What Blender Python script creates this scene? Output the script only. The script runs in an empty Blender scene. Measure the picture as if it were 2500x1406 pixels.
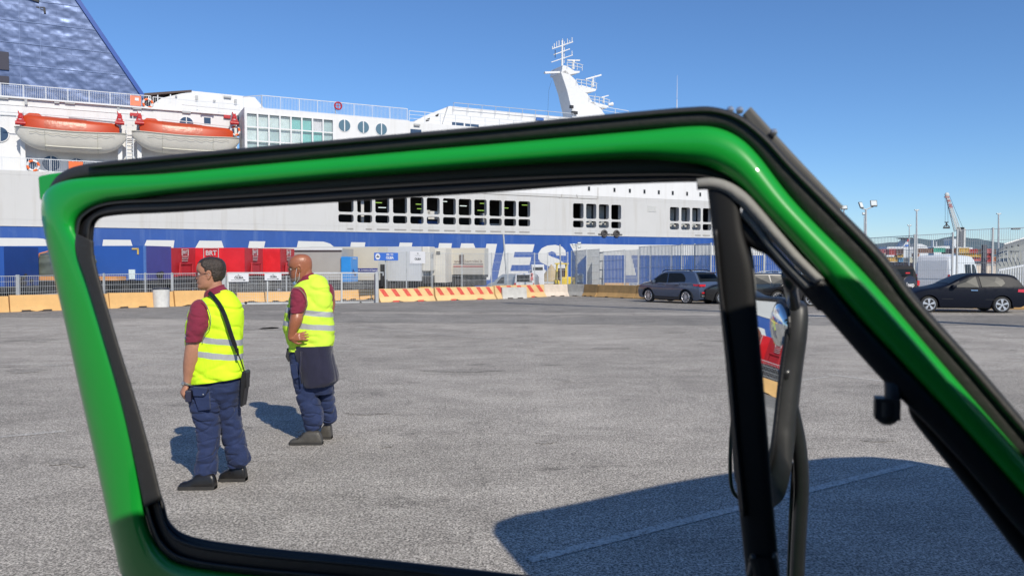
import bpy, math, random
from mathutils import Vector, Matrix, noise
random.seed(7)
D = bpy.data
SC = bpy.context.scene
R = math.radians
PI = math.pi

# ------------------------------------------------------------------ camera, sky, sun, exposure
HC = 1.80            # eye height
FPX = 1900.0         # focal length measured on a 2500 px wide frame
PITCH = math.atan(67.0 / FPX)
cam_d = D.cameras.new("camera")
cam = D.objects.new("camera", cam_d)
SC.collection.objects.link(cam)
cam.location = (0, 0, HC)
cam.rotation_euler = (PI / 2 - PITCH, 0, 0)
cam_d.sensor_width = 36.0
cam_d.lens = 36.0 * FPX / 2500.0
cam_d.clip_start = 0.05
cam_d.clip_end = 20000
cam_d.dof.use_dof = True
cam_d.dof.focus_distance = 14.0
cam_d.dof.aperture_fstop = 9.0
SC.camera = cam

SUN_EL, SUN_AZ = 37.0, math.degrees(math.atan2(.47, -.88))   # clockwise from +Y
world = D.worlds.new("World")
SC.world = world
world.use_nodes = True
wn = world.node_tree
wn.nodes.clear()
w_out = wn.nodes.new('ShaderNodeOutputWorld')
w_bg = wn.nodes.new('ShaderNodeBackground')
w_sky = wn.nodes.new('ShaderNodeTexSky')
w_sky.sky_type = 'NISHITA'
w_sky.sun_disc = False
w_sky.sun_elevation = R(SUN_EL)
w_sky.sun_rotation = R(SUN_AZ)
w_sky.air_density = 0.95
w_sky.dust_density = 0.0
w_sky.ozone_density = 10.0
w_bg.inputs['Strength'].default_value = 0.120
wn.links.new(w_sky.outputs[0], w_bg.inputs['Color'])
wn.links.new(w_bg.outputs[0], w_out.inputs['Surface'])
sun_d = D.lights.new("sun", 'SUN')
sun_d.energy = 4.2
sun_d.angle = R(0.5)
sun_d.color = (1.0, 0.93, 0.80)
sun = D.objects.new("sun", sun_d)
SC.collection.objects.link(sun)
_el, _az = R(SUN_EL), R(SUN_AZ)
SUN_DIR = Vector((math.sin(_az) * math.cos(_el), math.cos(_az) * math.cos(_el), math.sin(_el)))
sun.rotation_euler = SUN_DIR.to_track_quat('Z', 'Y').to_euler()
sun.location = (20, -20, 30)
SC.view_settings.view_transform = 'Standard'
SC.view_settings.look = 'None'
SC.view_settings.gamma = 1.0
SC.view_settings.exposure = 0.12
SC.cycles.max_bounces = 8
SC.cycles.transparent_max_bounces = 16

# ------------------------------------------------------------------ measuring helpers (px,py on the 2500 x 1406 frame)
RM = Matrix.Rotation(PI / 2 - PITCH, 3, 'X')
CO = Vector((0, 0, HC))


def ray(px, py):
    return RM @ Vector(((px - 1250) / FPX, -(py - 703) / FPX, -1.0))


def W(px, py, Y):
    d = ray(px, py)
    return CO + d * (Y / d.y)


def zg(Y):
    if Y < 25: return 0.0
    if Y < 29: return -.018 * (Y - 25) ** 2 / 8.0
    return -.018 * (min(Y, 75) - 27)


def G(px, py):
    d = ray(px, py)
    z = 0.0
    for _ in range(40):
        t = (z - HC) / d.z
        z = zg(d.y * t)
    return Vector((d.x * t, d.y * t, z))


def plane_hit(px, py, p0, n):
    d = ray(px, py)
    return CO + d * ((p0 - CO).dot(n) / d.dot(n))


# ------------------------------------------------------------------ mesh helpers
MW = {}


def tag(o, label=None, cat=None, group=None, kind=None):
    if label: o['label'] = label
    if cat: o['category'] = cat
    if group: o['group'] = group
    if kind: o['kind'] = kind
    return o


def thing(name, label, cat, loc=(0, 0, 0), rz=0.0, group=None):
    o = D.objects.new(name, None)
    SC.collection.objects.link(o)
    o.location = loc
    o.rotation_euler = (0, 0, rz)
    o.empty_display_size = .2
    MW[o.name] = Matrix.Translation(Vector(loc)) @ Matrix.Rotation(rz, 4, 'Z')
    return tag(o, label, cat, group)


def catmull(pts, n=6, closed=False):
    pts = [tuple(p) for p in pts]
    out = []
    N = len(pts)
    rng = N if closed else N - 1
    for i in range(rng):
        if closed:
            p = [pts[(i + k) % N] for k in (-1, 0, 1, 2)]
        else:
            p = [pts[max(i - 1, 0)], pts[i], pts[i + 1], pts[min(i + 2, N - 1)]]
        for j in range(n):
            t = j / n
            out.append(tuple(0.5 * (2 * b + (c - a) * t + (2 * a - 5 * b + 4 * c - d) * t * t + (3 * b - a - 3 * c + d) * t ** 3)
                             for a, b, c, d in zip(*p)))
    if not closed: out.append(pts[-1])
    return out


class MB:
    def __init__(s):
        s.v = []; s.f = []; s.m = []

    def add(s, vs, fs, m=0):
        b = len(s.v)
        s.v += [tuple(v) for v in vs]
        s.f += [tuple(b + i for i in f) for f in fs]
        s.m += [m] * len(fs)
        return s

    def box(s, c, size, m=0, rz=0.0, mat=None):
        x, y, z = (k / 2 for k in size)
        vs = [Vector((a * x, b * y, d * z)) for d in (-1, 1) for b in (-1, 1) for a in (-1, 1)]
        if rz:
            M_ = Matrix.Rotation(rz, 3, 'Z'); vs = [M_ @ v for v in vs]
        if mat: vs = [mat @ v for v in vs]
        c = Vector(c)
        return s.add([v + c for v in vs], [(0, 2, 3, 1), (4, 5, 7, 6), (0, 1, 5, 4), (2, 6, 7, 3), (0, 4, 6, 2), (1, 3, 7, 5)], m)

    def bar(s, p0, p1, w, h=None, m=0, up=(0, 0, 1)):
        """square bar from p0 to p1: w across, h along 'up'"""
        p0, p1 = Vector(p0), Vector(p1)
        h = w if h is None else h
        d = (p1 - p0)
        if d.length < 1e-6: return s
        d.normalize()
        up = Vector(up)
        if abs(d.dot(up)) > .98: up = Vector((1, 0, 0)) if abs(d.x) < .9 else Vector((0, 1, 0))
        a = d.cross(up).normalized() * (w / 2)
        b = a.cross(d).normalized() * (h / 2)
        vs = [p + i * a + j * b for p in (p0, p1) for i, j in ((-1, -1), (1, -1), (1, 1), (-1, 1))]
        return s.add(vs, [(0, 1, 2, 3), (7, 6, 5, 4), (0, 4, 5, 1), (1, 5, 6, 2), (2, 6, 7, 3), (3, 7, 4, 0)], m)

    def tube(s, path, rad, seg=10, m=0, caps=True, flat=1.0, ref=(0, 0, 1)):
        """round tube through path; rad a number or list; flat scales the second axis"""
        P = [Vector(p) for p in path]
        n = len(P)
        rad = [rad] * n if not hasattr(rad, '__len__') else rad
        T = []
        for i in range(n):
            T.append((P[min(i + 1, n - 1)] - P[max(i - 1, 0)]).normalized())
        ref = Vector(ref)
        a = T[0].cross(ref)
        if a.length < 1e-3: a = T[0].cross(Vector((1, 0, .01)))
        a.normalize()
        vs = []
        for i in range(n):
            a = (a - T[i] * a.dot(T[i])).normalized()
            b = T[i].cross(a)
            for k in range(seg):
                t = 2 * PI * k / seg
                vs.append(P[i] + a * (math.cos(t) * rad[i] * flat) + b * (math.sin(t) * rad[i]))
        fs = [(i * seg + k, i * seg + (k + 1) % seg, (i + 1) * seg + (k + 1) % seg, (i + 1) * seg + k) for i in range(n - 1) for k in range(seg)]
        if caps:
            fs.append(tuple(reversed(range(seg))))
            fs.append(tuple((n - 1) * seg + k for k in range(seg)))
        return s.add(vs, fs, m)

    def cyl(s, p0, p1, r0, r1=None, seg=16, m=0):
        return s.tube([p0, p1], [r0, r0 if r1 is None else r1], seg, m)

    def loft(s, rings, m=0, closed=True, caps=True):
        n = len(rings[0])
        vs = [v for r_ in rings for v in r_]
        fs = []
        for i in range(len(rings) - 1):
            for k in range(n if closed else n - 1):
                fs.append((i * n + k, i * n + (k + 1) % n, (i + 1) * n + (k + 1) % n, (i + 1) * n + k))
        if caps:
            fs.append(tuple(reversed(range(n))))
            fs.append(tuple((len(rings) - 1) * n + k for k in range(n)))
        return s.add(vs, fs, m)

    def prism(s, poly, ext, m=0):
        """poly: 3D points, extruded by vector ext"""
        n = len(poly)
        e = Vector(ext)
        vs = [Vector(p) for p in poly] + [Vector(p) + e for p in poly]
        fs = [tuple(reversed(range(n))), tuple(range(n, 2 * n))] + [(i, (i + 1) % n, n + (i + 1) % n, n + i) for i in range(n)]
        return s.add(vs, fs, m)

    def ball(s, c, r, seg=12, rings=8, m=0):
        r = (r, r, r) if not hasattr(r, '__len__') else r
        c = Vector(c)
        rs = []
        for i in range(1, rings):
            t = PI * i / rings
            rs.append([c + Vector((r[0] * math.sin(t) * math.cos(2 * PI * k / seg), r[1] * math.sin(t) * math.sin(2 * PI * k / seg), -r[2] * math.cos(t))) for k in range(seg)])
        b = len(s.v)
        s.loft(rs, m, caps=False)
        n = len(s.v)
        s.v += [tuple(c + Vector((0, 0, -r[2]))), tuple(c + Vector((0, 0, r[2])))]
        for k in range(seg):
            s.f.append((n, b + (k + 1) % seg, b + k)); s.m.append(m)
            q = b + (rings - 2) * seg
            s.f.append((n + 1, q + k, q + (k + 1) % seg)); s.m.append(m)
        return s

    def text(s, body, size, fn, m=0, bold=0.0, shear=0.0, align='CENTER', space=1.0):
        """lettering laid on a surface: fn(u, v) gives the point"""
        c = D.curves.new('lettering', 'FONT')
        c.body = body; c.size = size; c.offset = bold * size; c.shear = shear
        c.align_x = align; c.align_y = 'CENTER'; c.resolution_u = 3; c.space_character = space
        o = D.objects.new('lettering', c)
        SC.collection.objects.link(o)
        bpy.context.view_layer.update()
        me = D.meshes.new_from_object(o.evaluated_get(bpy.context.evaluated_depsgraph_get()))
        s.add([fn(v.co.x, v.co.y) for v in me.vertices], [tuple(p.vertices) for p in me.polygons], m)
        D.objects.remove(o); D.curves.remove(c); D.meshes.remove(me)
        return s

    def build(s, name, mats, parent=None, world=False, smooth=False, bevel=0, bseg=2, sub=0, fix=True, autos=None):
        vs = s.v
        if parent is not None:
            root = parent
            if world:
                inv = MW[root.name].inverted()
                vs = [tuple(inv @ Vector(v)) for v in vs]
        me = D.meshes.new(name)
        me.from_pydata([tuple(v) for v in vs], [], s.f)
        if not isinstance(mats, (list, tuple)): mats = [mats]
        for k in mats: me.materials.append(k)
        me.polygons.foreach_set('material_index', s.m)
        me.validate()
        if fix:
            import bmesh
            bm = bmesh.new(); bm.from_mesh(me)
            bmesh.ops.recalc_face_normals(bm, faces=bm.faces)
            bm.to_mesh(me); bm.free()
        if smooth: me.polygons.foreach_set('use_smooth', [True] * len(me.polygons))
        me.update()
        o = D.objects.new(name, me)
        SC.collection.objects.link(o)
        if parent is not None:
            o.parent = parent
            MW[o.name] = MW[parent.name]
        else:
            MW[o.name] = Matrix.Identity(4)
        if bevel:
            b = o.modifiers.new('bevel', 'BEVEL'); b.width = bevel; b.segments = bseg; b.limit_method = 'ANGLE'; b.angle_limit = R(35)
        if sub:
            b = o.modifiers.new('subdivision', 'SUBSURF'); b.levels = sub; b.render_levels = sub
        if autos and smooth:
            me.set_sharp_from_angle(angle=R(autos))
        return o


def copy_tree(o, parent=None):
    c = o.copy()
    SC.collection.objects.link(c)
    if parent is not None: c.parent = parent
    MW[c.name] = MW[o.name]
    for ch in list(o.children): copy_tree(ch, c)
    return c


# ------------------------------------------------------------------ materials
MC = {}


def mat(name, col, rough=.5, metal=0.0, var=.08, scale=3.0, bump=0.0, bscale=30.0, coat=0.0, spec=.5, stain=None, stain_amt=0.0, alpha=1.0, emit=0.0, sheen=0.0):
    if name in MC: return MC[name]
    m = D.materials.new(name)
    m.use_nodes = True
    nt = m.node_tree
    b = nt.nodes['Principled BSDF']
    col4 = tuple(col) + (1,)
    b.inputs['Roughness'].default_value = rough
    b.inputs['Metallic'].default_value = metal
    b.inputs['Coat Weight'].default_value = coat
    b.inputs['Coat Roughness'].default_value = .06
    b.inputs['Specular IOR Level'].default_value = spec
    b.inputs['Sheen Weight'].default_value = sheen
    b.inputs['Alpha'].default_value = alpha
    if emit:
        b.inputs['Emission Color'].default_value = col4
        b.inputs['Emission Strength'].default_value = emit
    tc = nt.nodes.new('ShaderNodeTexCoord')
    if var:
        n = nt.nodes.new('ShaderNodeTexNoise'); n.inputs['Scale'].default_value = scale; n.inputs['Detail'].default_value = 6
        n.inputs['Roughness'].default_value = .65
        nt.links.new(tc.outputs['Object'], n.inputs['Vector'])
        r = nt.nodes.new('ShaderNodeValToRGB')
        r.color_ramp.elements[0].position = .3; r.color_ramp.elements[1].position = .7
        r.color_ramp.elements[0].color = tuple(c * (1 - var) for c in col) + (1,)
        r.color_ramp.elements[1].color = tuple(min(1, c * (1 + var)) for c in col) + (1,)
        nt.links.new(n.outputs['Fac'], r.inputs['Fac'])
        last = r.outputs['Color']
        if stain:
            n2 = nt.nodes.new('ShaderNodeTexNoise'); n2.inputs['Scale'].default_value = scale * 2.3; n2.inputs['Detail'].default_value = 8
            n2.inputs['Roughness'].default_value = .75
            nt.links.new(tc.outputs['Object'], n2.inputs['Vector'])
            r2 = nt.nodes.new('ShaderNodeValToRGB')
            r2.color_ramp.elements[0].position = .56; r2.color_ramp.elements[1].position = .68
            r2.color_ramp.elements[0].color = (0, 0, 0, 1); r2.color_ramp.elements[1].color = (stain_amt,) * 3 + (1,)
            nt.links.new(n2.outputs['Fac'], r2.inputs['Fac'])
            mx = nt.nodes.new('ShaderNodeMix'); mx.data_type = 'RGBA'
            nt.links.new(r2.outputs['Color'], mx.inputs[0]); nt.links.new(last, mx.inputs[6])
            mx.inputs[7].default_value = tuple(stain) + (1,)
            last = mx.outputs[2]
        nt.links.new(last, b.inputs['Base Color'])
    else:
        b.inputs['Base Color'].default_value = col4
    if bump:
        n = nt.nodes.new('ShaderNodeTexNoise'); n.inputs['Scale'].default_value = bscale; n.inputs['Detail'].default_value = 4
        nt.links.new(tc.outputs['Object'], n.inputs['Vector'])
        bp = nt.nodes.new('ShaderNodeBump'); bp.inputs['Strength'].default_value = bump; bp.inputs['Distance'].default_value = .02
        nt.links.new(n.outputs['Fac'], bp.inputs['Height']); nt.links.new(bp.outputs['Normal'], b.inputs['Normal'])
    MC[name] = m
    return m


def ground_mat(name, base, line=None):
    """worn asphalt; with line = colour it is worn paint over the same asphalt"""
    m = D.materials.new(name); m.use_nodes = True
    nt = m.node_tree; N = nt.nodes; L = nt.links
    b = N['Principled BSDF']; b.inputs['Roughness'].default_value = .88; b.inputs['Specular IOR Level'].default_value = .25
    tc = N.new('ShaderNodeTexCoord')

    def nz(scale, detail=3, rough=.6, sx=1, sy=1):
        mp = N.new('ShaderNodeMapping'); mp.inputs['Scale'].default_value = (sx, sy, 1)
        L.new(tc.outputs['Object'], mp.inputs['Vector'])
        n = N.new('ShaderNodeTexNoise'); n.inputs['Scale'].default_value = scale; n.inputs['Detail'].default_value = detail; n.inputs['Roughness'].default_value = rough
        L.new(mp.outputs[0], n.inputs['Vector']); return n.outputs['Fac']

    def ramp(f, a, bb, ca, cb):
        r = N.new('ShaderNodeValToRGB'); e = r.color_ramp.elements
        e[0].position = a; e[1].position = bb; e[0].color = (ca,) * 3 + (1,); e[1].color = (cb,) * 3 + (1,)
        L.new(f, r.inputs['Fac']); return r.outputs['Color']

    def mul(a, c, fac=1.0):
        x = N.new('ShaderNodeMix'); x.data_type = 'RGBA'; x.blend_type = 'MULTIPLY'; x.inputs[0].default_value = fac
        L.new(a, x.inputs[6]); L.new(c, x.inputs[7]); return x.outputs[2]
    rgb = N.new('ShaderNodeRGB'); rgb.outputs[0].default_value = tuple(base) + (1,)
    c = rgb.outputs[0]
    speck = nz(60, 3, .8)
    c = mul(c, ramp(speck, .40, .61, .30, 1.72))
    c = mul(c, ramp(nz(20, 4, .8), .38, .62, .72, 1.26))
    c = mul(c, ramp(nz(.16, 5, .62), .35, .65, .80, 1.14))
    c = mul(c, ramp(nz(1.3, 8, .78, .8, 1.2), .38, .60, .80, 1.08))
    # dark stains and tyre-worn smears stretched across the view
    c = mul(c, ramp(nz(.9, 9, .76, .7, 1.3), .58, .66, 1.0, .58))
    # fine cracks
    vo = N.new('ShaderNodeTexVoronoi'); vo.feature = 'DISTANCE_TO_EDGE'; vo.inputs['Scale'].default_value = .33
    dn = N.new('ShaderNodeTexNoise'); dn.inputs['Scale'].default_value = 1.6; dn.inputs['Detail'].default_value = 6
    L.new(tc.outputs['Object'], dn.inputs['Vector'])
    ad = N.new('ShaderNodeMix'); ad.data_type = 'RGBA'; ad.blend_type = 'ADD'; ad.inputs[0].default_value = .9
    L.new(tc.outputs['Object'], ad.inputs[6]); L.new(dn.outputs['Color'], ad.inputs[7]); L.new(ad.outputs[2], vo.inputs['Vector'])
    c = mul(c, ramp(vo.outputs['Distance'], .0, .008, .6, 1.0), .5)
    if line:
        lr = N.new('ShaderNodeMix'); lr.data_type = 'RGBA'
        L.new(ramp(nz(26, 6, .75), .40, .56, 0.0, line[3]), lr.inputs[0]); L.new(c, lr.inputs[6]); lr.inputs[7].default_value = tuple(line[:3]) + (1,)
        c = lr.outputs[2]
    L.new(c, b.inputs['Base Color'])
    bp = N.new('ShaderNodeBump'); bp.inputs['Strength'].default_value = .55; bp.inputs['Distance'].default_value = .008
    L.new(speck, bp.inputs['Height']); L.new(bp.outputs[0], b.inputs['Normal'])
    return m


def glass_mat(name, col=(.02, .025, .03), rough=.03, alpha=.75):
    return mat(name, col, rough, 0, 0, spec=.35, coat=.0, alpha=alpha)


white_p = mat('white_ship_paint', (.50, .497, .49), .45, 0, .025, .35, .12, 1.2, stain=(.44, .41, .36), stain_amt=.2)
white_clean = mat('white_metal', (.66, .66, .66), .4, 0, .04, 2)
white_shade = mat('white_deckhouse', (.65, .65, .65), .5, 0, .03, .8)
streaked = []
blue_p = mat('blue_ship_paint', (.018, .072, .29), .4, 0, .10, .5, .10, 1.3, stain=(.06, .13, .35), stain_amt=.35)
letter_w = mat('white_letter_paint', (.56, .56, .55), .45, 0, .03, .6)
rail_m = mat('white_railing', (.60, .62, .64), .4, 0, 0)
dark_m = mat('dark_interior', (.035, .03, .028), .8, 0, .3, 2)
black_m = mat('black_plastic', (.02, .02, .022), .5, 0, .2, 8)
tyre_m = mat('tyre_rubber', (.022, .022, .023), .8, 0, .2, 10)
chassis_m = mat('dark_chassis', (.035, .035, .038), .7, 0, .3, 3)
glass_m = glass_mat('dark_glass', (.012, .016, .02), .38, 1.0)
glass_m.node_tree.nodes['Principled BSDF'].inputs['Specular IOR Level'].default_value = .18


def streaks(m, amt, dark=(.45, .40, .34)):
    """vertical run-off stains on painted plate"""
    nt = m.node_tree; N = nt.nodes; L = nt.links; b = N['Principled BSDF']
    tc = N.new('ShaderNodeTexCoord'); mp = N.new('ShaderNodeMapping'); mp.inputs['Scale'].default_value = (1.6, 1, .10); L.new(tc.outputs['Object'], mp.inputs[0])
    n = N.new('ShaderNodeTexNoise'); n.inputs['Scale'].default_value = 1.0; n.inputs['Detail'].default_value = 7; n.inputs['Roughness'].default_value = .7; L.new(mp.outputs[0], n.inputs[0])
    r = N.new('ShaderNodeValToRGB'); r.color_ramp.elements[0].position = .50; r.color_ramp.elements[1].position = .72
    r.color_ramp.elements[0].color = (0, 0, 0, 1); r.color_ramp.elements[1].color = (amt,) * 3 + (1,); L.new(n.outputs['Fac'], r.inputs[0])
    x = N.new('ShaderNodeMix'); x.data_type = 'RGBA'; L.new(r.outputs[0], x.inputs[0]); L.new(b.inputs['Base Color'].links[0].from_socket, x.inputs[6]); x.inputs[7].default_value = tuple(dark) + (1,)
    L.new(x.outputs[2], b.inputs['Base Color'])


streaks(white_p, .45, (.36, .33, .28)); streaks(white_shade, .25, (.42, .40, .36)); streaks(blue_p, .5, (.09, .16, .36))
galv = mat('galvanised_steel', (.46, .47, .47), .45, .35, .12, 4)
galv_l = mat('light_galvanised_steel', (.48, .49, .49), .45, .2, .12, 4)
red_lamp = mat('red_lamp', (.55, .02, .03), .2, 0, 0, coat=.6)
orange_m = mat('orange_paint', (.78, .14, .025), .45, 0, .08, 1.5)
# ------------------------------------------------------------------ ground, markings, sea, hills
mb = MB()
rows = [-60, -20, -5, 0, 5, 10, 15, 20, 25] + [25 + .5 * i for i in range(1, 9)] + [32, 36, 40, 50, 60, 70, 75, 90, 150, 400]
xs_ = [-300, -100, -40, -15, -5, 0, 5, 15, 40, 100, 300]
vs = [(x, y, zg(y)) for y in rows for x in xs_]
nx = len(xs_)
fs = [(j * nx + i, j * nx + i + 1, (j + 1) * nx + i + 1, (j + 1) * nx + i) for j in range(len(rows) - 1) for i in range(nx - 1)]
mb.add(vs, fs)
asph = ground_mat('worn_asphalt', (.395, .362, .318))
tag(mb.build('asphalt_ground', asph), kind='structure')
sea = MB().add([(-9000, -3000, -2.2), (9000, -3000, -2.2), (9000, 12000, -2.2), (-9000, 12000, -2.2)], [(0, 1, 2, 3)])
tag(sea.build('sea', mat('harbour_water', (.03, .07, .10), .12, 0, .3, .05, .6, .4)), kind='structure')
line_m = ground_mat('worn_white_paint', (.395, .362, .318), (.66, .64, .60, .75))
line_f = ground_mat('faded_white_paint', (.395, .362, .318), (.60, .59, .56, .5))
lm = MB()


def stripe(a, b, wa, n=10, m=0):
    A, B = G(*a), G(*b)
    d = (B - A).normalized(); s = Vector((-d.y, d.x, 0)) * wa / 2
    for i in range(n):
        p, q = A.lerp(B, i / n), A.lerp(B, (i + 1) / n)
        lm.add([Vector((k.x, k.y, zg(k.y) + .004)) for k in (p - s, q - s, q + s, p + s)], [(0, 1, 2, 3)], m)


stripe((1290, 1368), (2230, 1133), .09, 12, 0)
stripe((870, 798), (1330, 838), .10, 10, 1)
stripe((820, 858), (1230, 846), .08, 8, 1)
stripe((590, 880), (690, 871), .10, 6, 1)
stripe((2020, 914), (2170, 932), .09, 6, 0)
stripe((1900, 935), (2020, 920), .07, 6, 1)
stripe((1960, 776), (2060, 770), .12, 4, 1)
stripe((0, 1067), (160, 1052), .10, 6, 1)
stripe((0, 889), (150, 892), .08, 6, 1)
stripe((330, 894), (420, 887), .08, 4, 1)
tag(lm.build('road_markings', [line_m, line_f]), kind='structure')
# old oil and tar stains worn into the asphalt
om = MB()
for (px, py, w, d, sd) in ((610, 800, 60, 5, 1), (660, 803, 30, 3, 2), (150, 1128, 42, 7, 3), (190, 1135, 20, 4, 4), (1382, 930, 12, 2.5, 5), (1500, 850, 60, 3, 6), (1650, 812, 30, 2, 7), (1390, 772, 40, 2.5, 8), (1010, 820, 50, 3, 9), (70, 830, 60, 5, 10), (940, 1090, 14, 3, 11), (1130, 905, 70, 4, 12), (2150, 1075, 40, 4, 13), (60, 905, 50, 5, 14), (1330, 1080, 20, 3, 15), (880, 1010, 50, 3, 16)):
    pts = []
    for i in range(20):
        a = 2 * PI * i / 20
        k = 1 + .9 * noise.noise(Vector((math.cos(a) * 1.4 + sd * 7, math.sin(a) * 1.4, sd)))
        g = G(px + w * k * math.cos(a), py + d * k * math.sin(a)); pts.append((g.x, g.y, zg(g.y) + .005))
    om.add(pts, [tuple(range(20))])
tag(om.build('oil_stains', ground_mat('oily_asphalt', (.395, .362, .318), (.20, .185, .165, .55))), kind='structure')

# darker asphalt strip in front of the barriers
dk = MB()
for i in range(28):
    x0, x1 = -34 + 3.2 * i, -34 + 3.2 * (i + 1)
    def ye(x): return 21.5 + .10 * max(0, 6 - x) + .35 * noise.noise(Vector((x * .25, 0, 3))) + (.9 if x < -6 else 0)
    ys = [0, .04, .12, .25, .4, .6, .8, 1]
    for j in range(len(ys) - 1):
        q = []
        for x, f in ((x0, ys[j]), (x1, ys[j]), (x1, ys[j + 1]), (x0, ys[j + 1])):
            y = ye(x) + (46 - ye(x)) * f; q.append((x, y, zg(y) + .004))
        dk.add(q, [(0, 1, 2, 3)])
tag(dk.build('asphalt_strip', ground_mat('darker_asphalt', (.285, .265, .238))), kind='structure')

# hills far behind the harbour
hl = MB()
YH = 4200.0
sky_pts = [(1200, 632), (1700, 628), (1900, 622), (2060, 612), (2110, 600), (2150, 594), (2190, 591), (2240, 582), (2275, 586), (2320, 578), (2345, 579), (2385, 583), (2420, 589), (2460, 594), (2500, 592), (2600, 585), (2800, 600), (3100, 625)]
sk = catmull(sky_pts, 10)
ridge = [W(x, y + 1.2 * noise.noise(Vector((x * .05, 0, 0))) , YH) for x, y in sk]
rr = []
for k, p in enumerate(ridge):
    col = []
    for j in range(9):
        t = j / 8
        y = YH - 1500 * (1 - t)
        z = -2 + (p.z + 2) * (t ** .8) * (1 + .18 * (1 - t) * noise.noise(Vector((p.x * .004, y * .004, 3))) * 2)
        col.append((p.x * y / YH, y, z))
    col.append((p.x * 1.1, YH + 1200, -2))
    rr.append(col)
hl.loft(rr, closed=False, caps=False)
tag(hl.build('hills', mat('hazy_wooded_hillside', (.085, .125, .14), .95, 0, .35, .012), smooth=True), kind='structure')  # bluish tone of the woods stands in for the distance haze

# ------------------------------------------------------------------ the ferry
SO = Vector((-35.2, 62.0, 0))
SA = math.atan2(.451, .893)
SD = Vector((math.cos(SA), math.sin(SA), 0))      # along the side, to the right
SN = Vector((-math.sin(SA), math.cos(SA), 0))     # inboard
ferry = thing('ferry', 'huge white and blue passenger ferry moored behind the quay fence', 'ferry', SO, SA)


def sp(px, py, t=0.0):
    p = plane_hit(px, py, SO + SN * t, SN) - SO
    return p.dot(SD), p.z


def s3(px, py, t=0.0):
    x, z = sp(px, py, t)
    return Vector((x, t, z))


def spoly(pts, t=0.0):
    return [s3(px, py, t) for px, py in pts]


def panel_holes(mb, x0, x1, z0, z1, holes, t, m=0):
    """wall at depth t between x0..x1, z0..z1 with rectangular holes cut through"""
    X = sorted({x0, x1} | {h[k] for h in holes for k in (0, 1)})
    Z = sorted({z0, z1} | {h[k] for h in holes for k in (2, 3)})
    for i in range(len(X) - 1):
        for j in range(len(Z) - 1):
            cx, cz = (X[i] + X[i + 1]) / 2, (Z[j] + Z[j + 1]) / 2
            if any(h[0] < cx < h[1] and h[2] < cz < h[3] for h in holes): continue
            mb.add([(X[i], t, Z[j]), (X[i + 1], t, Z[j]), (X[i + 1], t, Z[j + 1]), (X[i], t, Z[j + 1])], [(0, 1, 2, 3)], m)


# openings of the car deck
cols1 = [(68, 165), (187, 283), (303, 392), (415, 505), (525, 610), (630, 712), (733, 815), (833, 914), (932, 1011), (1028, 1107), (1122, 1198), (1213, 1288)]
cols2 = [(1560, 1627), (1643, 1708), (1724, 1788), (1803, 1866)]
cols3 = [(2176, 2234), (2248, 2304), (2317, 2372), (2385, 2440), (2452, 2506)]
zu0, zu1 = sp(1280, 530)[1], sp(1280, 491.5)[1]
zl0, zl1 = sp(1280, 552.5)[1], sp(1280, 535.3)[1]
holes = []
for cs in (cols1, cols2, cols3):
    for a, b in cs:
        xa, xb = sp(800 + a / 2.604, 520)[0], sp(800 + b / 2.604, 520)[0]
        holes.append((xa, xb, zu0, zu1)); holes.append((xa, xb, zl0, zl1))
ZB = 4.45          # top of the blue band
ZM = sp(0, 415)[1]  # promenade deck
XL, XR = -75.0, 74.0
xg0 = sp(597, 300)[0]       # start of the flush glazed block
hull = MB()
panel_holes(hull, XL, XR, ZB, 8.6, holes, 0, 0)
hull.add([(XL, 0, 8.6), (XR, 0, 8.6), (XR, 0, ZM), (XL, 0, ZM)], [(0, 1, 2, 3)], 0)
# deck edge, bow flare beyond
NB = 24
hull.add([(XL, 0, ZM), (XR, 0, ZM), (XR, 22, ZM), (XL, 22, ZM)], [(0, 1, 2, 3)], 0)
bow = []
for k in range(NB + 1):
    a = k / NB
    xx = XR + 15 * math.sin(a * PI / 2); yy = 11 - 11 * math.cos(a * PI / 2) ** .8 if a < 1 else 11
    bow.append((xx, yy))
bl, bh = [], []
for i, (a, b2) in enumerate(bow[:-1]):
    c, d = bow[i + 1]
    fl = .82
    for (za, zb_, mi, f0, f1) in ((-2.3, ZB, 1, fl * .8, fl), (ZB, ZM, 0, fl, 1.0)):
        hull.add([(XR + (a - XR) * f0, b2, za), (XR + (c - XR) * f0, d, za), (XR + (c - XR) * f1, d, zb_), (XR + (a - XR) * f1, b2, zb_)], [(0, 1, 2, 3)], mi)
        hull.add([(XR + (a - XR) * f0, 22 - b2, za), (XR + (c - XR) * f0, 22 - d, za), (XR + (c - XR) * f1, 22 - d, zb_), (XR + (a - XR) * f1, 22 - b2, zb_)], [(0, 1, 2, 3)], mi)
hull.add([(XL, 0, -2.3), (XR, 0, -2.3), (XR, 0, ZB), (XL, 0, ZB)], [(0, 1, 2, 3)], 1)
hull.add([(XL, 22, -2.3), (XR, 22, -2.3), (XR, 22, ZM), (XL, 22, ZM)], [(0, 1, 2, 3)], 0)
hull.add([(XL, 0, -2.3), (XL, 22, -2.3), (XL, 22, ZM), (XL, 0, ZM)], [(0, 1, 2, 3)], 0)
hull.build('hull', [white_p, blue_p], ferry, fix=False)
# weld seams standing a little proud
sm = MB()
for z in (5.0, 8.45):
    sm.box(((XL + XR) / 2, -.004, z), (XR - XL, .016, .03))
for x in range(-70, 74, 6):
    for za, zb_ in ((ZB, 5.3), (8.15, ZM)):
        sm.box((x + .3, -.003, (za + zb_) / 2), (.03, .014, zb_ - za - .04))
sm.box(((XL + XR) / 2, -.03, ZB + .03), (XR - XL, .06, .06))
sm.build('weld_seam', white_p, ferry)

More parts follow.
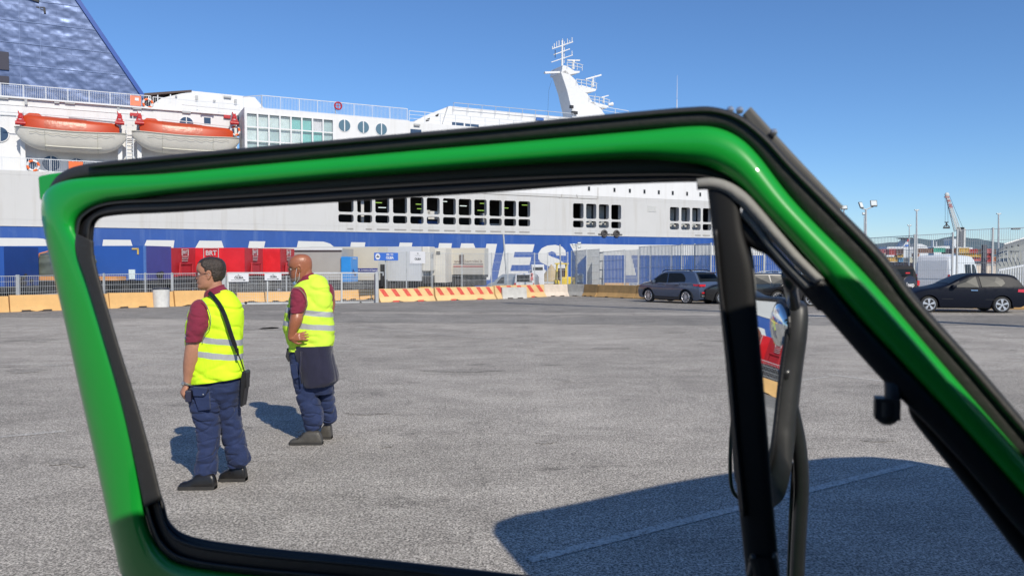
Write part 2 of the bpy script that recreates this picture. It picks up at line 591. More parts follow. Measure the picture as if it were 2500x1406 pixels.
# each opening: rounded corners and a deep reveal
for (xa, xb, za, zb_) in holes:
    o = MB()
    d = .6
    for (p, q) in (((xa, za), (xb, za)), ((xb, za), (xb, zb_)), ((xb, zb_), (xa, zb_)), ((xa, zb_), (xa, za))):
        o.add([(p[0], 0, p[1]), (q[0], 0, q[1]), (q[0], d, q[1]), (p[0], d, p[1])], [(0, 1, 2, 3)])
    r_ = .20
    for cx, cz, sx, sz in ((xa, za, 1, 1), (xb, za, -1, 1), (xb, zb_, -1, -1), (xa, zb_, 1, -1)):
        arc = [(cx + sx * r_ * (1 - math.cos(t * PI / 12)), cz + sz * r_ * (1 - math.sin(t * PI / 12))) for t in range(7)]
        o.prism([(cx, .002, cz)] + [(a, .002, b) for a, b in arc], (0, .12, 0))
    o.build('window_opening', white_p, ferry)
# inside of the car deck
ins = MB()
z0i, z1i = zl0 - .5, zu1 + .4
for (a, b) in ((0, 22), (24, 30), (32, 38)):
    pass
ins.add([(XL, 6.5, z0i), (XR, 6.5, z0i), (XR, 6.5, z1i), (XL, 6.5, z1i)], [(0, 1, 2, 3)])
ins.add([(XL, .61, z0i), (XR, .61, z0i), (XR, 6.5, z0i), (XL, 6.5, z0i)], [(0, 1, 2, 3)])
ins.add([(XL, .61, z1i), (XR, .61, z1i), (XR, 6.5, z1i), (XL, 6.5, z1i)], [(0, 1, 2, 3)])
ins.build('car_deck_interior', dark_m, ferry)
gm3 = [white_p, blue_p, mat('grey_interior', (.30, .33, .34), .7)]
for px, w in ((865, 14), (884, 8)):
    x, _ = sp(px, 520, 1.2)
    MB().box((x, 1.2, (z0i + z1i) / 2), (w * .035, .3, z1i - z0i - .01), 0).build('deck_girder', gm3, ferry)
for px, py, w, h, m in ((1038, 520, 12, 12, 0), (1056, 526, 16, 18, 0), (1058, 545, 26, 8, 1), (1180, 532, 8, 20, 0), (1180, 548, 9, 10, 1), (1030, 545, 9, 14, 1), (1205, 549, 18, 5, 0), (970, 549, 20, 5, 0)):
    x, z = sp(px, py, 1.6)
    k = .044
    MB().box((x, 1.6, z), (w * k * 1.6, .5, h * k), m).build('deck_crate', gm3, ferry)
for cs in (cols2[1:3], cols3[:3]):
    for a, b in cs:
        x, z = sp(800 + (a + b) / 2 / 2.604, 540, 1.5)
        MB().box((x - .3, 2.2, (zu0 + zu1) / 2 - .2), (1.3, .4, zu1 - zu0 + .3), 2).build('deck_bulkhead', gm3, ferry)
        MB().box((x - .35, 1.5, zl0 + .25), (.9, .4, .7), 0).build('deck_crate', gm3, ferry)
lt = MB()
for k, (px, py, c) in enumerate(((923, 495, 0), (933, 507, 1), (1024, 499, 0), (1027, 510, 0), (1083, 492, 1), (1131, 503, 1), (1174, 514, 0), (1180, 497, 0), (1282, 501, 0), (1233, 508, 0))):
    x, z = sp(px, py, 2.5)
    lt.box((x, 2.5, z), (.75, .1, .07), c)
lt.build('deck_lamp', [mat('green_lamp', (.5, .8, .15), .5, var=0, emit=.6), mat('cool_lamp', (.8, .9, .85), .5, var=0, emit=1.0)], ferry)
# scuppers over the blue band, small windows, grille, fairleads
sc = MB()
slots = [(125, 163), (242, 280), (312, 391), (424, 500), (532, 606), (638, 710), (741, 811), (841, 911), (939, 1006), (1034, 1101), (1127, 1193), (1219, 1283), (1570, 1618), (1652, 1698), (2336, 2370), (2385, 2430)]
for a, b in slots:
    xa, xb = sp(800 + a / 2.604, 570)[0], sp(800 + b / 2.604, 570)[0]
    sc.box(((xa + xb) / 2, -.01, ZB + .28), (xb - xa, .05, .13))
sc.build('scupper', mat('scupper_grey', (.28, .27, .26), .7), ferry)
for px in (1437.5, 1499.7, 1537.3, 1573, 1608, 1642, 1677, 1709):
    py = 461 + (px - 1437.5) * .052
    x, z = sp(px, py)
    o = MB().box((x, -.012, z), (.34, .05, .52))
    o.box((x, -.02, z), (.24, .05, .42), 1)
    o.build('small_window', [white_p, glass_m], ferry)
xa, z1_ = sp(1581, 502); xb, z0_ = sp(1602.5, 518)
g_ = MB()
g_.box(((xa + xb) / 2, -.01, (z0_ + z1_) / 2), (xb - xa, .04, z1_ - z0_))
for i in range(7):
    g_.box(((xa + xb) / 2, -.04, z0_ + (i + .5) * (z1_ - z0_) / 7), (xb - xa - .1, .03, .04))
g_.build('air_grille', mat('grille_grey', (.52, .52, .51), .6), ferry)
for px in (1474.5, 1504.3):
    x, z = sp(px, 576)
    o = MB().box((x, -.05, ZB + .2), (1.5, .12, .10))
    o.tube([(x + .32 * math.cos(a * PI / 8), -.08, ZB + .27 + .32 * math.sin(a * PI / 8)) for a in range(17)], .11, 8)
    o.cyl((x, -.06, ZB + .27), (x, .0, ZB + .27), .26)
    o.build('fairlead', mat('iron_black', (.05, .045, .045), .6), ferry)
# pipes on the white side near the top of the opening
pp = MB()
pth = [s3(1180, 473, -.04), s3(1375, 482, -.04), s3(1410, 484, -.04), s3(1457, 486, -.04), s3(1460, 484, -.04), s3(1460, 458, -.04)]
pp.tube(pth, .022, 5)
pp.tube([s3(1372, 474, -.04), s3(1371, 481, -.04), s3(1365, 484, -.04)], .022, 5)
pp.tube([s3(1408, 475, -.04), s3(1410, 484, -.04)], .022, 5)
pp.build('side_pipe', mat('pipe_grey', (.35, .33, .30), .6), ferry)

# lettering and white fields on the blue band
LT = MB()


def lpoly(pts): LT.prism(spoly(pts, -.012), (0, .008, 0))


def let(x0, x1, xb0, xb1, y0=597, y1=684):
    lpoly([(x0, y0), (x1, y0), (xb1, y1), (xb0, y1)])


def yt(px): return 582.5 + (px) * .0105


# G R (left), I M A L D I : tall leaning strokes
G_ = lambda a, b, w, sl=14: lpoly([(a, yt(a)), (b, yt(b)), (b - sl, 684), (a - sl, 684)])
LT.prism(spoly([(-700, 580), (-640, 580), (-655, 684), (-715, 684)], -.012), (0, .008, 0))
for a, b in ((-610, -520), (-480, -430), (-400, -300), (-270, -180)):
    G_(a, b, 0)
lpoly([(-130, 580), (88, 581.5), (106, 583), (125, 590), (128, 601), (118, 609), (66, 608), (30, 609), (-140, 609)])
lpoly([(-140, 609), (-60, 609), (-75, 684), (-155, 684)])
lpoly([(30, 609), (90, 609), (80, 684), (20, 684)])
G_(165, 210, 0)
lpoly([(252, yt(252)), (319, yt(319)), (336, 640), (358, yt(358)), (426, yt(426)), (412, 684), (375, 684), (383, 630), (345, 684), (318, 684), (290, 630), (280, 684), (238, 684)])
lpoly([(487, yt(487)), (541, yt(541)), (572, 684), (536, 684), (531, 668), (480, 668), (468, 684), (430, 684)])
lpoly([(609, yt(609)), (648, yt(648)), (630, 664), (690, 664), (686, 684), (590, 684)])
dpts = [(728, 588.5), (790, 590), (806, 595), (817, 604), (822, 625), (812, 655), (790, 676), (760, 684), (708, 684)]
lpoly(dpts)
G_(857, 892, 0)
lpoly([(976, 592.3), (1007, 592.8), (993, 664), (1045, 664), (1042, 684), (957, 684)])
G_(1072, 1103.5, 0)
lpoly([(1126, 594), (1156, 594.5), (1160, 604), (1175, 655), (1188, 595.2), (1213.5, 595.6), (1196, 683), (1164, 683), (1146, 622), (1134, 684), (1107, 684)])
lpoly([(1233, 596), (1305, 596.5), (1300, 615.5), (1256.5, 615.5), (1254, 628), (1297, 628), (1293, 647), (1249, 647), (1246, 662), (1290, 662), (1286, 682), (1214, 682)])
Z9 = lambda x, y: (1160 + x / 9.615, 600 + y / 9.615)
s_out = [(2135, 232), (2120, 110), (2040, 20), (1880, -22), (1700, -5), (1560, 60), (1480, 180), (1478, 300), (1540, 390), (1690, 465), (1810, 505), (1862, 560), (1845, 610), (1770, 640), (1680, 620), (1640, 560), (1440, 560), (1440, 680), (1520, 770), (1700, 810), (1880, 790), (2040, 710), (2110, 600), (2120, 480), (2070, 390), (1950, 310), (1800, 258), (1722, 215), (1718, 165), (1800, 133), (1885, 160), (1905, 232)]
LT.prism(spoly([Z9(x, y) for x, y in s_out], -.012), (0, .008, 0))
# white field with slanting edge and pale rays under it towards the bow
lpoly([(1391, 595.5), (1550, 597.7), (1760, 598.8), (1862, 599.3), (1862, 623.4), (1404, 623.4), (1400, 614)])
for a, b, c, d in ((1527, 1541, 1553, 1528),):
    lpoly([(a, 623.4), (b, 623.4), (c, 672), (d, 672)])
lpoly([(1404, 624), (1430, 624), (1404, 652)])
LT.build('lettering', letter_w, ferry)

# ---- superstructure behind the lifeboats: recessed wall
TR = 3.4
Zr = sp(170, 222, TR)[1] - 1.15      # top deck edge
xa0 = XL + 5
top_l = MB()
wall_pts = [(xa0, ZM), (xg0 + .3, ZM)]
zt0 = sp(0, 236, TR)[1]; zt1 = sp(350, 262, TR)[1]
x350 = sp(350, 262, TR)[0]
zdeck = (zt0 + zt1) / 2
top_l.prism([(xa0, TR, ZM), (xg0 - .2, TR, ZM), (xg0 - .2, TR, zdeck), (xa0, TR, zdeck)], (0, 14, 0))
top_l.build('superstructure', white_shade, ferry)
# deck edge strips on the wall
e = MB()
zs1 = sp(170, 296, TR)[1]
e.box(((xa0 + xg0) / 2, TR - .12, zdeck - .05), (xg0 - xa0 - .5, .24, .12))
e.box(((xa0 + x350) / 2, TR - .02, sp(100, 262, TR)[1]), (x350 - xa0, .05, .05))
e.build('deck_edge', white_clean, ferry)


def railing(mb, pts, h, post=1.6, bal=.13, rails=2, pr=.025, br=.009, m=0):
    """hand rail on local points; balusters when bal"""
    for a, b in zip(pts[:-1], pts[1:]):
        a, b = Vector(a), Vector(b)
        L = (b - a).length
        mb.bar(a + Vector((0, 0, h)), b + Vector((0, 0, h)), .055, m=m)
        for k in range(1, rails):
            zz = h * k / rails if not bal else .06
            mb.bar(a + Vector((0, 0, zz)), b + Vector((0, 0, zz)), .035, m=m)
        n = max(1, round(L / post))
        for k in range(n + 1):
            p = a.lerp(b, k / n)
            mb.bar(p, p + Vector((0, 0, h)), pr * 2, m=m)
        if bal:
            n = int(L / bal)
            for k in range(n):
                p = a.lerp(b, (k + .5) / n)
                mb.bar(p + Vector((0, 0, .06)), p + Vector((0, 0, h)), br * 2, m=m)


hr = sp(170, 222, TR)[1] - zdeck
rl = MB(); railing(rl, [(-22, TR + .1, zdeck), (x350 + .6, TR + .1, zdeck)], 1.05)
rl.build('railing', rail_m, ferry)
xo0, xo1 = sp(318, 250, TR)[0], sp(344, 250, TR)[0]
o = MB().box(((xo0 + xo1) / 2, TR + .02, zdeck + .52), (xo1 - xo0, .04, .85))
o.box(((xo0 + xo1) / 2 + .1, TR - .02, zdeck + .65), (.3, .03, .25), 1)
o.build('liferaft_panel', [mat('faded_orange', (.75, .20, .10), .5), white_clean], ferry)

# promenade railing below the boats
rl = MB(); railing(rl, [(-22, .15, ZM), (sp(590, 440)[0], .15, ZM)], 1.0)
rl.build('railing', rail_m, ferry)
x1_, z_ = sp(185, 402, .1)
MB().box((x1_, .1, ZM + .5), (1.0, .04, .85)).build('orange_gate_panel', orange_m, ferry)

# funnel
FT = 9.0
fun = MB()
ftop = s3(128, -90, FT); fbot = s3(352, 240, FT)
zf0 = zdeck - .02
# side face (facing the quay), sloping leading edge, thickness
slope = (ftop.z - fbot.z) / (ftop.x - fbot.x)
xb_ = fbot.x + (zf0 - fbot.z) / slope
ztop = sp(0, -260, FT)[1]
xt_ = fbot.x + (ztop - fbot.z) / slope
nxg, nzg = 60, 40
rings = []
for j in range(nzg + 1):
    z = zf0 + (ztop - zf0) * j / nzg
    xe = xb_ + (xt_ - xb_) * j / nzg
    rw = []
    for i in range(nxg + 1):
        x = -24 + (xe + 24) * i / nxg
        rw.append((x, FT + .012 * noise.noise(Vector((x * .9, z * .9, 0))), z))
    rings.append(rw)
fun.loft(rings, 0, closed=False, caps=False)
fun.prism([(-24, FT + .05, zf0), (xb_, FT + .05, zf0), (xt_, FT + .05, ztop), (-24, FT + .05, ztop)], (0, 9, 0), 0)
fm = D.materials.new('glossy_blue_funnel_plate'); fm.use_nodes = True
nt = fm.node_tree; b_ = nt.nodes['Principled BSDF']
b_.inputs['Base Color'].default_value = (.085, .115, .21, 1)
b_.inputs['Metallic'].default_value = .75
b_.inputs['Roughness'].default_value = .40
b_.inputs['Coat Weight'].default_value = .5; b_.inputs['Coat Roughness'].default_value = .3
tc = nt.nodes.new('ShaderNodeTexCoord')
mp = nt.nodes.new('ShaderNodeMapping'); mp.inputs['Rotation'].default_value = (0, R(-35), 0); mp.inputs['Scale'].default_value = (1.0, 1, 1.15)
n1 = nt.nodes.new('ShaderNodeTexNoise'); n1.inputs['Scale'].default_value = 1.0; n1.inputs['Detail'].default_value = 1.2; n1.inputs['Roughness'].default_value = .45
bk = nt.nodes.new('ShaderNodeTexBrick'); bk.inputs['Scale'].default_value = .45; bk.inputs['Mortar Size'].default_value = .012
bk.inputs['Color1'].default_value = (1, 1, 1, 1); bk.inputs['Color2'].default_value = (.8, .8, .8, 1); bk.inputs['Mortar'].default_value = (.3, .3, .3, 1)
mp2 = nt.nodes.new('ShaderNodeMapping'); mp2.inputs['Rotation'].default_value = (R(90), 0, 0)
nt.links.new(tc.outputs['Object'], mp.inputs[0]); nt.links.new(mp.outputs[0], n1.inputs[0])
nt.links.new(tc.outputs['Object'], mp2.inputs[0]); nt.links.new(mp2.outputs[0], bk.inputs[0])
bp = nt.nodes.new('ShaderNodeBump'); bp.inputs['Strength'].default_value = 1.0; bp.inputs['Distance'].default_value = .10
bp2 = nt.nodes.new('ShaderNodeBump'); bp2.inputs['Strength'].default_value = .5; bp2.inputs['Distance'].default_value = .03
nt.links.new(n1.outputs['Fac'], bp.inputs['Height'])
nt.links.new(bk.outputs['Color'], bp2.inputs['Height']); nt.links.new(bp.outputs[0], bp2.inputs['Normal'])
nt.links.new(bp2.outputs[0], b_.inputs['Normal'])
fobj = fun.build('funnel', fm, ferry, smooth=True, autos=30)
sm2 = MB()
for j in range(1, 12):
    z = zf0 + j * 1.9
    if z < ztop: sm2.box(((-24 + xb_ + (xt_ - xb_) * (z - zf0) / (ztop - zf0)) / 2, FT - .02, z), (24 + xb_ + (xt_ - xb_) * (z - zf0) / (ztop - zf0) - .3, .05, .05))
for i in range(12):
    x = -20 + i * 1.55 + (.6 if i % 3 else 0)
    zt_ = min(ztop, zf0 + (x - xb_) / (xt_ - xb_) * (ztop - zf0)) if x > xt_ else ztop
    z0_ = zf0 + (1.9 * (i % 3)); 
    if zt_ > z0_ + .3: sm2.box((x, FT - .02, (z0_ + zt_) / 2), (.035, .05, zt_ - z0_ - .1))
sm2.build('plate_seam', mat('seam_blue', (.13, .18, .32), .4, .3, 0), fobj)
tr = MB().bar((xb_ + .02, FT, zf0), (xt_ + .02, FT, ztop), .34, .35, up=(0, 1, 0))
tr.build('funnel_edge', mat('deep_blue_trim', (.02, .07, .30), .35), fobj)
lv = MB()
for (y0, y1) in ((120, 172), (180, 206)):
    a, z1_ = sp(-60, y0, FT - .1); b, z0_ = sp(22, y1, FT - .1)
    lv.box(((a + b) / 2, FT - .08, (z0_ + z1_) / 2), (b - a, .12, z1_ - z0_))
lv.build('funnel_louvre', mat('louvre_dark', (.02, .02, .04), .6), fobj)
ln = MB()
p = s3(88, 18, FT)
ln.bar(p, s3(108, 19, FT), .08); ln.bar(s3(108, 19, FT), s3(110, 34, FT), .16); ln.bar(s3(90, 18, FT), s3(106, 26, FT), .06)
ln.bar(s3(64, -8, FT), s3(96, 2, FT), .3, .4)
ln.build('funnel_lamp_bracket', chassis_m, fobj)

# white deckhouse right of the funnel
DT = 4.6
dh = MB()
dp = [(362, 262), (395, 240), (470, 222.5), (622, 238), (662, 285), (662, 300), (362, 300)]
dh.prism(spoly(dp, DT), (0, 9, 0))
dh.build('deckhouse', white_shade, ferry)
cn = MB()
cn.prism(spoly([(352, 228), (468, 220), (468, 224), (353, 234)], DT - .1), (0, 6, 0))
cn.prism(spoly([(356, 234), (440, 228), (400, 244), (356, 246)], DT + 1.5), (0, .2, 0), 1)
for px in (363, 385, 416):
    a = s3(px, 231, DT); b = s3(px, 250, DT); cn.bar(a, b, .09, m=2)
cn.build('canopy', [mat('canopy_brown', (.06, .035, .03), .6), mat('canopy_inside', (.05, .06, .08), .7), rail_m], ferry)
# balcony rail in front of the deckhouse, over the wall
rl = MB()
z2 = sp(470, 262, TR)[1]
railing(rl, [(sp(374, 258, TR)[0], TR + .1, sp(374, 261, TR)[1] - .2), (sp(585, 275, TR)[0], TR + .1, sp(374, 261, TR)[1] - .2)], 1.05)
rl.build('railing', rail_m, ferry)

# raised wall right of x=374
w2 = MB()
x374 = sp(374, 262, TR)[0]
zup = sp(374, 261, TR)[1] - .2
w2.prism([(x374, TR - .05, zs1 - 1.2), (xg0 - .2, TR - .05, zs1 - 1.2), (xg0 - .2, TR - .05, zup), (x374, TR - .05, zup)], (0, 2, 0))
w2.build('upper_wall', white_shade, ferry)

# wall fittings
ft = MB()
for px, py, w, h, t in ((8, 240, 18, 5, TR), (64, 250, 5, 14, TR), (139, 250, 9, 7, TR), (171, 252, 18, 6, TR), (289, 271, 5, 14, TR), (335, 266, 17, 5, TR), (455, 275, 17, 5, TR - .05), (480, 240, 5, 12, DT), (555, 238, 16, 5, DT), (575, 249, 5, 12, DT), (430, 236, 4, 4, DT), (523, 247, 5, 4, DT)):
    x, z = sp(px, py, t)
    MB().box((x, t - .1, z), (w * .04, .2, h * .033)).build('wall_lamp', mat('lamp_grey', (.36, .37, .38), .5), ferry)
ft = MB()
for px, py, w, h in ((327, 281, 15, 8), (554, 286, 14, 9), (569, 302, 10, 6)):
    x, z = sp(px, py, TR - .05)
    MB().box((x, TR - .15, z), (w * .042, .2, h * .035)).build('fire_hose_box', mat('signal_red', (.42, .015, .02), .45), ferry, bevel=.03)
ft = MB()
for a, b, t in (((0, 273), (340, 296), TR - 1.9), ((0, 280), (40, 282), TR - .1), ((168, 286), (288, 298), TR - .1), ((444, 256), (590, 270), TR - .3), ((395, 291), (585, 312), TR - 1.0)):
    ft.tube([s3(a[0], a[1], t), s3(b[0], b[1], t)], .035, 6)
ft.build('handrail_pipe', rail_m, ferry)
# arched and square windows, door
wm = glass_mat('blue_glass', (.045, .075, .13), .06, 1.0)
for px, py, r_ in ((455, 302, 17), (70, 402, 15), (125, 400, 19), (187, 404, 17), (244, 409, 15), (0, 328, 17)):
    t = TR - .05
    x, z = sp(px, py, t)
    rr_ = r_ * .033
    o = MB()
    for ra, y_, m_ in ((rr_ + .08, t - .03, 0), (rr_, t - .06, 1)):
        o.prism([(x + ra * math.cos(k * PI / 12), y_, z + ra * math.sin(k * PI / 12)) for k in range(24)], (0, .05, 0), m_)
    o.box((x, t - .07, z), (.07, .05, 2 * rr_), 0)
    o.build('round_window', [white_clean, wm], ferry)
x, z = sp(506, 299, TR - .05)
o = MB().box((x, TR - .08, z - .1), (.85, .08, 1.5), 0).box((x, TR - .13, z + .1), (.55, .05, .6), 1).box((x, TR - .25, z + .75), (1.1, .4, .07), 0)
o.build('deck_door', [white_clean, wm], ferry)
# ladder between the boats
ld = MB()
xa = sp(309, 350, 2.0)[0]
for dx in (0, .5):
    ld.bar((xa + dx, 2, ZM), (xa + dx, 2, ZM + 5.2), .07)
for k in range(16):
    ld.bar((xa, 2, ZM + .3 + .3 * k), (xa + .5, 2, ZM + .3 + .3 * k), .04)
ld.build('ladder', rail_m, ferry)
# davits
for px, hh in ((52, 1), (292, 1), (340, 1), (570, 1)):
    x, z = sp(px, 300, 1.6)
    o = MB()
    o.box((x, 2.6, (ZM + z) / 2), (.35, .5, z - ZM + .6), 0)
    o.bar((x, 2.6, z + .4), (x, 1.2, z + .75), .3, .35, 0)
    o.bar((x, 1.2, z + .75), (x, .9, z + .1), .2, .2, 0)
    o.build('davit', white_clean, ferry, bevel=.04)
    w_ = MB()
    w_.ball((x, 1.0, z + .3), (.20, .2, .28)); w_.box((x, 1.0, z + .1), (.5, .3, .2)); w_.box((x, 1.05, z + .6), (.26, .25, .14)); w_.box((x - .12, 1.05, z + .72), (.08, .1, .2)); w_.box((x + .14, 1.0, z + .35), (.1, .3, .3)); w_.cyl((x - .35, 1, z - .12), (x + .35, 1, z - .12), .16)
    w_.build('winch_head', MC['signal_red'], ferry)
# life ring on the promenade
for px, py, t, r_ in ((81, 405, .05, .38), (361, 253, TR, .36), (574, 320, 1.4, .36)):
    x, z = sp(px, py, t)
    o = MB()
    for q in range(8):
        arc = [(x + r_ * math.cos((q + k / 4) * PI / 4), t, z + r_ * math.sin((q + k / 4) * PI / 4)) for k in range(5)]
        o.tube(arc, .09, 8, m=q % 2, caps=False)
    tag(o.build('life_ring', [orange_m, white_clean]), 'orange and white life ring on the ferry ' + ('promenade rail' if r_ > .37 else ('top deck rail by the funnel' if px < 400 else 'rail beside the right lifeboat')), 'life ring', 'life rings on the ferry')
    ob = D.objects[-1]
for ob in [o_ for o_ in SC.objects if o_.name.startswith('life_ring')]:
    ob.location = SO; ob.rotation_euler = (0, 0, SA)

# ---- flush glazed block and the wall with the portholes
blk = MB()
xe = sp(998, 300)[0]
zA = sp(700, 270)[1]; zA2 = sp(997, 292)[1]
ga, gb = sp(601, 300)[0], sp(814, 300)[0]
gz1 = sp(700, 283.5)[1]
gz0 = gz1 - 3.6
xk = sp(820, 272)[0]
X9 = sp(1760, 330)[0]
zR1 = sp(1000, 297)[1]; zR2 = sp(1165, 314)[1]
panel_holes(blk, xg0, xk, ZM, zA, [(ga, gb, gz0, gz1)], -.02)
blk.prism([(xk, -.02, ZM), (xe, -.02, ZM), (xe, -.02, zA), (xk, -.02, zA)], (0, 8, 0))
blk.prism([(xe, -.02, ZM), (XR, -.02, ZM), (XR, -.02, zR1), (xe, -.02, zR1)], (0, 14, 0))
blk.add([(xg0, -.02, ZM), (xg0, TR, ZM), (xg0, TR, zA), (xg0, -.02, zA)], [(0, 1, 2, 3)])
blk.add([(xg0, -.02, zA), (xk, -.02, zA), (xk, 8, zA), (xg0, 8, zA)], [(0, 1, 2, 3)])
blk.build('glazed_block', white_shade, ferry)
# glazing
curt = [mat('curtain_pale', (.46, .56, .56), .5, var=.15, scale=2), mat('curtain_teal', (.13, .42, .40), .5, var=.12, scale=2), mat('curtain_lilac', (.55, .55, .58), .5, var=.1, scale=2), mat('curtain_grey', (.30, .42, .43), .5, var=.15, scale=2)]
pat = [[0, 0, 0, 0, 1, 1, 2, 3], [0, 0, 3, 0, 0, 1, 1, 3], [3, 3, 3, 3, 3, 3, 3, 3]]
gz = MB(); fr = MB()
n8 = 8
for r_ in range(3):
    for c in range(n8):
        xa = ga + (gb - ga) * c / n8; xb = ga + (gb - ga) * (c + 1) / n8
        z1_ = gz1 - 1.2 * r_; z0_ = z1_ - 1.2
        k = 12      # pleated curtain behind the pane
        rr = [[(xa + (xb - xa) * i / k, .22 + .03 * (i % 2) + .01 * random.random(), z) for i in range(k + 1)] for z in (z0_, z1_)]
        gz.loft(rr, pat[r_][c], closed=False, caps=False)
gz.build('curtain', curt, ferry)
pn = MB().add([(ga, .06, gz0), (gb, .06, gz0), (gb, .06, gz1), (ga, .06, gz1)], [(0, 1, 2, 3)])
pn.build('glazing', mat('clear_glass', (.9, .95, .95), .02, 0, 0, alpha=.12, spec=.6), ferry)
for c in range(n8 + 1):
    x = ga + (gb - ga) * c / n8
    fr.box((x, .0, (gz0 + gz1) / 2), (.13, .12, gz1 - gz0 + .1))
for r_ in range(4):
    fr.box(((ga + gb) / 2, .002, gz1 - 1.2 * r_), (gb - ga + .1, .10, .11))
fr.build('window_frame', white_clean, ferry)
for px, py in ((841, 307), (887, 311), (931, 316)):
    x, z = sp(px, py, -.05)
    o = MB()
    for ra, y_, m_ in ((.60, -.05, 0), (.54, -.07, 1)):
        o.prism([(x + ra * math.cos(k * PI / 16), y_, z + ra * math.sin(k * PI / 16)) for k in range(32)], (0, .05, 0), m_)
    o.box((x, -.09, z), (.09, .05, 1.08), 0)
    o.build('porthole', [white_clean, glass_mat('porthole_glass', (.10, .17, .22), .08, 1.0)], ferry)
rl = MB()
railing(rl, [(sp(600, 268, 0)[0], 1.5, zA), (sp(640, 268, 0)[0], .15, zA), (xk, .15, zA), (xe - .1, .15, zA)], 1.15)
rl.build('railing', rail_m, ferry)
x, z = sp(825, 258, .1)
o = MB().tube([(x + .32 * math.cos(k * PI / 8), .02, z - .05 + .32 * math.sin(k * PI / 8)) for k in range(17)], .07, 6)
o.bar((x - .3, 0, z - .05), (x + .3, 0, z - .05), .05); o.bar((x, 0, z - .35), (x, 0, z + .25), .05)
o.build('ring_holder', MC['signal_red'], ferry)
rl = MB(); railing(rl, [(xe + .1, .2, zR1), (sp(1420, 320)[0], .2, zR1)], 1.05, bal=0, rails=3)
rl.build('railing', rail_m, ferry)
x, z = sp(1015, 323)
MB().box((x, -.05, z), (1.1, .04, .5)).build('cabin_window', wm, ferry)
MB().box((sp(1017, 306)[0], -.12, sp(1017, 306)[1]), (.6, .2, .18), 0).build('wall_lamp', MC['lamp_grey'], ferry)
# bridge house further right
BT = 3.5
bh_ = MB()
pts = [(1003, 302), (1040, 282), (1098, 259.5), (1400, 289), (1540, 302), (1700, 318), (1700, 345), (1003, 345)]
bh_.prism(spoly(pts, BT), (0, 10, 0))
bh_.build('bridge_house', white_shade, ferry)
bw = MB()
bw.prism(spoly([(1104, 298), (1132, 301), (1132, 311), (1104, 308.5)], BT - .05), (0, .04, 0))
bw.prism(spoly([(1136, 302), (1169, 305), (1169, 314), (1136, 311.5)], BT - .05), (0, .04, 0))
bw.build('bridge_window', wm, ferry)
bd = MB()
bd.prism(spoly([(1063, 282), (1072, 277), (1070, 284), (1065, 285)], BT - .05), (0, .04, 0))
bd.prism(spoly([(1040, 292), (1050, 288), (1048, 295), (1040, 297)], BT - .05), (0, .04, 0))
bd.build('bridge_opening', black_m, ferry)
rl = MB()
railing(rl, [s3(1108, 274, BT - .3), s3(1400, 299, BT - .3)], .95, bal=0, rails=2, pr=.02)
rl.build('railing', mat('grey_railing', (.40, .42, .45), .5, var=0), ferry)
sb = MB().bar(s3(1096, 262, BT - .2), s3(1082, 308, BT - .2), .35, .3)
sb.build('bridge_rib', white_clean, ferry)
x, z = sp(1317, 292, BT - .1)
MB().box((x, BT - .15, z), (.9, .2, .28)).build('blue_box', mat('fitting_blue', (.04, .12, .35), .4), ferry)
# whip aerial
a = s3(1652, 300, 4); b = s3(1653.5, 184, 4)
MB().tube([a, a.lerp(b, .5)], [.07, .05], 6).tube([a.lerp(b, .52), b], [.035, .015], 6).build('whip_aerial', white_clean, ferry)

# ---- mast
MT = 9.0
k_ = lambda x, y: (1280 + x / 6.696, 80 + y / 6.696)
ms = lambda x, y, t=MT: s3(*k_(x, y), t)
m_ = MB()
left = [(590, 660), (640, 770), (700, 960), (760, 1160), (800, 1380)]
colp = [(600, 650), (680, 610), (740, 680), (840, 775), (930, 930), (1030, 1000), (1110, 1120), (1250, 1240), (1360, 1400), (1360, 1500), (800, 1500), (770, 1250), (700, 950), (640, 770)]
m_.prism([ms(*p) for p in colp], (0, 2.2, 0))
mast = m_.build('mast', white_clean, ferry, bevel=.05)
mm = MB()
mm.prism([ms(630, 535), ms(700, 545), ms(820, 625), ms(915, 630), ms(900, 660), ms(740, 690), ms(610, 650)], (0, 2.8, 0))
mm.prism([ms(860, 865), ms(940, 860), ms(1190, 925), ms(1160, 960), ms(1020, 985), ms(940, 960)], (0, 2.6, 0))
mm.prism([ms(1060, 1140), ms(1130, 1130), ms(1390, 1200), ms(1350, 1240), ms(1240, 1225)], (0, 2.6, 0))
mm.build('mast_platform', white_clean, mast, bevel=.03)
mm = MB()
for (pa, pb, n, h) in (((700, 585), (945, 625), 3, 95), ((850, 860), (1180, 925), 4, 95), ((1060, 1130), (1385, 1195), 4, 95)):
    for t in (MT - .05, MT + 2.5):
        A, B = ms(*pa, t), ms(*pb, t)
        for kk in (1, .5):
            dz = Vector((0, 0, .62 * kk * 1.15))
            mm.tube([A + dz, A.lerp(B, .5) + dz * 1.12, B + dz], .035, 6)
        for i in range(n + 1):
            p = A.lerp(B, i / n); mm.bar(p, p + Vector((0, 0, .72)), .06)
    A, B = ms(*pb, MT - .05), ms(*pb, MT + 2.5)
    mm.bar(A + Vector((.15, 0, .7)), B + Vector((.15, 0, .7)), .06)
mm.build('mast_railing', rail_m, mast)
mm = MB()
mm.cyl(ms(618, 600, MT + .8), ms(620, 130, MT + .8), .14, .11, 10)
mm.cyl(ms(650, 500, MT + 1.1), ms(655, 150, MT + 1.1), .05, .05, 6)
for a, b, r_ in (((455, 270), (795, 155), .07), ((480, 365), (745, 270), .07), ((440, 487), (790, 370), .06)):
    mm.tube([ms(*a, MT + .8), ms(*b, MT + .8)], r_, 6)
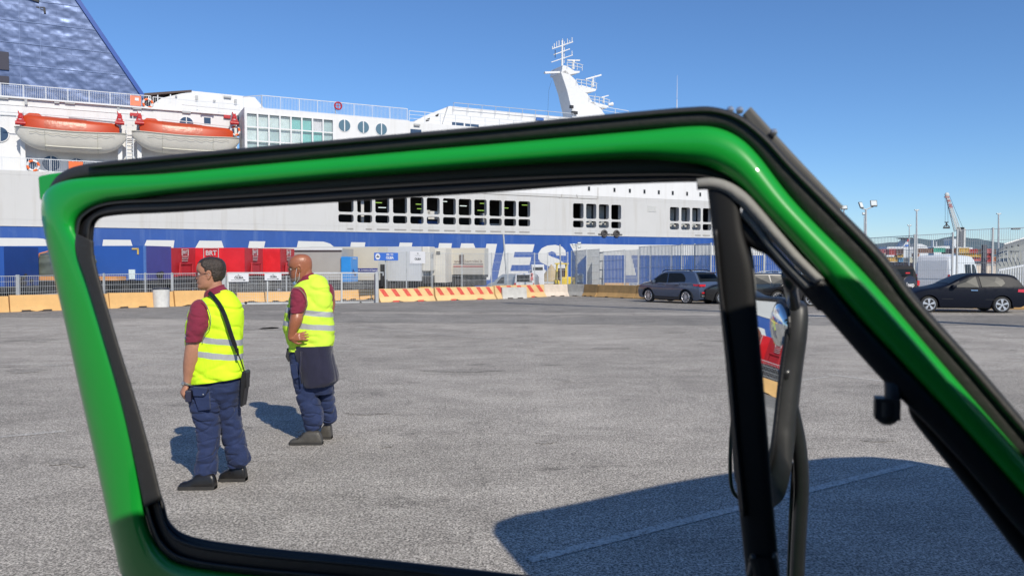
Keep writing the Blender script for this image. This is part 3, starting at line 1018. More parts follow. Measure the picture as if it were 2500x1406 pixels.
for x, y0, y1 in ((460, 268, 225), (490, 255, 180), (528, 243, 150), (567, 230, 130), (625, 120, 104), (705, 175, 100), (780, 155, 80), (780, 370, 300), (742, 160, 130)):
    mm.cyl(ms(x, y0, MT + .8), ms(x, y1, MT + .8), .055, .045, 6)
mm.build('aerial_array', white_clean, mast)
mm = MB()
mm.bar(ms(330, 658, MT + .6), ms(600, 650, MT + .6), .3, .22)
mm.bar(ms(700, 455, MT + .9), ms(905, 458, MT + .9), .18, .15); mm.cyl(ms(803, 600, MT + .9), ms(803, 470, MT + .9), .13, .1); mm.ball(ms(805, 478, MT + .9), .17)
mm.bar(ms(1000, 765, MT + 1), ms(1255, 695, MT + 1), .2, .18); mm.cyl(ms(1120, 890, MT + 1), ms(1120, 740, MT + 1), .16, .1)
mm.bar(ms(1260, 1060, MT + 1), ms(1375, 1030, MT + 1), .14, .12); mm.cyl(ms(1290, 1150, MT + 1), ms(1300, 1050, MT + 1), .1)
mm.cyl(ms(1370, 1180, MT), ms(1440, 1170, MT), .10, .26, 12)
mm.cyl(ms(1155, 900, MT), ms(1152, 690, MT), .02, .02, 5); mm.cyl(ms(1168, 1240, MT), ms(1160, 1000, MT), .02, .02, 5)
mm.build('radar', white_clean, mast)
mm = MB()
for x, y, w, h in ((772, 1215, 30, 50), (820, 1312, 55, 50)):
    mm.box(ms(x, y, MT - .15), (w * .0135, .3, h * .0075 * .9))
mm.box(ms(505, 350, MT + .7), (.06, .06, .9))
mm.build('mast_lamp', black_m, mast)
for ob_, pts_, in ((None, None),):
    pass
rl = MB(); railing(rl, [ms(1270, 1330, MT), ms(1700, 1400, MT)], .9, bal=0, rails=2)
rl.build('railing', rail_m, ferry)
stv = MB()
stv.tube([ms(445, 790), ms(400, 950), ms(380, 1380)], .012, 4)
stv.build('stay_wire', chassis_m, ferry)


# ---- lifeboats
def lifeboat(pxa, pya, pxb, pyb, keel_y, cab, label):
    A = s3(pxa, pya, .7); B = s3(pxb, pyb, .7)
    c = (A + B) / 2; L = B.x - A.x
    zk = sp((pxa + pxb) / 2, keel_y, .9)[1]
    zgn = c.z - .12
    org = SO + SD * c.x + SN * 1.9
    root = thing('lifeboat', label, 'lifeboat', (org.x, org.y, zk), SA, 'lifeboats hanging on the ferry')
    hb = 1.45
    dep = zgn - zk
    rings = []
    NS = 30
    for i in range(NS + 1):
        u = -1 + 2 * i / NS
        uu = abs(u)
        bm_ = hb * max(.03, (1 - uu ** 3.2)) ** .55
        if u > 0: bm_ = hb * max(.02, (1 - uu ** 2.4)) ** .6
        g = dep + .28 * u * u
        kz = .9 * dep * uu ** 5
        x = u * L / 2 * (1 - .0)
        ring = []
        for j in range(13):
            a = j / 12 * 2 - 1
            yy = bm_ * (abs(a) ** .72) * (1 if a > 0 else -1)
            z = kz + (g - kz) * (abs(a) ** 2.3)
            ring.append((x, yy, z))
        rings.append(ring)
    MB().loft(rings, closed=False, caps=False).build('hull', mat('lifeboat_white', (.62, .60, .54), .4, 0, .05, 1.2, stain=(.5, .48, .42), stain_amt=.25), root, smooth=True)
    gw = MB()
    for sgn in (0, 12):
        gw.tube([Vector(r_[sgn]) for r_ in rings], .055, 6)
    for i, k in ((8, 0), (22, 0)):
        gw.tube([Vector(p) * 1.0 + Vector((0, -.012 if p[1] < 0 else .012, 0)) for p in rings[i][:7]], .018, 5)
    gw.build('gunwale', mat('lifeboat_trim', (.42, .42, .36), .6), root)
    # bilge rail and looped grab line
    tr_ = MB()
    tr_.tube([Vector(rings[i][3]) + Vector((0, -.05, 0)) for i in range(8, 24)], .03, 5)
    ln_ = MB()
    lp = []
    for i in range(4, 27):
        for q in range(4):
            f = q / 4
            p = Vector(rings[i][0]).lerp(Vector(rings[i + 1][0]), f)
            lp.append(p + Vector((0, -.04, -.22 - .10 * abs(math.sin((i + f) * 1.1)))))
    ln_.tube(lp, .014, 4, caps=False)
    tr_.build('bilge_rail', mat('cream_rail', (.75, .73, .62), .5), root)
    ln_.build('grab_line', mat('rope_grey', (.25, .24, .2), .8), root)
    # canopy
    rings2 = []
    for i in range(2, NS - 1):
        u = -1 + 2 * i / NS
        bm_ = abs(rings[i][0][1]) * .95
        g = rings[i][0][2] + .02
        e_ = min(1, (1 - abs(u)) / .22)
        hh = 1.15 * max(0.05, e_) ** .6 * (1.0 if u < .1 else 1.0 - .35 * (u - .1))
        ring = []
        for j in range(13):
            a = PI * j / 12
            ring.append((rings[i][0][0], -bm_ * math.cos(a) * (abs(math.cos(a)) ** -.35 if abs(math.cos(a)) > .05 else 1), g + hh * math.sin(a) ** .45 if 0 < j < 12 else g))
        rings2.append(ring)
    MB().loft(rings2, closed=False, caps=False).build('canopy', mat('lifeboat_orange', (.46, .052, .010), .42, 0, .06, 1.5), root, smooth=True)
    # tarpaulin over the middle openings
    tp = MB()
    rr = []
    for i in range(8, 20):
        r_ = rings2[i - 2]
        rr.append([Vector((p[0], p[1] * 1.015 - .02, p[2] + .02 + .02 * noise.noise(Vector(p) * 3))) for p in r_[:8]])
    tp.loft(rr, closed=False, caps=False).build('tarpaulin', mat('orange_tarpaulin', (.40, .058, .016), .35, 0, .14, 2, .8, 4), root, smooth=True)
    # steering cabin
    xc = -L / 2 + L * cab
    cb = MB()
    z0c = dep + .75; hc = .78
    for m__, w_ in ((0, 1),):
        cb.loft([[(xc + sx * ax, sy * ay, z) for sx, sy in ((-1, -1), (1, -1), (1, 1), (-1, 1))] for z, ax, ay in ((z0c - .1, .95, .85), (z0c + .2, .85, .75), (z0c + hc * .75, .42, .55), (z0c + hc * .85, .36, .48))])
    co = cb.build('steering_cabin', MC['lifeboat_orange'], root, bevel=.05)
    MB().box((xc, -.72, z0c + .38), (.42, .06, .14)).build('cabin_window', glass_m, co)
    hk = MB()
    for u in (-.8, .8):
        hk.box((u * L / 2, 0, dep + .65), (.16, .16, .9))
    hk.build('lifting_hook', chassis_m, root)
    return root


lifeboat(32, 308, 309, 330, 369, .17, 'orange topped white lifeboat hanging below the blue funnel')
lifeboat(323, 320, 588, 339, 374, .17, 'orange topped white lifeboat hanging beside the glazed deck block')
# ------------------------------------------------------------------ barriers
yel = mat('barrier_yellow', (.66, .39, .15), .8, 0, .10, 1.6, .25, 40, stain=(.45, .33, .16), stain_amt=.6)
yel2 = mat('barrier_pale_yellow', (.68, .47, .22), .8, 0, .10, 1.6, .25, 40, stain=(.50, .40, .25), stain_amt=.6)
org = mat('barrier_ochre', (.56, .34, .13), .85, 0, .18, 1.8, .3, 40, stain=(.30, .22, .13), stain_amt=.7)
red_b = mat('barrier_red', (.60, .085, .06), .75, 0, .14, 5, .2, 40, stain=(.75, .45, .25), stain_amt=.7)
conc = mat('pale_concrete', (.48, .47, .44), .9, 0, .15, 2.5, .3, 40, stain=(.3, .29, .27), stain_amt=.6)
conc2 = mat('beige_concrete', (.58, .50, .42), .9, 0, .15, 2.5, .3, 40, stain=(.35, .32, .28), stain_amt=.5)
conc3 = mat('dark_concrete', (.26, .26, .255), .9, 0, .22, 2.5, .3, 40, stain=(.12, .12, .12), stain_amt=.7)


def barrier(a, b, h, m, label, stripes=0, name='concrete_barrier', cat='barrier', group='jersey barriers along the fence', blocks=(), simple=False):
    A, B = Vector(a), Vector(b)
    d = B - A; L = Vector((d.x, d.y, 0)).length
    rz = math.atan2(d.y, d.x)
    root = thing(name, label, cat, A, rz, group)
    dz = B.z - A.z
    mb = MB()
    g = .03
    k = h / .85
    prof = [(-.30, 0), (-.30, .07), (-.27, .09), (-.14, .33), (-.09, .85), (.09, .85), (.14, .33), (.27, .09), (.30, .07), (.30, 0)]
    if simple: prof = [(-.22, 0), (-.18, .25), (-.12, .85), (.12, .85), (.18, .25), (.22, 0)]
    n = max(4, int(L / .25))
    notch = [(.22, .34), (.66, .78)] if L > 1.5 else [(.4, .6)]
    rings = []
    for i in range(n + 1):
        t = i / n; x = g + (L - 2 * g) * t
        inn = any(p <= t <= q for p, q in notch)
        wob = .008 * noise.noise(Vector((x * 1.3 + A.x, 2, 0)))
        rings.append([(x, y + wob, dz * t + (max(z * k, .075 * k) if inn else z * k)) for y, z in prof])
    mb.loft(rings)
    mb.build('barrier_body', m, root, bevel=.012)
    if stripes:
        st = MB()
        pw = L / stripes
        for i in range(stripes):
            x0 = pw * (i + .08)
            for (za, zb, ya, yb, s0, s1) in ((.36, .83, -.139, -.0925, .0, 1.0),):
                w = pw * .40; lean = pw * .42
                q = [(x0 + lean, za), (x0 + lean + w, za), (x0 + w, zb), (x0, zb)]
                pts = []
                for x, z in q:
                    x = min(max(x, .05), L - .05)
                    y = ya + (yb - ya) * (z - za) / (zb - za)
                    pts.append((x, y - .004, z * k + dz * x / L))
                st.prism(pts, (0, .002, 0))
        for f in (.24, .68):
            st.box((L * f + .1, -.30, .04 * k + dz * f), (.34, .012, .10), 0)
        st.build('painted_stripes', red_b, root)
    fo = MB()
    for f in ((.3, .7) if L > 1.5 else (.5,)):
        fo.box((L * f, -.15, .035 + dz * f), (.26, .31, .06))
    fo.build('lifting_slot', mat('slot_shadow', (.05, .04, .035), .9), root)  # dark blocks filling the slots, their shade put in as colour
    return root


def pxz(px, pyt, Y):
    return W(px, pyt, Y).z


bpts = [(-330, 776), (-140, 768), (20, 761.5), (150, 757.5), (262, 753), (375, 749.5), (421, 748), (546, 744)]
bl = ['left', 'left']
names = ['plain yellow barrier outside the frame edge', 'plain yellow barrier at the photo edge, left of the door frame', 'plain yellow barrier under the green tarpaulin load, partly behind the door frame', 'plain yellow barrier behind the slanted green door post', 'plain yellow barrier left of the white concrete drum', 'narrow yellow barrier right behind the white concrete drum', 'plain yellow barrier behind the head of the dark haired man']
P = [G(*q) for q in bpts]
for i in range(len(P) - 1):
    Y = (P[i].y + P[i + 1].y) / 2
    pm = (bpts[i][0] + bpts[i + 1][0]) / 2; pb = (bpts[i][1] + bpts[i + 1][1]) / 2
    h = (40 if pm < 200 else 37) * Y / 1900
    barrier(P[i], P[i + 1], h, yel, names[i], simple=True, name='yellow_barrier')
# behind the gate
P = [G(x, y) for x, y in ((556, 741), (628, 739.5), (712, 738), (800, 736), (863, 734), (912, 732.5))]
nm = ['yellow barrier behind the gate, under the left OLBIA arrow sign', 'yellow barrier behind the gate, left of the bald man', 'yellow barrier behind the bald man', 'yellow barrier behind the gate, right of the bald man', 'yellow barrier behind the gate, next to its right post']
for i in range(5):
    barrier(P[i] + Vector((0, 1.0, 0)), P[i + 1] + Vector((0, 1.0, 0)), 25 * P[i].y / 1900, yel, nm[i], simple=True, name='yellow_barrier')
# red striped ones
for (xa, ya, xb, yb, h, n, lab) in ((921, 738, 1057, 734.5, 33, 5, 'yellow barrier with red slanting stripes touching the gate post'),
                                   (1058, 734.5, 1203, 730, 33, 6, 'yellow barrier with red slanting stripes in the middle of the striped row'),
                                   (1204, 730, 1325, 724.5, 33, 5, 'yellow barrier with red slanting stripes behind the small grey block')):
    A, B = G(xa, ya), G(xb, yb)
    barrier(A, B, h * A.y / 1900 * 1.0, yel2, lab, n, name='striped_barrier')
A, B = G(1222, 729.5), G(1284, 728.5)
barrier(A, B, .62, conc, 'small pale grey concrete block standing in front of the striped barriers', name='concrete_block', simple=True)
A, B = G(1325, 724), G(1384, 723)
barrier(A, B, 29.5 * A.y / 1900, conc2, 'stained beige concrete barrier right of the striped row')
A, B = G(1385, 722.5), G(1429, 723)
barrier(A, B, 29 * A.y / 1900, conc3, 'dark grey concrete barrier between the beige and the ochre ones')
A, B, C_ = G(1429, 723), G(1464, 725), G(1558, 729)
barrier(A, B, 29 * A.y / 1900, org, 'short ochre barrier next to the dark grey one')
barrier(B, C_, 31 * B.y / 1900 * .96, org, 'long ochre barrier left of the blue grey SUV')
cur = C_
rb = [(1655, 733.5), (1790, 738), (1935, 742), (2090, 746), (2245, 750), (2400, 753), (2570, 757)]
rn = ['ochre barrier hidden behind the blue grey SUV', 'ochre barrier behind the black quarter window post', 'ochre barrier behind the blue grey estate car', 'ochre barrier behind the black estate front', 'ochre barrier behind the black soft top off-roader', 'ochre barrier under the door of the black hatchback', 'ochre barrier under the tail of the black hatchback']
for i, q in enumerate(rb):
    nx_ = G(*q)
    barrier(cur, nx_, .75, org, rn[i])
    cur = nx_

# white concrete drum with a dark lid
p = G(394, 749.5)
root = thing('concrete_drum', 'round white concrete drum with a dark bag rim standing before the yellow barriers', 'drum', p)
k = p.y / 1900
MB().cyl((0, 0, 0), (0, 0, 44 * k), 18.5 * k, 19.5 * k, 28).build('drum_body', mat('drum_white', (.60, .59, .56), .85, 0, .15, 3, .2, 30, stain=(.4, .38, .34), stain_amt=.5), root, smooth=True, autos=30)
MB().tube([(0, 0, 43 * k), (0, 0, 46.5 * k)], [20 * k, 19.4 * k], 28).build('rim', mat('dark_bag', (.04, .045, .06), .5), root)

# ------------------------------------------------------------------ fences


def fence(name, label, pts, group=None, dv=.075, dh=.2, bw=.007, bd=.012, m=None, post_m=None, post_w=.06, posts=True, hbar=.012):
    """pts: list of (bottom Vector, top z) ; a panel part between each two, a post part at each"""
    m = m or galv_l; post_m = post_m or galv
    o = pts[0][0]
    root = thing(name, label, 'fence', o, 0, group)
    for (A, za), (B, zb) in zip(pts[:-1], pts[1:]):
        mb = MB()
        A, B = A - o, B - o
        L = (Vector((B.x, B.y, 0)) - Vector((A.x, A.y, 0))).length
        n = max(2, int(L / dv))
        dr = (B - A); dr.z = 0; dr.normalize(); nr = Vector((-dr.y, dr.x, 0))
        za_, zb_ = za - o.z, zb - o.z
        for i in range(1, n):
            t = i / n
            p = A.lerp(B, t); z1 = za_ + (zb_ - za_) * t
            a, c = dr * bw / 2, nr * bd / 2
            vs = [p - a - c, p + a - c, p + a + c, p - a + c]
            mb.add(vs + [Vector((q.x, q.y, z1)) for q in vs], [(0, 1, 5, 4), (1, 2, 6, 5), (2, 3, 7, 6), (3, 0, 4, 7)])
        hA, hB = za_ - A.z, zb_ - B.z
        k = max(2, int(max(hA, hB) / dh))
        for j in range(k + 1):
            f = j / k
            mb.bar(A + Vector((0, 0, hA * f)), B + Vector((0, 0, hB * f)), bd * 1.2, hbar if 0 < j < k else hbar * 2)
        mb.build('mesh_panel', m, root, fix=False)
    if posts:
        for A, za in pts:
            A = A - o
            MB().bar(A - Vector((0, 0, .0)), (A.x, A.y, za - o.z + .05), post_w).build('post', post_m, root)
    return root


def fp(px, pyb, pyt, dY=0.0):
    """fence point from photo: foot (on the ground) and top"""
    g = G(px, pyb); g.y += 0
    if dY:
        Y = g.y + dY
        g = W(px, pyb, Y); g.z = zg(Y)
    return g, W(px, pyt, g.y).z


# low fence on the left: two stretches
fence('low_fence', 'low galvanised grid fence behind the yellow barriers at the photo edge', [fp(-300, 772, 677, 1.2), fp(-130, 764, 676, 1.2), fp(43, 757, 674, 1.2)], 'low grid fences left of the gate')
fence('low_fence', 'low galvanised grid fence in front of the blue and red trailers', [fp(47, 757, 674, 1.2), fp(150, 752, 672, 1.2), fp(255, 748, 670, 1.2), fp(356, 745, 668.5, 1.2), fp(421, 743.5, 668, 1.2), fp(545, 740, 666, 1.2)], 'low grid fences left of the gate')
# far low fence behind gate
fence('low_fence', 'low grid fence standing behind the sliding gate', [fp(556, 733, 676, 2), fp(700, 730, 675, 2), fp(800, 729, 674, 2), fp(920, 727, 672, 2)], 'low grid fences left of the gate')

# sliding gate
gA, gB = G(556, 744), G(922, 738.5)
gw_ = (gB - gA).length
rz = math.atan2(gB.y - gA.y, gB.x - gA.x)
zt_a, zt_b = W(556, 665, gA.y).z, W(922, 666.5, gB.y).z
gate = thing('sliding_gate', 'wide galvanised sliding gate with grid filling, between the two workers and the striped barrier', 'gate', gA, rz)


def gpt(px, py):
    n = Vector((math.sin(rz), -math.cos(rz), 0))
    p = plane_hit(px, py, gA, n) - gA
    return Vector((p.x * math.cos(rz) + p.y * math.sin(rz), 0, p.z))


fr = MB()
for a, b in (((556, 666.5), (918, 666.5)), ((556, 741.5), (918, 738))):
    fr.bar(gpt(*a), gpt(*b), .07, .07)
for px, w in ((556, .09), (653, .06), (834, .06), (917, .10)):
    fr.bar(gpt(px, 742 - (px - 556) * .01), gpt(px, 665), w)
fr.build('gate_frame', galv_l, gate)
gm = MB()
x0, x1 = gpt(557, 700).x, gpt(916, 700).x
zt = gpt(700, 667).z; zb = gpt(700, 736).z
n = int((x1 - x0) / .09)
for i in range(n):
    x = x0 + (x1 - x0) * i / n
    gm.bar((x, .0, gpt(700, 740).z), (x, 0, zt), .007)
for j in range(10):
    z = zb + (zt - zb) * j / 9
    gm.bar((x0, 0, z), (x1, 0, z), .007)
gm.build('gate_mesh', galv_l, gate, fix=False)
wl = MB()
for px in (600, 880):
    q = gpt(px, 741); wl.tube([q + Vector((0, -.04, .03)), q + Vector((0, .04, .03))], .06, 14)
wl.build('wheel', black_m, gate)
for px, yb_, yt_, w in ((421.5, 747, 668, .07), (548, 744.5, 662, .14)):
    pp_ = G(px, yb_)
    root = thing('gate_post', 'square grey post ' + ('between the drum and the long fence' if px < 500 else 'at the left end of the sliding gate'), 'post', pp_)
    MB().box((0, 0, (yb_ - yt_) * pp_.y / 3800), (w, w, (yb_ - yt_) * pp_.y / 1900)).box((0, 0, (yb_ - yt_) * pp_.y / 1900 + .01), (w + .03, w + .03, .02)).build('post_body', galv_l, root)
p_ = G(921, 739)
root = thing('gate_post', 'thick grey gate post touching the striped barriers', 'post', p_)
k = p_.y / 1900
MB().box((0, 0, 38 * k), (.13, .13, 76 * k)).build('post_body', galv_l, root)
MB().box((.15, 0, 74 * k), (.3, .08, .05)).cyl((.28, 0, 66 * k), (.28, 0, 74 * k), .03).build('latch_bracket', galv, root)

# tall fence behind the striped barriers
tf = [fp(915, 722, 618, 2.2)]
for px, yb_, yt_ in ((942, 731, 618), (993, 729, 616), (1055, 727, 618), (1128, 725, 619), (1200, 722, 619), (1240, 720, 619), (1305, 718, 619), (1337, 717, 619), (1386, 716, 617)):
    g = G(px, yb_ + 5); g.y += .6; g = W(px, yb_ + 5, g.y); g.z = zg(g.y)
    tf.append((g, W(px, yt_, g.y).z))
fence('tall_fence', 'tall galvanised bar fence standing behind the red striped barriers', tf[1:], 'tall bar fences', dv=.11, dh=.5, bw=.009, bd=.012)
# leaning lamp pipe
a = G(1240, 719); root = thing('steel_pole', 'leaning bare steel pole rising above the tall fence beside the silver van', 'pole', a)
b = W(1229, 573, a.y) - a
MB().tube([(0, 0, 0), b], .06, 10).build('pole_shaft', galv, root)
a = G(1371, 716); root = thing('steel_pole', 'slim steel pole in front of the big white letter S', 'pole', a)
MB().tube([(0, 0, 0), W(1367, 597, a.y) - a], .05, 10).build('pole_shaft', galv, root)

# right tall fences in zigzag
rf = []
def fseg(label, spec, **kw):
    pts = []
    for px, yb_, yt_ in spec:
        g = G(px, yb_); pts.append((g, W(px, yt_, g.y).z))
    return fence('tall_fence', label, pts, 'tall bar fences', **kw)


fseg('tall bar fence panel above the dark grey barrier', [(1395, 719, 614), (1432, 720.5, 610), (1463, 717, 608)], dv=.11, dh=.5, bw=.016, bd=.04)
fseg('tall bar fence stretch above the long ochre barrier', [(1464, 720, 616), (1473, 722, 615), (1524, 723.5, 611), (1558, 722.5, 610)], dv=.11, dh=.5, bw=.016, bd=.04)
fseg('highest bar fence stretch rising behind the blue grey SUV', [(1560, 726, 603), (1587, 727, 601), (1638, 729, 600), (1664, 730, 598), (1695, 731, 597), (1735, 733, 595), (1790, 734, 592), (1864, 736, 588)], dv=.11, dh=.5, bw=.016, bd=.04)
fseg('tall bar fence seen through the small quarter window', [(1866, 734, 600), (1990, 738, 594), (2110, 741, 584)], dv=.10, dh=.4, bw=.010)
fseg('tall bar fence behind the black soft top off-roader', [(2112, 741, 582), (2230, 746, 575), (2323, 748, 570)], dv=.075, dh=.5, bw=.009, bd=.012)
fseg('tall bar fence right of the crane, behind the black hatchback', [(2334, 748, 563), (2420, 750, 559), (2600, 754, 552)], dv=.075, dh=.4, bw=.009, bd=.012)
a = G(2400, 748); root = thing('steel_pole', 'short dark steel post above the roof of the black hatchback', 'pole', a)
MB().box((0, 0, (748 - 598) * a.y / 3800), (.14, .14, (748 - 598) * a.y / 1900)).build('pole_shaft', mat('dark_post', (.08, .08, .10), .5), root)

# ------------------------------------------------------------------ signs
sign_w = mat('sign_white', (.62, .62, .64), .4, 0, .04, 2)
ink = mat('sign_ink', (.04, .045, .05), .5, 0, 0)
ink_l = mat('sign_grey_ink', (.35, .36, .38), .5, 0, 0)
sign_b = mat('sign_blue', (.045, .14, .50), .4, 0, .05, 2)


def sign_on(A, rz_, name, label, corners, y=-.08):
    """corners px (x0,y0,x1,y1) on the vertical plane through A with heading rz_"""
    n = Vector((math.sin(rz_), -math.cos(rz_), 0))
    def q(px, py):
        p = plane_hit(px, py, A + n * (-y), n)
        return p
    x0, y0, x1, y1 = corners
    c = q((x0 + x1) / 2, (y0 + y1) / 2)
    w = (q(x1, (y0 + y1) / 2) - q(x0, (y0 + y1) / 2)).length
    h = (q((x0 + x1) / 2, y0) - q((x0 + x1) / 2, y1)).length
    return thing(name, label, 'sign', c, rz_, 'signs hung on the fences'), w, h


def arrow(mb, x0, x1, z, h, m):
    mb.prism([(x0, -.016, z - h * .12), (x1 - h, -.016, z - h * .12), (x1 - h, -.016, z + h * .12), (x0, -.016, z + h * .12)], (0, .004, 0), m)
    mb.prism([(x1 - h * 1.2, -.016, z - h * .5), (x1, -.016, z), (x1 - h * 1.2, -.016, z + h * .5)], (0, .004, 0), m)


for (crn, lab) in (((557, 668.5, 607, 688), 'white OLBIA sign with a black arrow at the left end of the sliding gate'), ((646, 668.5, 687, 684), 'smaller white OLBIA sign with a thick black arrow left of the bald man')):
    r_, w, h = sign_on(gA, rz, 'direction_sign', lab, crn)
    MB().box((0, 0, 0), (w, .02, h)).build('sign_board', sign_w, r_)
    t = MB()
    t.text('OLBIA', h * .38, lambda u, v: (u + w * .02, -.015, v), bold=.05)
    t.text('TI', h * .2, lambda u, v: (u, -.015, v + h * .36), bold=.04)
    t.box((0, -.015, h * .24), (w * .3, .004, .012))
    arrow(t, -w * .36, w * .36, -h * .30, h * .22, 0)
    t.build('lettering', ink, r_)
# upper signs on the tall fence
A, B = tf[1][0], tf[3][0]
rz2 = math.atan2((B - A).y, (B - A).x)
r_, w, h = sign_on(A, rz2, 'blue_sign', 'blue sign reading PER/TO OLBIA with a white ferry roundel', (914, 617, 972, 636))
MB().box((0, 0, 0), (w, .02, h)).build('sign_board', sign_b, r_)
t = MB()
t.text('PER / TO', h * .30, lambda u, v: (u + w * .14, -.015, v + h * .24), bold=.04, shear=.15)
t.text('OLBIA', h * .46, lambda u, v: (u + w * .14, -.015, v - h * .16), bold=.045)
t.prism([(-w * .36 + h * .4 * math.cos(k * PI / 12), -.015, h * .4 * math.sin(k * PI / 12)) for k in range(24)], (0, .003, 0))
t.build('lettering', sign_w, r_)
t = MB()
t.prism([(-w * .36 + a * h, -.019, b * h) for a, b in ((-.27, .0), (-.2, -.1), (.2, -.1), (.28, .02), (.12, .03), (.1, .1), (.02, .1), (0, .17), (-.08, .17), (-.1, .03))], (0, .003, 0))
t.build('ferry_symbol', ink, r_)
r_, w, h = sign_on(A, rz2, 'white_sign', 'square white OLBIA sign high on the tall fence', (1001, 614, 1038, 643))
MB().box((0, 0, 0), (w, .02, h)).build('sign_board', sign_w, r_)
t = MB()
t.text('OLBIA', h * .26, lambda u, v: (u, -.015, v - h * .14), bold=.035)
t.text('TI', h * .17, lambda u, v: (u, -.015, v + h * .30), bold=.05)
t.text('GRIMALDI LINES', h * .085, lambda u, v: (u, -.015, v + h * .15), 1, bold=.01)
t.box((-w * .4, -.015, -h * .42), (.08, .004, .02), 1)
t.build('lettering', [ink, ink_l], r_)
r_, w, h = sign_on(tf[6][0], rz2, 'warning_sign', 'small white warning sign with a red ring and red text on the tall fence', (1293.5, 666, 1302, 686))
MB().box((0, 0, 0), (w, .02, h)).build('sign_board', sign_w, r_)
t = MB()
t.tube([(w * .3 * math.cos(k * PI / 8), -.02, h * .22 + w * .3 * math.sin(k * PI / 8)) for k in range(17)], .018, 4)
for z in (-.12, -.24, -.36): t.box((0, -.015, h * z), (w * .75, .004, .05))
t.ball((0, -.02, h * .22), (.06, .01, .1), m=1)
t.build('lettering', [mat('sign_red', (.70, .06, .05), .5, 0, 0), ink], r_)

# ------------------------------------------------------------------ trailers


def wheel(mb, x, y, r, w, m_t=0, m_r=0, side=-1):
    """tyre + rim with its axle along y"""
    mb.tube([(x, y - w / 2, r), (x, y - w / 2 + .03, r), (x, y + w / 2 - .03, r), (x, y + w / 2, r)], [r * .92, r, r, r * .92], 20, m_t)
    mb.tube([(x, y + side * (w / 2 + .004), r), (x, y + side * (w / 2 - .03), r)], [r * .6, r * .5], 16, m_r)


def trailer(pxr, ytop, Y, L, m_side, m_end, label, yaw=-8, wd=2.4, bot=686, group='semi-trailers parked behind the fence', body='box', name='semi_trailer', end_panel=True, roof=None):
    """pxr: photo x of the near right corner"""
    c = W(pxr, ytop, Y)
    g0 = zg(Y)
    top = c.z - g0
    bz = W(pxr, bot, Y).z - g0
    bz = max(bz, .55)
    rz_ = R(yaw)
    root = thing(name, label, 'trailer', (c.x, c.y, g0), rz_, group)
    mb = MB()
    # body box as a subdivided shell (cloth sides get folds)
    cloth = body == 'cloth'
    nx_, nz_ = 60, 14
    rings = []
    for j in range(nz_ + 1):
        z = bz + (top - bz) * j / nz_
        rw = []
        for i in range(nx_ + 1):
            x = -L + L * i / nx_
            d = 0
            if cloth:
                d = .05 * noise.noise(Vector((x * 1.1, z * .8 + pxr, 0))) + .025 * noise.noise(Vector((x * 4 + z * 3, z * 1.5, pxr)))
                d *= math.sin(PI * min(1, max(0, (z - bz) / (top - bz)))) ** .5
            rw.append((x, d, z))
        rings.append(rw)
    mb.loft(rings, 0, closed=False, caps=False)
    rings = []
    for j in range(nz_ + 1):
        z = bz + (top - bz) * j / nz_
        rw = []
        for i in range(13):
            y = wd * i / 12
            d = 0
            if cloth and z < bz + (top - bz) * .55:
                d = .09 * noise.noise(Vector((y * 2.2, z * 2.5 + pxr, 9))) * math.sin(PI * i / 12)
            rw.append((d, y, z))
        rings.append(rw)
    mb.loft(rings, 1, closed=False, caps=False)
    mb.add([(-L, 0, top), (0, 0, top), (0, wd, top), (-L, wd, top)], [(0, 1, 2, 3)], 2)
    mb.add([(-L, 0, bz), (0, 0, bz), (0, wd, bz), (-L, wd, bz)], [(0, 1, 2, 3)], 0)
    mb.add([(-L, 0, bz), (-L, wd, bz), (-L, wd, top), (-L, 0, top)], [(0, 1, 2, 3)], 1)
    mb.add([(-L, wd, bz), (0, wd, bz), (0, wd, top), (-L, wd, top)], [(0, 1, 2, 3)], 0)
    mb.build('trailer_body', [m_side, m_end, roof or m_side], root, fix=True, smooth=cloth, autos=30)
    ch = MB()
    for y in (.5, wd - .5): ch.box((-L / 2, y, bz - .12), (L - .1, .12, .22))
    ch.box((-.12, wd / 2, bz - .12), (.2, wd, .2))
    ch.box((-2.6, wd / 2, (bz - .2) / 2 + .05), (.16, wd - .5, bz - .3))
    ch.box((-L * .5, .2, bz * .55), (2.4, .3, bz * .45)); ch.box((-L * .5 + 2, .25, bz * .55), (.9, .5, bz * .4))
    ch.box((-L * .5, wd * .55, (bz + .3) / 2), (L - .3, wd * .7, bz - .45)); ch.build('chassis', chassis_m, root)  # big dark block fills the space below, standing in for shade
    for i in range(3):
        for y in (.2, wd - .2):
            w_ = MB(); wheel(w_, 0, 0, .48, .38); o_ = w_.build('wheel', [tyre_m, galv], root)
            o_.location = (-1.6 - 1.25 * i, y, 0)
    return root, bz, top


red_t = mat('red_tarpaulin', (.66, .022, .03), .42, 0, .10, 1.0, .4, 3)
red_e = mat('shaded_red_tarpaulin', (.42, .02, .028), .45, 0, .12, 1.5, .6, 3)  # same red darkened, the weaker sun on end walls put into the colour
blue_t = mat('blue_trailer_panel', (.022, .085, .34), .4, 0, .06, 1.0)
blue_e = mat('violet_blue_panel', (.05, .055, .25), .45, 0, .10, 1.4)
cream = mat('cream_panel', (.52, .48, .40), .5, 0, .05, .8, stain=(.5, .45, .36), stain_amt=.3)
greyp = mat('grey_panel', (.36, .345, .32), .5, 0, .06, 1.0)
silver = mat('silver_panel', (.50, .52, .55), .4, 0, .04, 1.0)
whp = mat('white_panel', (.58, .56, .51), .45, 0, .05, 1.0, stain=(.6, .56, .48), stain_amt=.3)


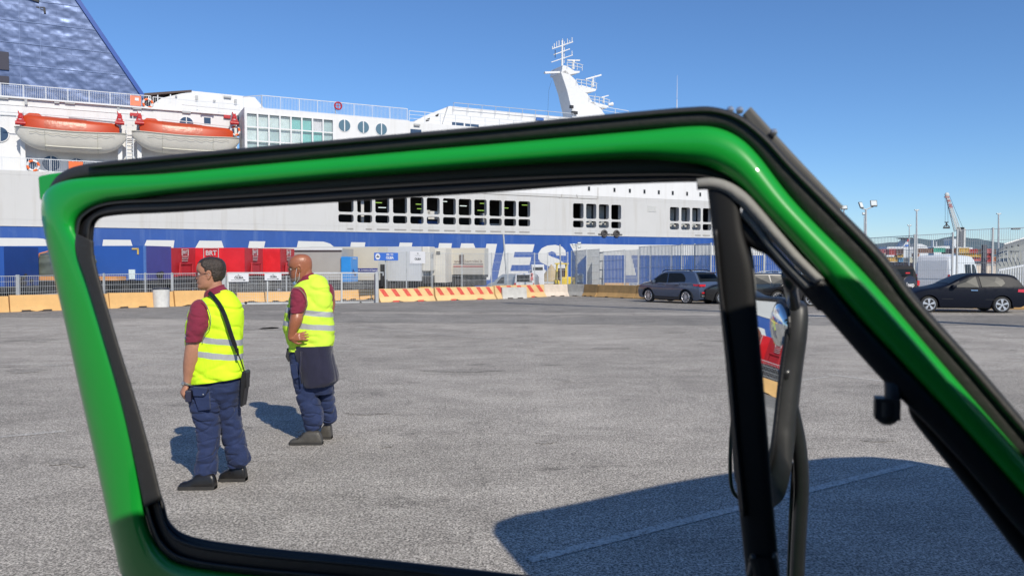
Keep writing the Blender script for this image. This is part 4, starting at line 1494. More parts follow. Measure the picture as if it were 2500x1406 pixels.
def logo(root, x, z, s, front=True, words=True):
    """framed BRT logo: on the long side (front) or on the end wall"""
    t = MB()
    f = (lambda u, v: (x + u, -.07, z + v)) if front else (lambda u, v: (.10, x + u, z + v))
    t.text('BRT', s * .62, f, bold=.03)
    h = s * .45; w = s * .72
    for (a, b, c, d) in ((-w, h, w, h), (-w, -h, w, -h), (-w, -h, -w, h), (w, -h, w, h)):
        p, q = Vector(f(a, b)), Vector(f(c, d))
        t.bar(p, q, .05, .02)
    if words:
        for i in range(3):
            t.bar(Vector(f(-w, -h * (1.5 + .55 * i))), Vector(f(w * (1 - .15 * i), -h * (1.5 + .55 * i))), .05, .03)
    t.build('logo', mat('logo_white', (.55, .5, .5), .5, var=0), root)


r_, bz, tp = trailer(9, 602, 37.5, 9, blue_t, mat('dark_blue_panel', (.012, .05, .22), .45, 0, .08, 1.4), 'blue box trailer at the photo edge, left of the green tarpaulin load', yaw=-5, bot=700)
cb = MB()
cb.box((-2.3, -.01, (bz + tp) / 2), (.22, .06, tp - bz))
cb.build('corner_post', mat('lighter_blue', (.07, .16, .42), .4), r_)
cp = MB()
for y, z, s in ((.9, .35, .11), (1.15, .42, .10), (1.3, .55, .07), (1.7, .25, .09)):
    cp.ball((.12, y, bz + z), s)
cp.box((.1, 1.0, bz + .15), (.2, .5, .2))
cp.build('coupling', black_m, r_)
# tarpaulin covered load on an orange flat bed
c = W(175, 617, 40); g0 = zg(40)
fl = thing('flatbed_trailer', 'orange flatbed trailer carrying a grey green tarpaulin covered load', 'trailer', (c.x, c.y, g0), R(-5), 'semi-trailers parked behind the fence')
tp_ = c.z - g0; bz_ = W(120, 674, 40).z - g0
MB().box((-1.6, 1.2, bz_ - .12), (8, 2.4, .2)).build('flat_bed', mat('bed_orange', (.60, .25, .06), .6, 0, .15, 2), fl)
ch = MB().box((-1.6, 1.2, bz_ - .4), (7.6, 1.2, .3)).box((-3.5, 1.2, .7), (2, 2.2, .9)); ch.build('chassis', chassis_m, fl)
for i in range(2):
    for y in (.2, 2.2):
        w_ = MB(); wheel(w_, 0, 0, .48, .38); o_ = w_.build('wheel', [tyre_m, galv], fl); o_.location = (1.2 - 1.25 * i, y, 0)
mb = MB()
rings = []
for j in range(15):
    t_ = j / 14
    ring = []
    for i in range(48):
        a = 2 * PI * i / 48
        x = 1.6 * (abs(math.cos(a)) ** .35) * (1 if math.cos(a) > 0 else -1); y = 1.15 * (abs(math.sin(a)) ** .35) * (1 if math.sin(a) > 0 else -1)
        k_s = 1.0 if t_ < .8 else (1 - (t_ - .8) * 3.2)
        q = Vector((x * k_s, y * k_s, 0)) * (1 + .10 * noise.noise(Vector((x, y, t_ * 3)) * 1.6) + .05 * noise.noise(Vector((x * 3, y * 3, t_ * 8))))
        ring.append((q.x - .9, q.y + 1.2, bz_ + (tp_ - bz_) * min(1, t_ * 1.12) + .06 * noise.noise(Vector((x * 2, y * 2, 5)))))
    rings.append(ring)
mb.loft(rings)
tl = mb.build('covered_load', mat('grey_green_tarpaulin', (.11, .13, .115), .45, 0, .25, 2.2, .6, 4), fl, smooth=True)
MB().tube([(-1.9, .02, bz_), (-1.85, -.0, bz_ + .9), (-1.75, .0, bz_ + 1.15), (-1.2, .05, bz_ + 1.3)], .035, 6).build('strap', mat('strap_orange', (.7, .25, .12), .6), tl)

r_, bz, tp = trailer(355, 600, 40.5, 11, blue_t, blue_e, 'blue box trailer with a violet end wall, left of the red trailers', bot=684, yaw=-7)
e = MB(); e.box((-.03, -.02, (bz + tp) / 2), (.12, .08, tp - bz)); e.build('corner_post', MC['lighter_blue'], r_)
e = MB(); e.box((-.55, -.03, tp - .16), (.36, .03, .08)); e.box((-.40, -.03, tp - .3), (.08, .03, .3)); e.build('yellow_corner_mark', mat('mark_yellow', (.6, .42, .1), .5, var=0), r_)
e = MB(); e.box((-.75, -.04, bz + .3), (.34, .04, .5)); e.build('white_notice', mat('notice_white', (.62, .72, .72), .5, 0, .2, 14), r_)
e = MB()
for y, z, s in ((1.0, .35, .13), (1.3, .42, .12), (1.15, .28, .15)): e.ball((.1, y, bz + z * .8), s)
e.build('coupling', black_m, r_)
trs = [(418, 605, 43.5, 7, 'red tarpaulin trailer next to the blue trailer'),
       (597, 605, 47, 9, 'red tarpaulin trailer with the large BRT logo on its side'),
       (684, 606.5, 50.5, 8, 'red tarpaulin trailer left of the bald man')]
for i, (px, yt_, Y, L, lab) in enumerate(trs):
    r_, bz, tp = trailer(px, yt_, Y, L, red_t, red_e, lab, body='cloth', bot=676 + i * -2, yaw=(-9, -8, -6)[i])
    hh = tp - bz
    logo(r_, 1.2, tp - hh * .15, .42, False)
    if i == 1:
        logo(r_, -2.12, tp - hh * .19, .66, True, False)
    u = MB()
    u.box((.10, 1.2, bz + hh * .2), (.10, .95, hh * .34)); u.tube([(.12, .55, bz + .05), (.14, .6, bz + hh * .45), (.14, 1.8, bz + hh * .45), (.12, 1.85, bz + .05)], .06, 6)
    u.build('tarpaulin_pocket', red_e, r_, bevel=.03)
# grey, cream, silver, white ones
r_, bz, tp = trailer(834, 607, 54, 9, greyp, greyp, 'grey box trailer with a white roof edge behind the bald man', bot=684, roof=white_clean)
MB().box((-4.5, -.03, tp - .02), (9.1, .12, .16), 0).box((-4.5, -.02, tp - .16), (9, .04, .10), 1).build('roof_edge', [white_clean, mat('brown_edge', (.08, .06, .06), .6, var=0)], r_)
bb = MB().box((.35, .6, bz + .75), (.7, 1.5, 1.75))
bo = bb.build('blue_headboard', mat('bright_blue', (.03, .24, .62), .35, 0, .05), r_, bevel=.03)
MB().ball((.72, .3, bz + .6), (.05, .1, .18)).ball((.72, .6, bz + .5), (.05, .1, .13)).box((.72, .75, bz + .35), (.03, .28, .16)).box((.72, .6, bz + 1.5), (.03, .7, .05), 1).build('hose_socket', [mat('socket_dark', (.02, .04, .14), .5, var=0), white_clean], bo)
r_, bz, tp = trailer(923, 603.5, 57, 9, cream, mat('cream_end', (.54, .53, .47), .5, 0, .06), 'cream box trailer with a dark blue banner reading Parcel, Logistics & Express', bot=684)
k = 57 / 1900
MB().box((-27 * k, -.04, bz + (684 - 659.5) * k), (52 * k, .03, 9 * k)).build('banner', mat('banner_blue', (.03, .04, .22), .5, var=0), r_)
MB().text('Parcel, Logistics & Express', .17, lambda u, v: (-29 * k + u, -.062, bz + (684 - 659.5) * k + v), bold=.02).build('lettering', white_clean, r_)
e = MB()
for y in (.6, 1.15): e.box((.06, y, bz + .35), (.1, .22, 1.6))
e.build('rubber_buffer', black_m, r_)
r_, bz, tp = trailer(1028, 602, 60, 9, silver, silver, 'silver white reefer trailer behind the square OLBIA sign', bot=686)
MB().box((.3, 1.2, tp - .95), (.6, 1.9, 1.9)).build('cooling_unit', whp, r_, bevel=.08)
MB().box((.62, 1.0, tp - .75), (.04, .5, .35)).build('cooling_grille', chassis_m, r_)
MB().box((.3, 1.2, bz + .1), (.5, 1.8, .6)).build('fuel_tank', chassis_m, r_)
r_, bz, tp = trailer(1088, 607, 62, 6, whp, whp, 'short white box trailer right of the reefer trailer', bot=690)
MB().box((-1.5, -.03, (bz + tp) / 2), (.06, .04, tp - bz)).box((-.6, -.03, tp - .35), (.3, .04, .22), 1).build('door_seam', [greyp, chassis_m], r_)
r_, bz, tp = trailer(1183, 605.5, 64, 8, cream, MC['cream_end'], 'cream box trailer with thin red and dark stripes and a web address', bot=671, yaw=-6)
k = 64 / 1900
sx = -40 * k
MB().box((sx, -.03, bz + 26 * k), (74 * k, .03, 1.6 * k), 0).box((sx, -.03, bz + 20.5 * k), (74 * k, .03, 2.2 * k), 1).box((sx, -.03, bz + 9 * k), (74 * k, .03, 16 * k), 2).build('side_stripes', [mat('stripe_dark', (.14, .10, .12), .5, var=0), mat('stripe_red', (.35, .02, .05), .5, var=0), greyp], r_)
MB().text('www.bartolini.it', .36, lambda u, v: (sx + u, -.035, bz + 33 * k + v)).build('lettering', mat('letter_brown', (.25, .18, .14), .6, var=0), r_)
MB().box((-1.9, -.03, bz + 38 * k), (.35, .06, 22 * k)).build('rubber_buffer', mat('rust_black', (.08, .05, .045), .6), r_)
# distant yellow blocks in the yard
for i, (a, b) in enumerate(((1022, 1052), (1062, 1094), (1108, 1142), (1170, 1196), (1198, 1222))):
    A, B = G(a, 702), G(b, 702)
    A = W(a, 698, 55); A.z = zg(55); B = W(b, 697, 56); B.z = zg(56)
    barrier(A, B, .42, mat('block_yellow', (.75, .42, .06), .7, 0, .15, 2), ('low bright yellow block under the reefer trailer', 'low bright yellow block under the short white trailer', 'low bright yellow block under the striped cream trailer', 'low bright yellow block right of the striped cream trailer', 'low bright yellow block touching the silver van')[i], name='yellow_block', group='low yellow blocks in the yard', simple=True)
for i, (a, b) in enumerate(((1445, 1473), (1474, 1524), (1525, 1536))):
    A = W(a, 698, 52); A.z = zg(52); B = W(b, 698, 52); B.z = zg(52)
    barrier(A, B, (.55, .75, .75)[i], yel, ('low pale yellow block behind the fence above the ochre barrier', 'wide yellow block behind the fence above the ochre barrier', 'narrow yellow block behind the fence, left of the white trestle')[i], name='yellow_block', group='low yellow blocks in the yard', simple=True)
# white trestle barriers
for i, (a, b) in enumerate(((1536, 1556), (1584, 1612))):
    A = W(a, 700, 50); B = W(b, 700, 50); A.z = B.z = zg(50)
    r_ = thing('steel_trestle', 'white steel trestle behind the fence ' + ('left of the leaning post' if i == 0 else 'close to the SUV roof'), 'trestle', A)
    L = (B - A).length
    MB().bar((0, 0, .75), (L, 0, .75), .05).bar((0, 0, .1), (L, 0, .1), .05).bar((0, 0, .1), (L / 2, 0, .75), .04).bar((L / 2, 0, .75), (L, 0, .1), .04).bar((0, 0, 0), (0, 0, .8), .05).bar((L, 0, 0), (L, 0, .8), .05).build('trestle_frame', rail_m, r_)

# ------------------------------------------------------------------ vehicles


def interp(pts, x):
    if x <= pts[0][0]: return pts[0][1]
    for (a, b), (c, d) in zip(pts[:-1], pts[1:]):
        if x <= c: return b + (d - b) * (x - a) / (c - a) if c > a else d
    return pts[-1][1]


def vehicle(name, label, cat, loc, rz_, L, Wd, top, belt, axles, rw, paint, glass, details=(), sill=.22, tuck=.30, group=None, ends=(.10, .08), rim=None, spokes=5, front_glass=None, rear_glass=None, cladding=None, s=1.0, lower=None, side_round=.06):
    """x forward; front at +L/2. top: [(x,z)] silhouette. glass: list of side polygons [(x,z)...]"""
    root = thing(name, label, cat, loc, rz_, group)
    top = [(x * s, z * s) for x, z in top]
    L *= s; Wd *= s; belt *= s; rw *= s; sill *= s
    axles = [a * s for a in axles]
    Ra = rw * 1.16
    xs = set(x for x, z in top) | {-L / 2, L / 2}
    for i in range(71): xs.add(-L / 2 + L * i / 70)
    for a in axles:
        for i in range(13): xs.add(a + Ra * .999 * math.cos(PI * i / 12))
    xs = sorted(x for x in xs if -L / 2 <= x <= L / 2)
    sm_top = catmull(top, 5)

    def plan(x):
        u = 2 * x / L
        e = ends[0] if u > 0 else ends[1]
        return 1 - e * abs(u) ** 5 - .03 * abs(u) ** 2

    def hw(x, z):
        w = Wd / 2 * plan(x)
        if z > belt: w -= (z - belt) * tuck
        else:
            u = (belt - z) / (belt - sill)
            w -= side_round * s * (u - .35) ** 2 * 2.2
        return w

    def zlow(x):
        z = sill
        if abs(x) > L / 2 * .93: z += .08 * s * (abs(x) - L / 2 * .93) / (L / 2 * .07)
        for a in axles:
            if abs(x - a) < Ra: z = max(z, rw + math.sqrt(Ra * Ra - (x - a) ** 2) * .98)
        return z
    rings = []
    NZ = 12
    for x in xs:
        zt = interp(sm_top, x); zl = min(zlow(x), zt - .05)
        ring = []
        side = []
        zr = zt - .05 * s
        for j in range(NZ + 1):
            z = zl + (zr - zl) * j / NZ
            side.append((hw(x, z), z))
        wt = side[-1][0]
        for y, z in side: ring.append((x, -y, z))
        for t in (.93, .7, .35, 0, -.35, -.7, -.93):
            ring.append((x, -wt * t, zt - .0 - (.02 if abs(t) > .9 else 0) * s + .02 * s * (1 - t * t)))
        for y, z in reversed(side): ring.append((x, y, z))
        rings.append(ring)
    mb = MB(); mb.loft(rings, closed=True)
    body = mb.build('body', paint, root, smooth=True, autos=38)
    # side glass, lying 6 mm proud
    for k_g, poly in enumerate(glass):
        for sg in (-1, 1):
            g = MB()
            n_ = len(poly)
            zs_ = [p[1] * s for p in poly]; zmin, zmax = min(zs_), max(zs_)
            pts = [(x * s, sg * (hw(x * s, z * s) + .016), z * s) for x, z in poly]
            ctr = (sum(p[0] for p in pts) / n_, sum(p[1] for p in pts) / n_ + sg * .012, sum(p[2] for p in pts) / n_)
            g.add(pts + [ctr], [(i, (i + 1) % n_, n_) for i in range(n_)])
            g.build('side_window', glass_m, root)
    def top_patch(x0, x1, wf, nm, m, off=.008):
        g = MB(); rr = []
        for i in range(9):
            x = (x0 + (x1 - x0) * i / 8) * s
            z = interp(sm_top, x)
            w = hw(x, z - .05 * s) * wf
            dx = .01 * s
            sl = (interp(sm_top, x + dx) - interp(sm_top, x - dx)) / (2 * dx)
            nx_ = -sl / math.hypot(1, sl); nz_ = 1 / math.hypot(1, sl)
            rr.append([(x + nx_ * off, -w + 2 * w * j / 6, z + nz_ * off + .02 * s * (1 - (2 * j / 6 - 1) ** 2)) for j in range(7)])
        g.loft(rr, closed=False, caps=False)
        return g.build(nm, m, root, smooth=True)
    if front_glass: top_patch(*front_glass, .88, 'windscreen', glass_m)
    if rear_glass: top_patch(*rear_glass, .84, 'rear_window', glass_m)
    # wheels with rims
    for a in axles:
        for sg in (-1, 1):
            w_ = MB()
            tw = .2 * s
            w_.tube([(0, -tw / 2, 0), (0, -tw / 2 + .03, 0), (0, tw / 2 - .03, 0), (0, tw / 2, 0)], [rw * .9, rw, rw, rw * .9], 28)
            o_ = w_.build('wheel', tyre_m, root, smooth=True, autos=40)
            o_.location = (a, sg * (hw(a, belt) - .11 * s), rw)
            r_ = MB(); y = sg * (tw / 2 + .004)
            R_ = rw * .68
            r_.tube([(R_ * math.cos(k * PI / 14), y, R_ * math.sin(k * PI / 14)) for k in range(29)], .016, 6, 0, ref=(0, 1, 0))
            r_.cyl((0, y - sg * .01, 0), (0, y + sg * .012, 0), rw * .14, seg=12)
            r_.cyl((0, y - sg * .03, 0), (0, y - sg * .02, 0), R_, seg=24, m=1)
            for k in range(spokes):
                t = 2 * PI * k / spokes + .3
                c_, s_ = math.cos(t), math.sin(t)
                r_.prism([(c_ * rw * .1 - s_ * rw * .05, y - .004, s_ * rw * .1 + c_ * rw * .05), (c_ * R_ - s_ * rw * (.17 if spokes < 7 else .05), y - .004, s_ * R_ + c_ * rw * (.17 if spokes < 7 else .05)), (c_ * R_ + s_ * rw * (.17 if spokes < 7 else .05), y - .004, s_ * R_ - c_ * rw * (.17 if spokes < 7 else .05)), (c_ * rw * .1 + s_ * rw * .05, y - .004, s_ * rw * .1 - c_ * rw * .05)], (0, .012, 0))
            r_.build('rim', [rim or MC['alloy'], chassis_m], o_)
    ub = MB().box((0, 0, (sill + rw) / 2 + .04 * s), (L * .84, Wd * .7, rw * .9)); ub.build('underbody', chassis_m, root)
    if cladding:
        for sg in (-1, 1):
            c_ = MB()
            xa, xb = axles[1] - 0, axles[0]
            for a in axles:
                arc = [(a + (Ra + .03 * s) * math.cos(t * PI / 12), sg * (hw(a, rw) + .004), rw + (Ra + .03 * s) * math.sin(t * PI / 12)) for t in range(13)]
                c_.tube(arc, .04 * s, 6)
            lo, hi = min(axles) + Ra, max(axles) - Ra
            c_.bar((lo, sg * hw(0, sill + .05), sill + .06 * s), (hi, sg * hw(0, sill + .05), sill + .06 * s), .05, .16 * s)
            c_.build('cladding', cladding, root)
    root['half_len'] = L / 2
    return root, hw, s


mat('alloy', (.62, .63, .66), .3, .6, 0)


def on_side(mb, hw, s, sg, poly, off=.012, m=0):
    mb.prism([(x * s, sg * (hw(x * s, z * s) + off), z * s) for x, z in poly], (0, -sg * .02, 0), m)


# --- black hatchback on the right (seen from its left side; front towards the left of the photo)
paint_k = mat('dark_navy_car_paint', (.007, .009, .017), .45, 0, 0, coat=.0, spec=.15)
wb = 2.55
A, B = G(2268, 762.5), G(2446, 764)
mid = (A + B) / 2
ax = (A - B).normalized()
hd = math.atan2(ax.y, ax.x)
side_n = Vector((-ax.y, ax.x, 0)) * -1      # away from camera?
if side_n.y < 0: side_n = -side_n
s_ = (A - B).length / wb
ctr = mid + side_n * (.76 * s_)
top = [(-2.08, .70), (-2.07, .98), (-2.0, 1.07), (-1.88, 1.25), (-1.70, 1.41), (-1.3, 1.455), (-.6, 1.47), (-.2, 1.44), (.2, 1.28), (.6, 1.08), (1.0, .965), (1.5, .87), (1.9, .72), (2.06, .50)]
gl = [[(.55, .97), (.32, 1.10), (.05, 1.25), (-.15, 1.34), (-.36, 1.37), (-.42, .97)], [(-.53, .98), (-.48, 1.37), (-1.1, 1.36), (-1.30, 1.26), (-1.36, 1.12), (-1.2, 1.0)]]
hb, hw_, _ = vehicle('hatchback_car', 'black hatchback with round spoke silver wheels parked by the fence on the right', 'car', (ctr.x, ctr.y, zg(ctr.y)), hd, 4.16, 1.73, top, .92, [1.30, -1.25], .315, paint_k, gl, s=s_, tuck=.42, front_glass=(-.10, .56), rear_glass=(-1.97, -1.74), spokes=5, group='cars parked along the barriers')
for sg in (-1, 1):
    t = MB(); on_side(t, hw_, s_, sg, [(-2.04, .90), (-1.80, .90), (-1.78, .80), (-2.06, .78)]); t.build('tail_light', red_lamp, hb)
    t = MB(); on_side(t, hw_, s_, sg, [(-.38, .84), (-.14, .845), (-.14, .87), (-.38, .865)], .03); t.build('door_handle', mat('chrome', (.7, .7, .72), .15, .9, 0), hb)
    t = MB().box((.46 * s_, sg * (.90 * s_), 1.00 * s_), (.14, .16, .12)); t.build('wing_mirror', paint_k, hb, bevel=.03)
    t = MB(); on_side(t, hw_, s_, sg, [(.72, .30), (.73, .30), (.66, .97), (.65, .97)], .002); on_side(t, hw_, s_, sg, [(-.48, .32), (-.47, .32), (-.47, .97), (-.48, .97)], .002)
    on_side(t, hw_, s_, sg, [(-1.0, .50), (.86, .52), (.86, .54), (-1.0, .52)], .004)
    t.build('door_seam', black_m, hb)
for a in (.25, .95):
    pass
# seats glimpsed through the windows are dark; pale bit on dashboard
# --- blue grey SUV, rear three quarter
paint_s = mat('blue_grey_car_paint', (.085, .115, .18), .25, .35, 0, coat=.9)
A, B = G(1586, 737.5), G(1676, 741.5)      # left front and left rear wheels on the ground
dist = (A - B).length
axv = (A - B).normalized()
th = R(124)
hd = th
axv = Vector((math.cos(th), math.sin(th), 0))
s_ = .90
rear_c = B + Vector((axv.y, -axv.x, 0)) * .0
left = Vector((-axv.y, axv.x, 0))          # vehicle's left
ctr = B + axv * 1.32 * s_ - left * .80 * s_
top = [(-2.2, .80), (-2.2, 1.0), (-2.12, 1.12), (-1.85, 1.50), (-1.65, 1.63), (-.9, 1.675), (0, 1.66), (.45, 1.56), (1.05, 1.20), (1.25, 1.12), (1.8, 1.02), (2.1, .86), (2.2, .62)]
gl = [[(1.08, 1.06), (.98, 1.14), (.45, 1.46), (.2, 1.54), (-.02, 1.55), (-.06, 1.06)], [(-.14, 1.06), (-.10, 1.55), (-.92, 1.56), (-1.12, 1.48), (-1.28, 1.30), (-1.28, 1.13)]]
sv, hw_, _ = vehicle('suv_car', 'blue grey SUV with two tone spoke wheels, roof rails and lit looking red tail lights', 'car', (ctr.x, ctr.y, zg(ctr.y)), hd, 4.4, 1.84, top, 1.03, [1.32, -1.32], .36, paint_s, gl, s=s_, front_glass=(.45, 1.05), rear_glass=(-2.12, -1.78), spokes=9, cladding=black_m, group='cars parked along the barriers', ends=(.12, .06), side_round=.10)
s = s_
for sg in (-1, 1):
    t = MB(); on_side(t, hw_, s, sg, [(-2.18, 1.02), (-1.80, 1.03), (-1.85, .93), (-2.19, .90)], .015); t.box((-2.2 * s - .01, sg * .66 * s, .96 * s), (.05, .42 * s, .11 * s)); t.build('tail_light', red_lamp, sv)
    t = MB().tube([(.5 * s, sg * .66 * s, 1.60 * s), (.3 * s, sg * .66 * s, 1.70 * s), (-1.3 * s, sg * .64 * s, 1.71 * s), (-1.55 * s, sg * .63 * s, 1.65 * s)], .02, 6); t.build('roof_rail', black_m, sv)
    t = MB().box((.85 * s, sg * .98 * s, 1.10 * s), (.16, .2, .15)); t.build('wing_mirror', paint_s, sv, bevel=.04)
    t = MB()
    for x in (.12, -.85): on_side(t, hw_, s, sg, [(x, .93), (x + .2, .935), (x + .2, .965), (x, .96)], .03)
    on_side(t, hw_, s, sg, [(-.11, .40), (-.10, .40), (-.10, 1.05), (-.11, 1.05)], .002)
    on_side(t, hw_, s, sg, [(.98, .42), (.99, .42), (1.0, 1.05), (.99, 1.05)], .002)
    t.build('door_handle', black_m, sv)
xr = -2.2 * s
t = MB().box((xr - .02, 0, 1.6 * s), (.4 * s, 1.2 * s, .05)); t.build('roof_spoiler', paint_s, sv, bevel=.02)
t.v = []; t.f = []; t.m = []
MB().box((xr - .10 * s, 0, 1.57 * s), (.04, .35, .03)).build('brake_light', red_lamp, sv)
t = MB().box((xr - .02, 0, .78 * s), (.03, .50, .12)); t.text('CP 198ZG', .085, lambda u, v: (xr - .038, -u, .78 * s + v), 1); t.build('number_plate', [sign_w, ink], sv)
MB().box((xr - .01, 0, .50 * s), (.08, 1.55 * s, .26 * s)).build('rear_bumper', black_m, sv, bevel=.03)
for sg in (-1, 1):
    MB().box((xr - .05, sg * .55 * s, .44 * s), (.04, .30 * s, .07)).build('exhaust_trim', MC['chrome'], sv, bevel=.015)
    MB().box((xr - .05, sg * .62 * s, .60 * s), (.04, .22 * s, .06)).build('reflector', red_lamp, sv)

# --- dark estate whose front wheel shows left of the quarter window post; blue grey estate; black car
paint_d = mat('black_car_paint', (.012, .012, .014), .25, .2, 0, coat=.9)
paint_b = mat('steel_blue_car_paint', (.10, .15, .24), .25, .45, 0, coat=.9)
top_e = [(-2.3, .75), (-2.28, 1.0), (-2.15, 1.12), (-1.9, 1.42), (-1.6, 1.48), (-.4, 1.50), (.2, 1.44), (.75, 1.17), (1.05, 1.02), (1.7, .92), (2.15, .72), (2.3, .5)]
gl_e = [[(.78, .96), (.66, 1.04), (.22, 1.34), (.0, 1.40), (-.15, .98)], [(-.22, .98), (-.1, 1.40), (-.85, 1.41), (-.95, 1.0)], [(-1.02, 1.0), (-.95, 1.40), (-1.5, 1.38), (-1.8, 1.25), (-1.86, 1.15), (-1.6, 1.02)]]
A = G(1758, 743); c_ = Vector((A.x + 1.9, A.y + .75, 0))
es, hw_, _ = vehicle('estate_car', 'dark car mostly hidden by the quarter window post, its front wheel beside the SUV', 'car', (c_.x - .55, c_.y, zg(c_.y)), R(180), 4.3, 1.7, top_e, .98, [1.35, -1.3], .33, paint_d, gl_e, s=.92, front_glass=(.3, .95), rear_glass=(-2.15, -1.9), group='cars parked along the barriers', spokes=10)
A = G(1880, 736)
be, hw_, _ = vehicle('estate_car', 'steel blue estate car seen through the quarter window above the mirror', 'car', (W(1868, 735, 39.5).x, 39.5, zg(39.5)), R(176), 4.5, 1.75, top_e, .98, [1.38, -1.35], .33, paint_b, gl_e, s=1.0, front_glass=(.3, .95), rear_glass=(-2.15, -1.9), group='cars parked along the barriers', spokes=5)
for sg in (-1, 1):
    t = MB(); on_side(t, hw_, 1.0, sg, [(-2.28, 1.0), (-1.98, 1.04), (-2.02, .86), (-2.29, .84)], .02); t.build('tail_light', red_lamp, be)
    t = MB(); on_side(t, hw_, 1.0, sg, [(-.70, .93), (-.48, .935), (-.48, .955), (-.70, .95)], .03); t.build('door_handle', MC['chrome'], be)
c_ = W(2072, 745, 32.5)
bs, hw_, _ = vehicle('sedan_car', 'black car behind the door frame, its silver multi spoke wheel right of the mirror', 'car', (c_.x - .35, 33.0, zg(33)), R(178), 4.3, 1.72, top_e, .98, [1.35, -1.3], .33, paint_d, gl_e, s=.95, front_glass=(.3, .95), rear_glass=(-2.15, -1.9), group='cars parked along the barriers', spokes=7)
# --- black soft top off-roader (rear with the spare wheel cover)
c_ = W(2204, 750, 31.5)
jp = thing('offroader', 'black soft top off-roader with a lettered spare wheel cover', 'car', (c_.x - 1.0, 32.4, zg(32)), R(110), 'cars parked along the barriers')
mb = MB()
jpaint = mat('jeep_brown_black', (.022, .016, .016), .35, .1, .1, coat=.6)
# local x forward (left in photo), rear at -1.9
mb.box((-.1, 0, .82), (3.5, 1.55, .62))
jb = mb.build('body', jpaint, jp, bevel=.06)
mb = MB()
mb.loft([[(x, y, z) for x, y in ((-1.85, -.74), (.55, -.74), (.55, .74), (-1.85, .74))] if k == 0 else [(x, y, z) for x, y in ((-1.68, -.64), (.35, -.64), (.35, .64), (-1.68, .64))] for k, z in ((0, 1.12), (1, 1.68))])
mb.build('soft_top', mat('soft_top_cloth', (.012, .010, .011), .8, 0, .2, 5, .3, 8), jp, bevel=.06)
MB().box((-1.79, 0, 1.38), (.06, .95, .34)).box((-.2, -.70, 1.40), (.9, .04, .34)).box((-1.2, -.70, 1.40), (.7, .04, .34)).build('rear_window', glass_m, jp)
MB().tube([(-2.12, 0, .92), (-2.1, 0, .92), (-1.88, 0, .92), (-1.85, 0, .92)], [.34, .38, .38, .34], 32).build('spare_wheel', mat('spare_cover', (.02, .015, .018), .25, 0, 0, coat=.7), jp, smooth=True, autos=30)
MB().text('Jeep', .24, lambda u, v: (-2.13, -u, .94 + v), bold=.03).build('lettering', sign_w, D.objects['spare_wheel'])
MB().box((-1.98, 0, 1.40), (.04, .22, .05)).box((-1.88, .66, 1.0), (.05, .12, .2)).box((-1.88, -.66, 1.0), (.05, .12, .2)).build('tail_light', red_lamp, jp)
MB().box((-1.95, 0, .52), (.16, 1.5, .16)).build('bumper', black_m, jp, bevel=.02)
for x in (-1.2, 1.15):
    for y in (-.68, .68):
        w_ = MB(); w_.tube([(0, -.12, 0), (0, -.09, 0), (0, .09, 0), (0, .12, 0)], [.34, .37, .37, .34], 24)
        o_ = w_.build('wheel', tyre_m, jp); o_.location = (x, y, .37)
        MB().cyl((0, -.13, 0), (0, .13, 0), .2, seg=16).build('rim', MC['alloy'], o_)

# --- white van behind the fence (rear three quarter, rear to the left)
wv = mat('white_van_paint', (.68, .69, .71), .3, 0, .02, 1, coat=.5)


def van(label, loc, rz_, L, Wd, H, top, belt, glass, paint, rear=True, s=1.0, name='white_van', seam=True, plate=True):
    v, hw_, _ = vehicle(name, label, 'van', loc, rz_, L, Wd, top, belt, [L / 2 - .95, -L / 2 + 1.15], .34, paint, glass, s=s, tuck=.09, ends=(.14, .03), front_glass=(L / 2 - 1.25, L / 2 - .75), spokes=6, group='vans in the port yard', side_round=.05)
    xr = -L / 2 * s
    if rear:
        MB().box((xr - .015, 0, H * .66 * s), (.02, Wd * .8 * s, H * .44 * s)).build('rear_door', paint, v, bevel=.01)
        for sg in (-1, 1):
            t = MB().box((xr - .01, sg * Wd * .45 * s, H * .44 * s), (.05, .12, .5 * s)); t.build('tail_light', red_lamp, v)
        MB().box((xr - .04, 0, .35 * s), (.14, Wd * .92 * s, .26 * s)).build('rear_bumper', black_m, v)
        if plate: MB().box((xr - .12, -.25, .42 * s), (.02, .5, .12)).build('number_plate', sign_w, v)
    return v, hw_, xr


topv = [(-2.8, .8), (-2.79, 2.0), (-2.70, 2.40), (-2.3, 2.50), (.4, 2.50), (1.3, 2.35), (1.75, 1.95), (2.1, 1.45), (2.4, 1.22), (2.75, 1.0), (2.8, .6)]
c_ = W(2296, 700, 47)
v, hw_, xr = van('tall white van with a dark side window behind the right hand fence', (c_.x + 1.75, 49.2, zg(49)), R(42), 5.6, 2.1, 2.5, topv, 1.15, [[(.95, 1.25), (1.85, 1.25), (1.55, 1.80), (1.3, 1.95), (.95, 1.95)], [(-.35, 1.3), (.7, 1.3), (.7, 1.95), (-.35, 1.95)]], wv, s=1.0)
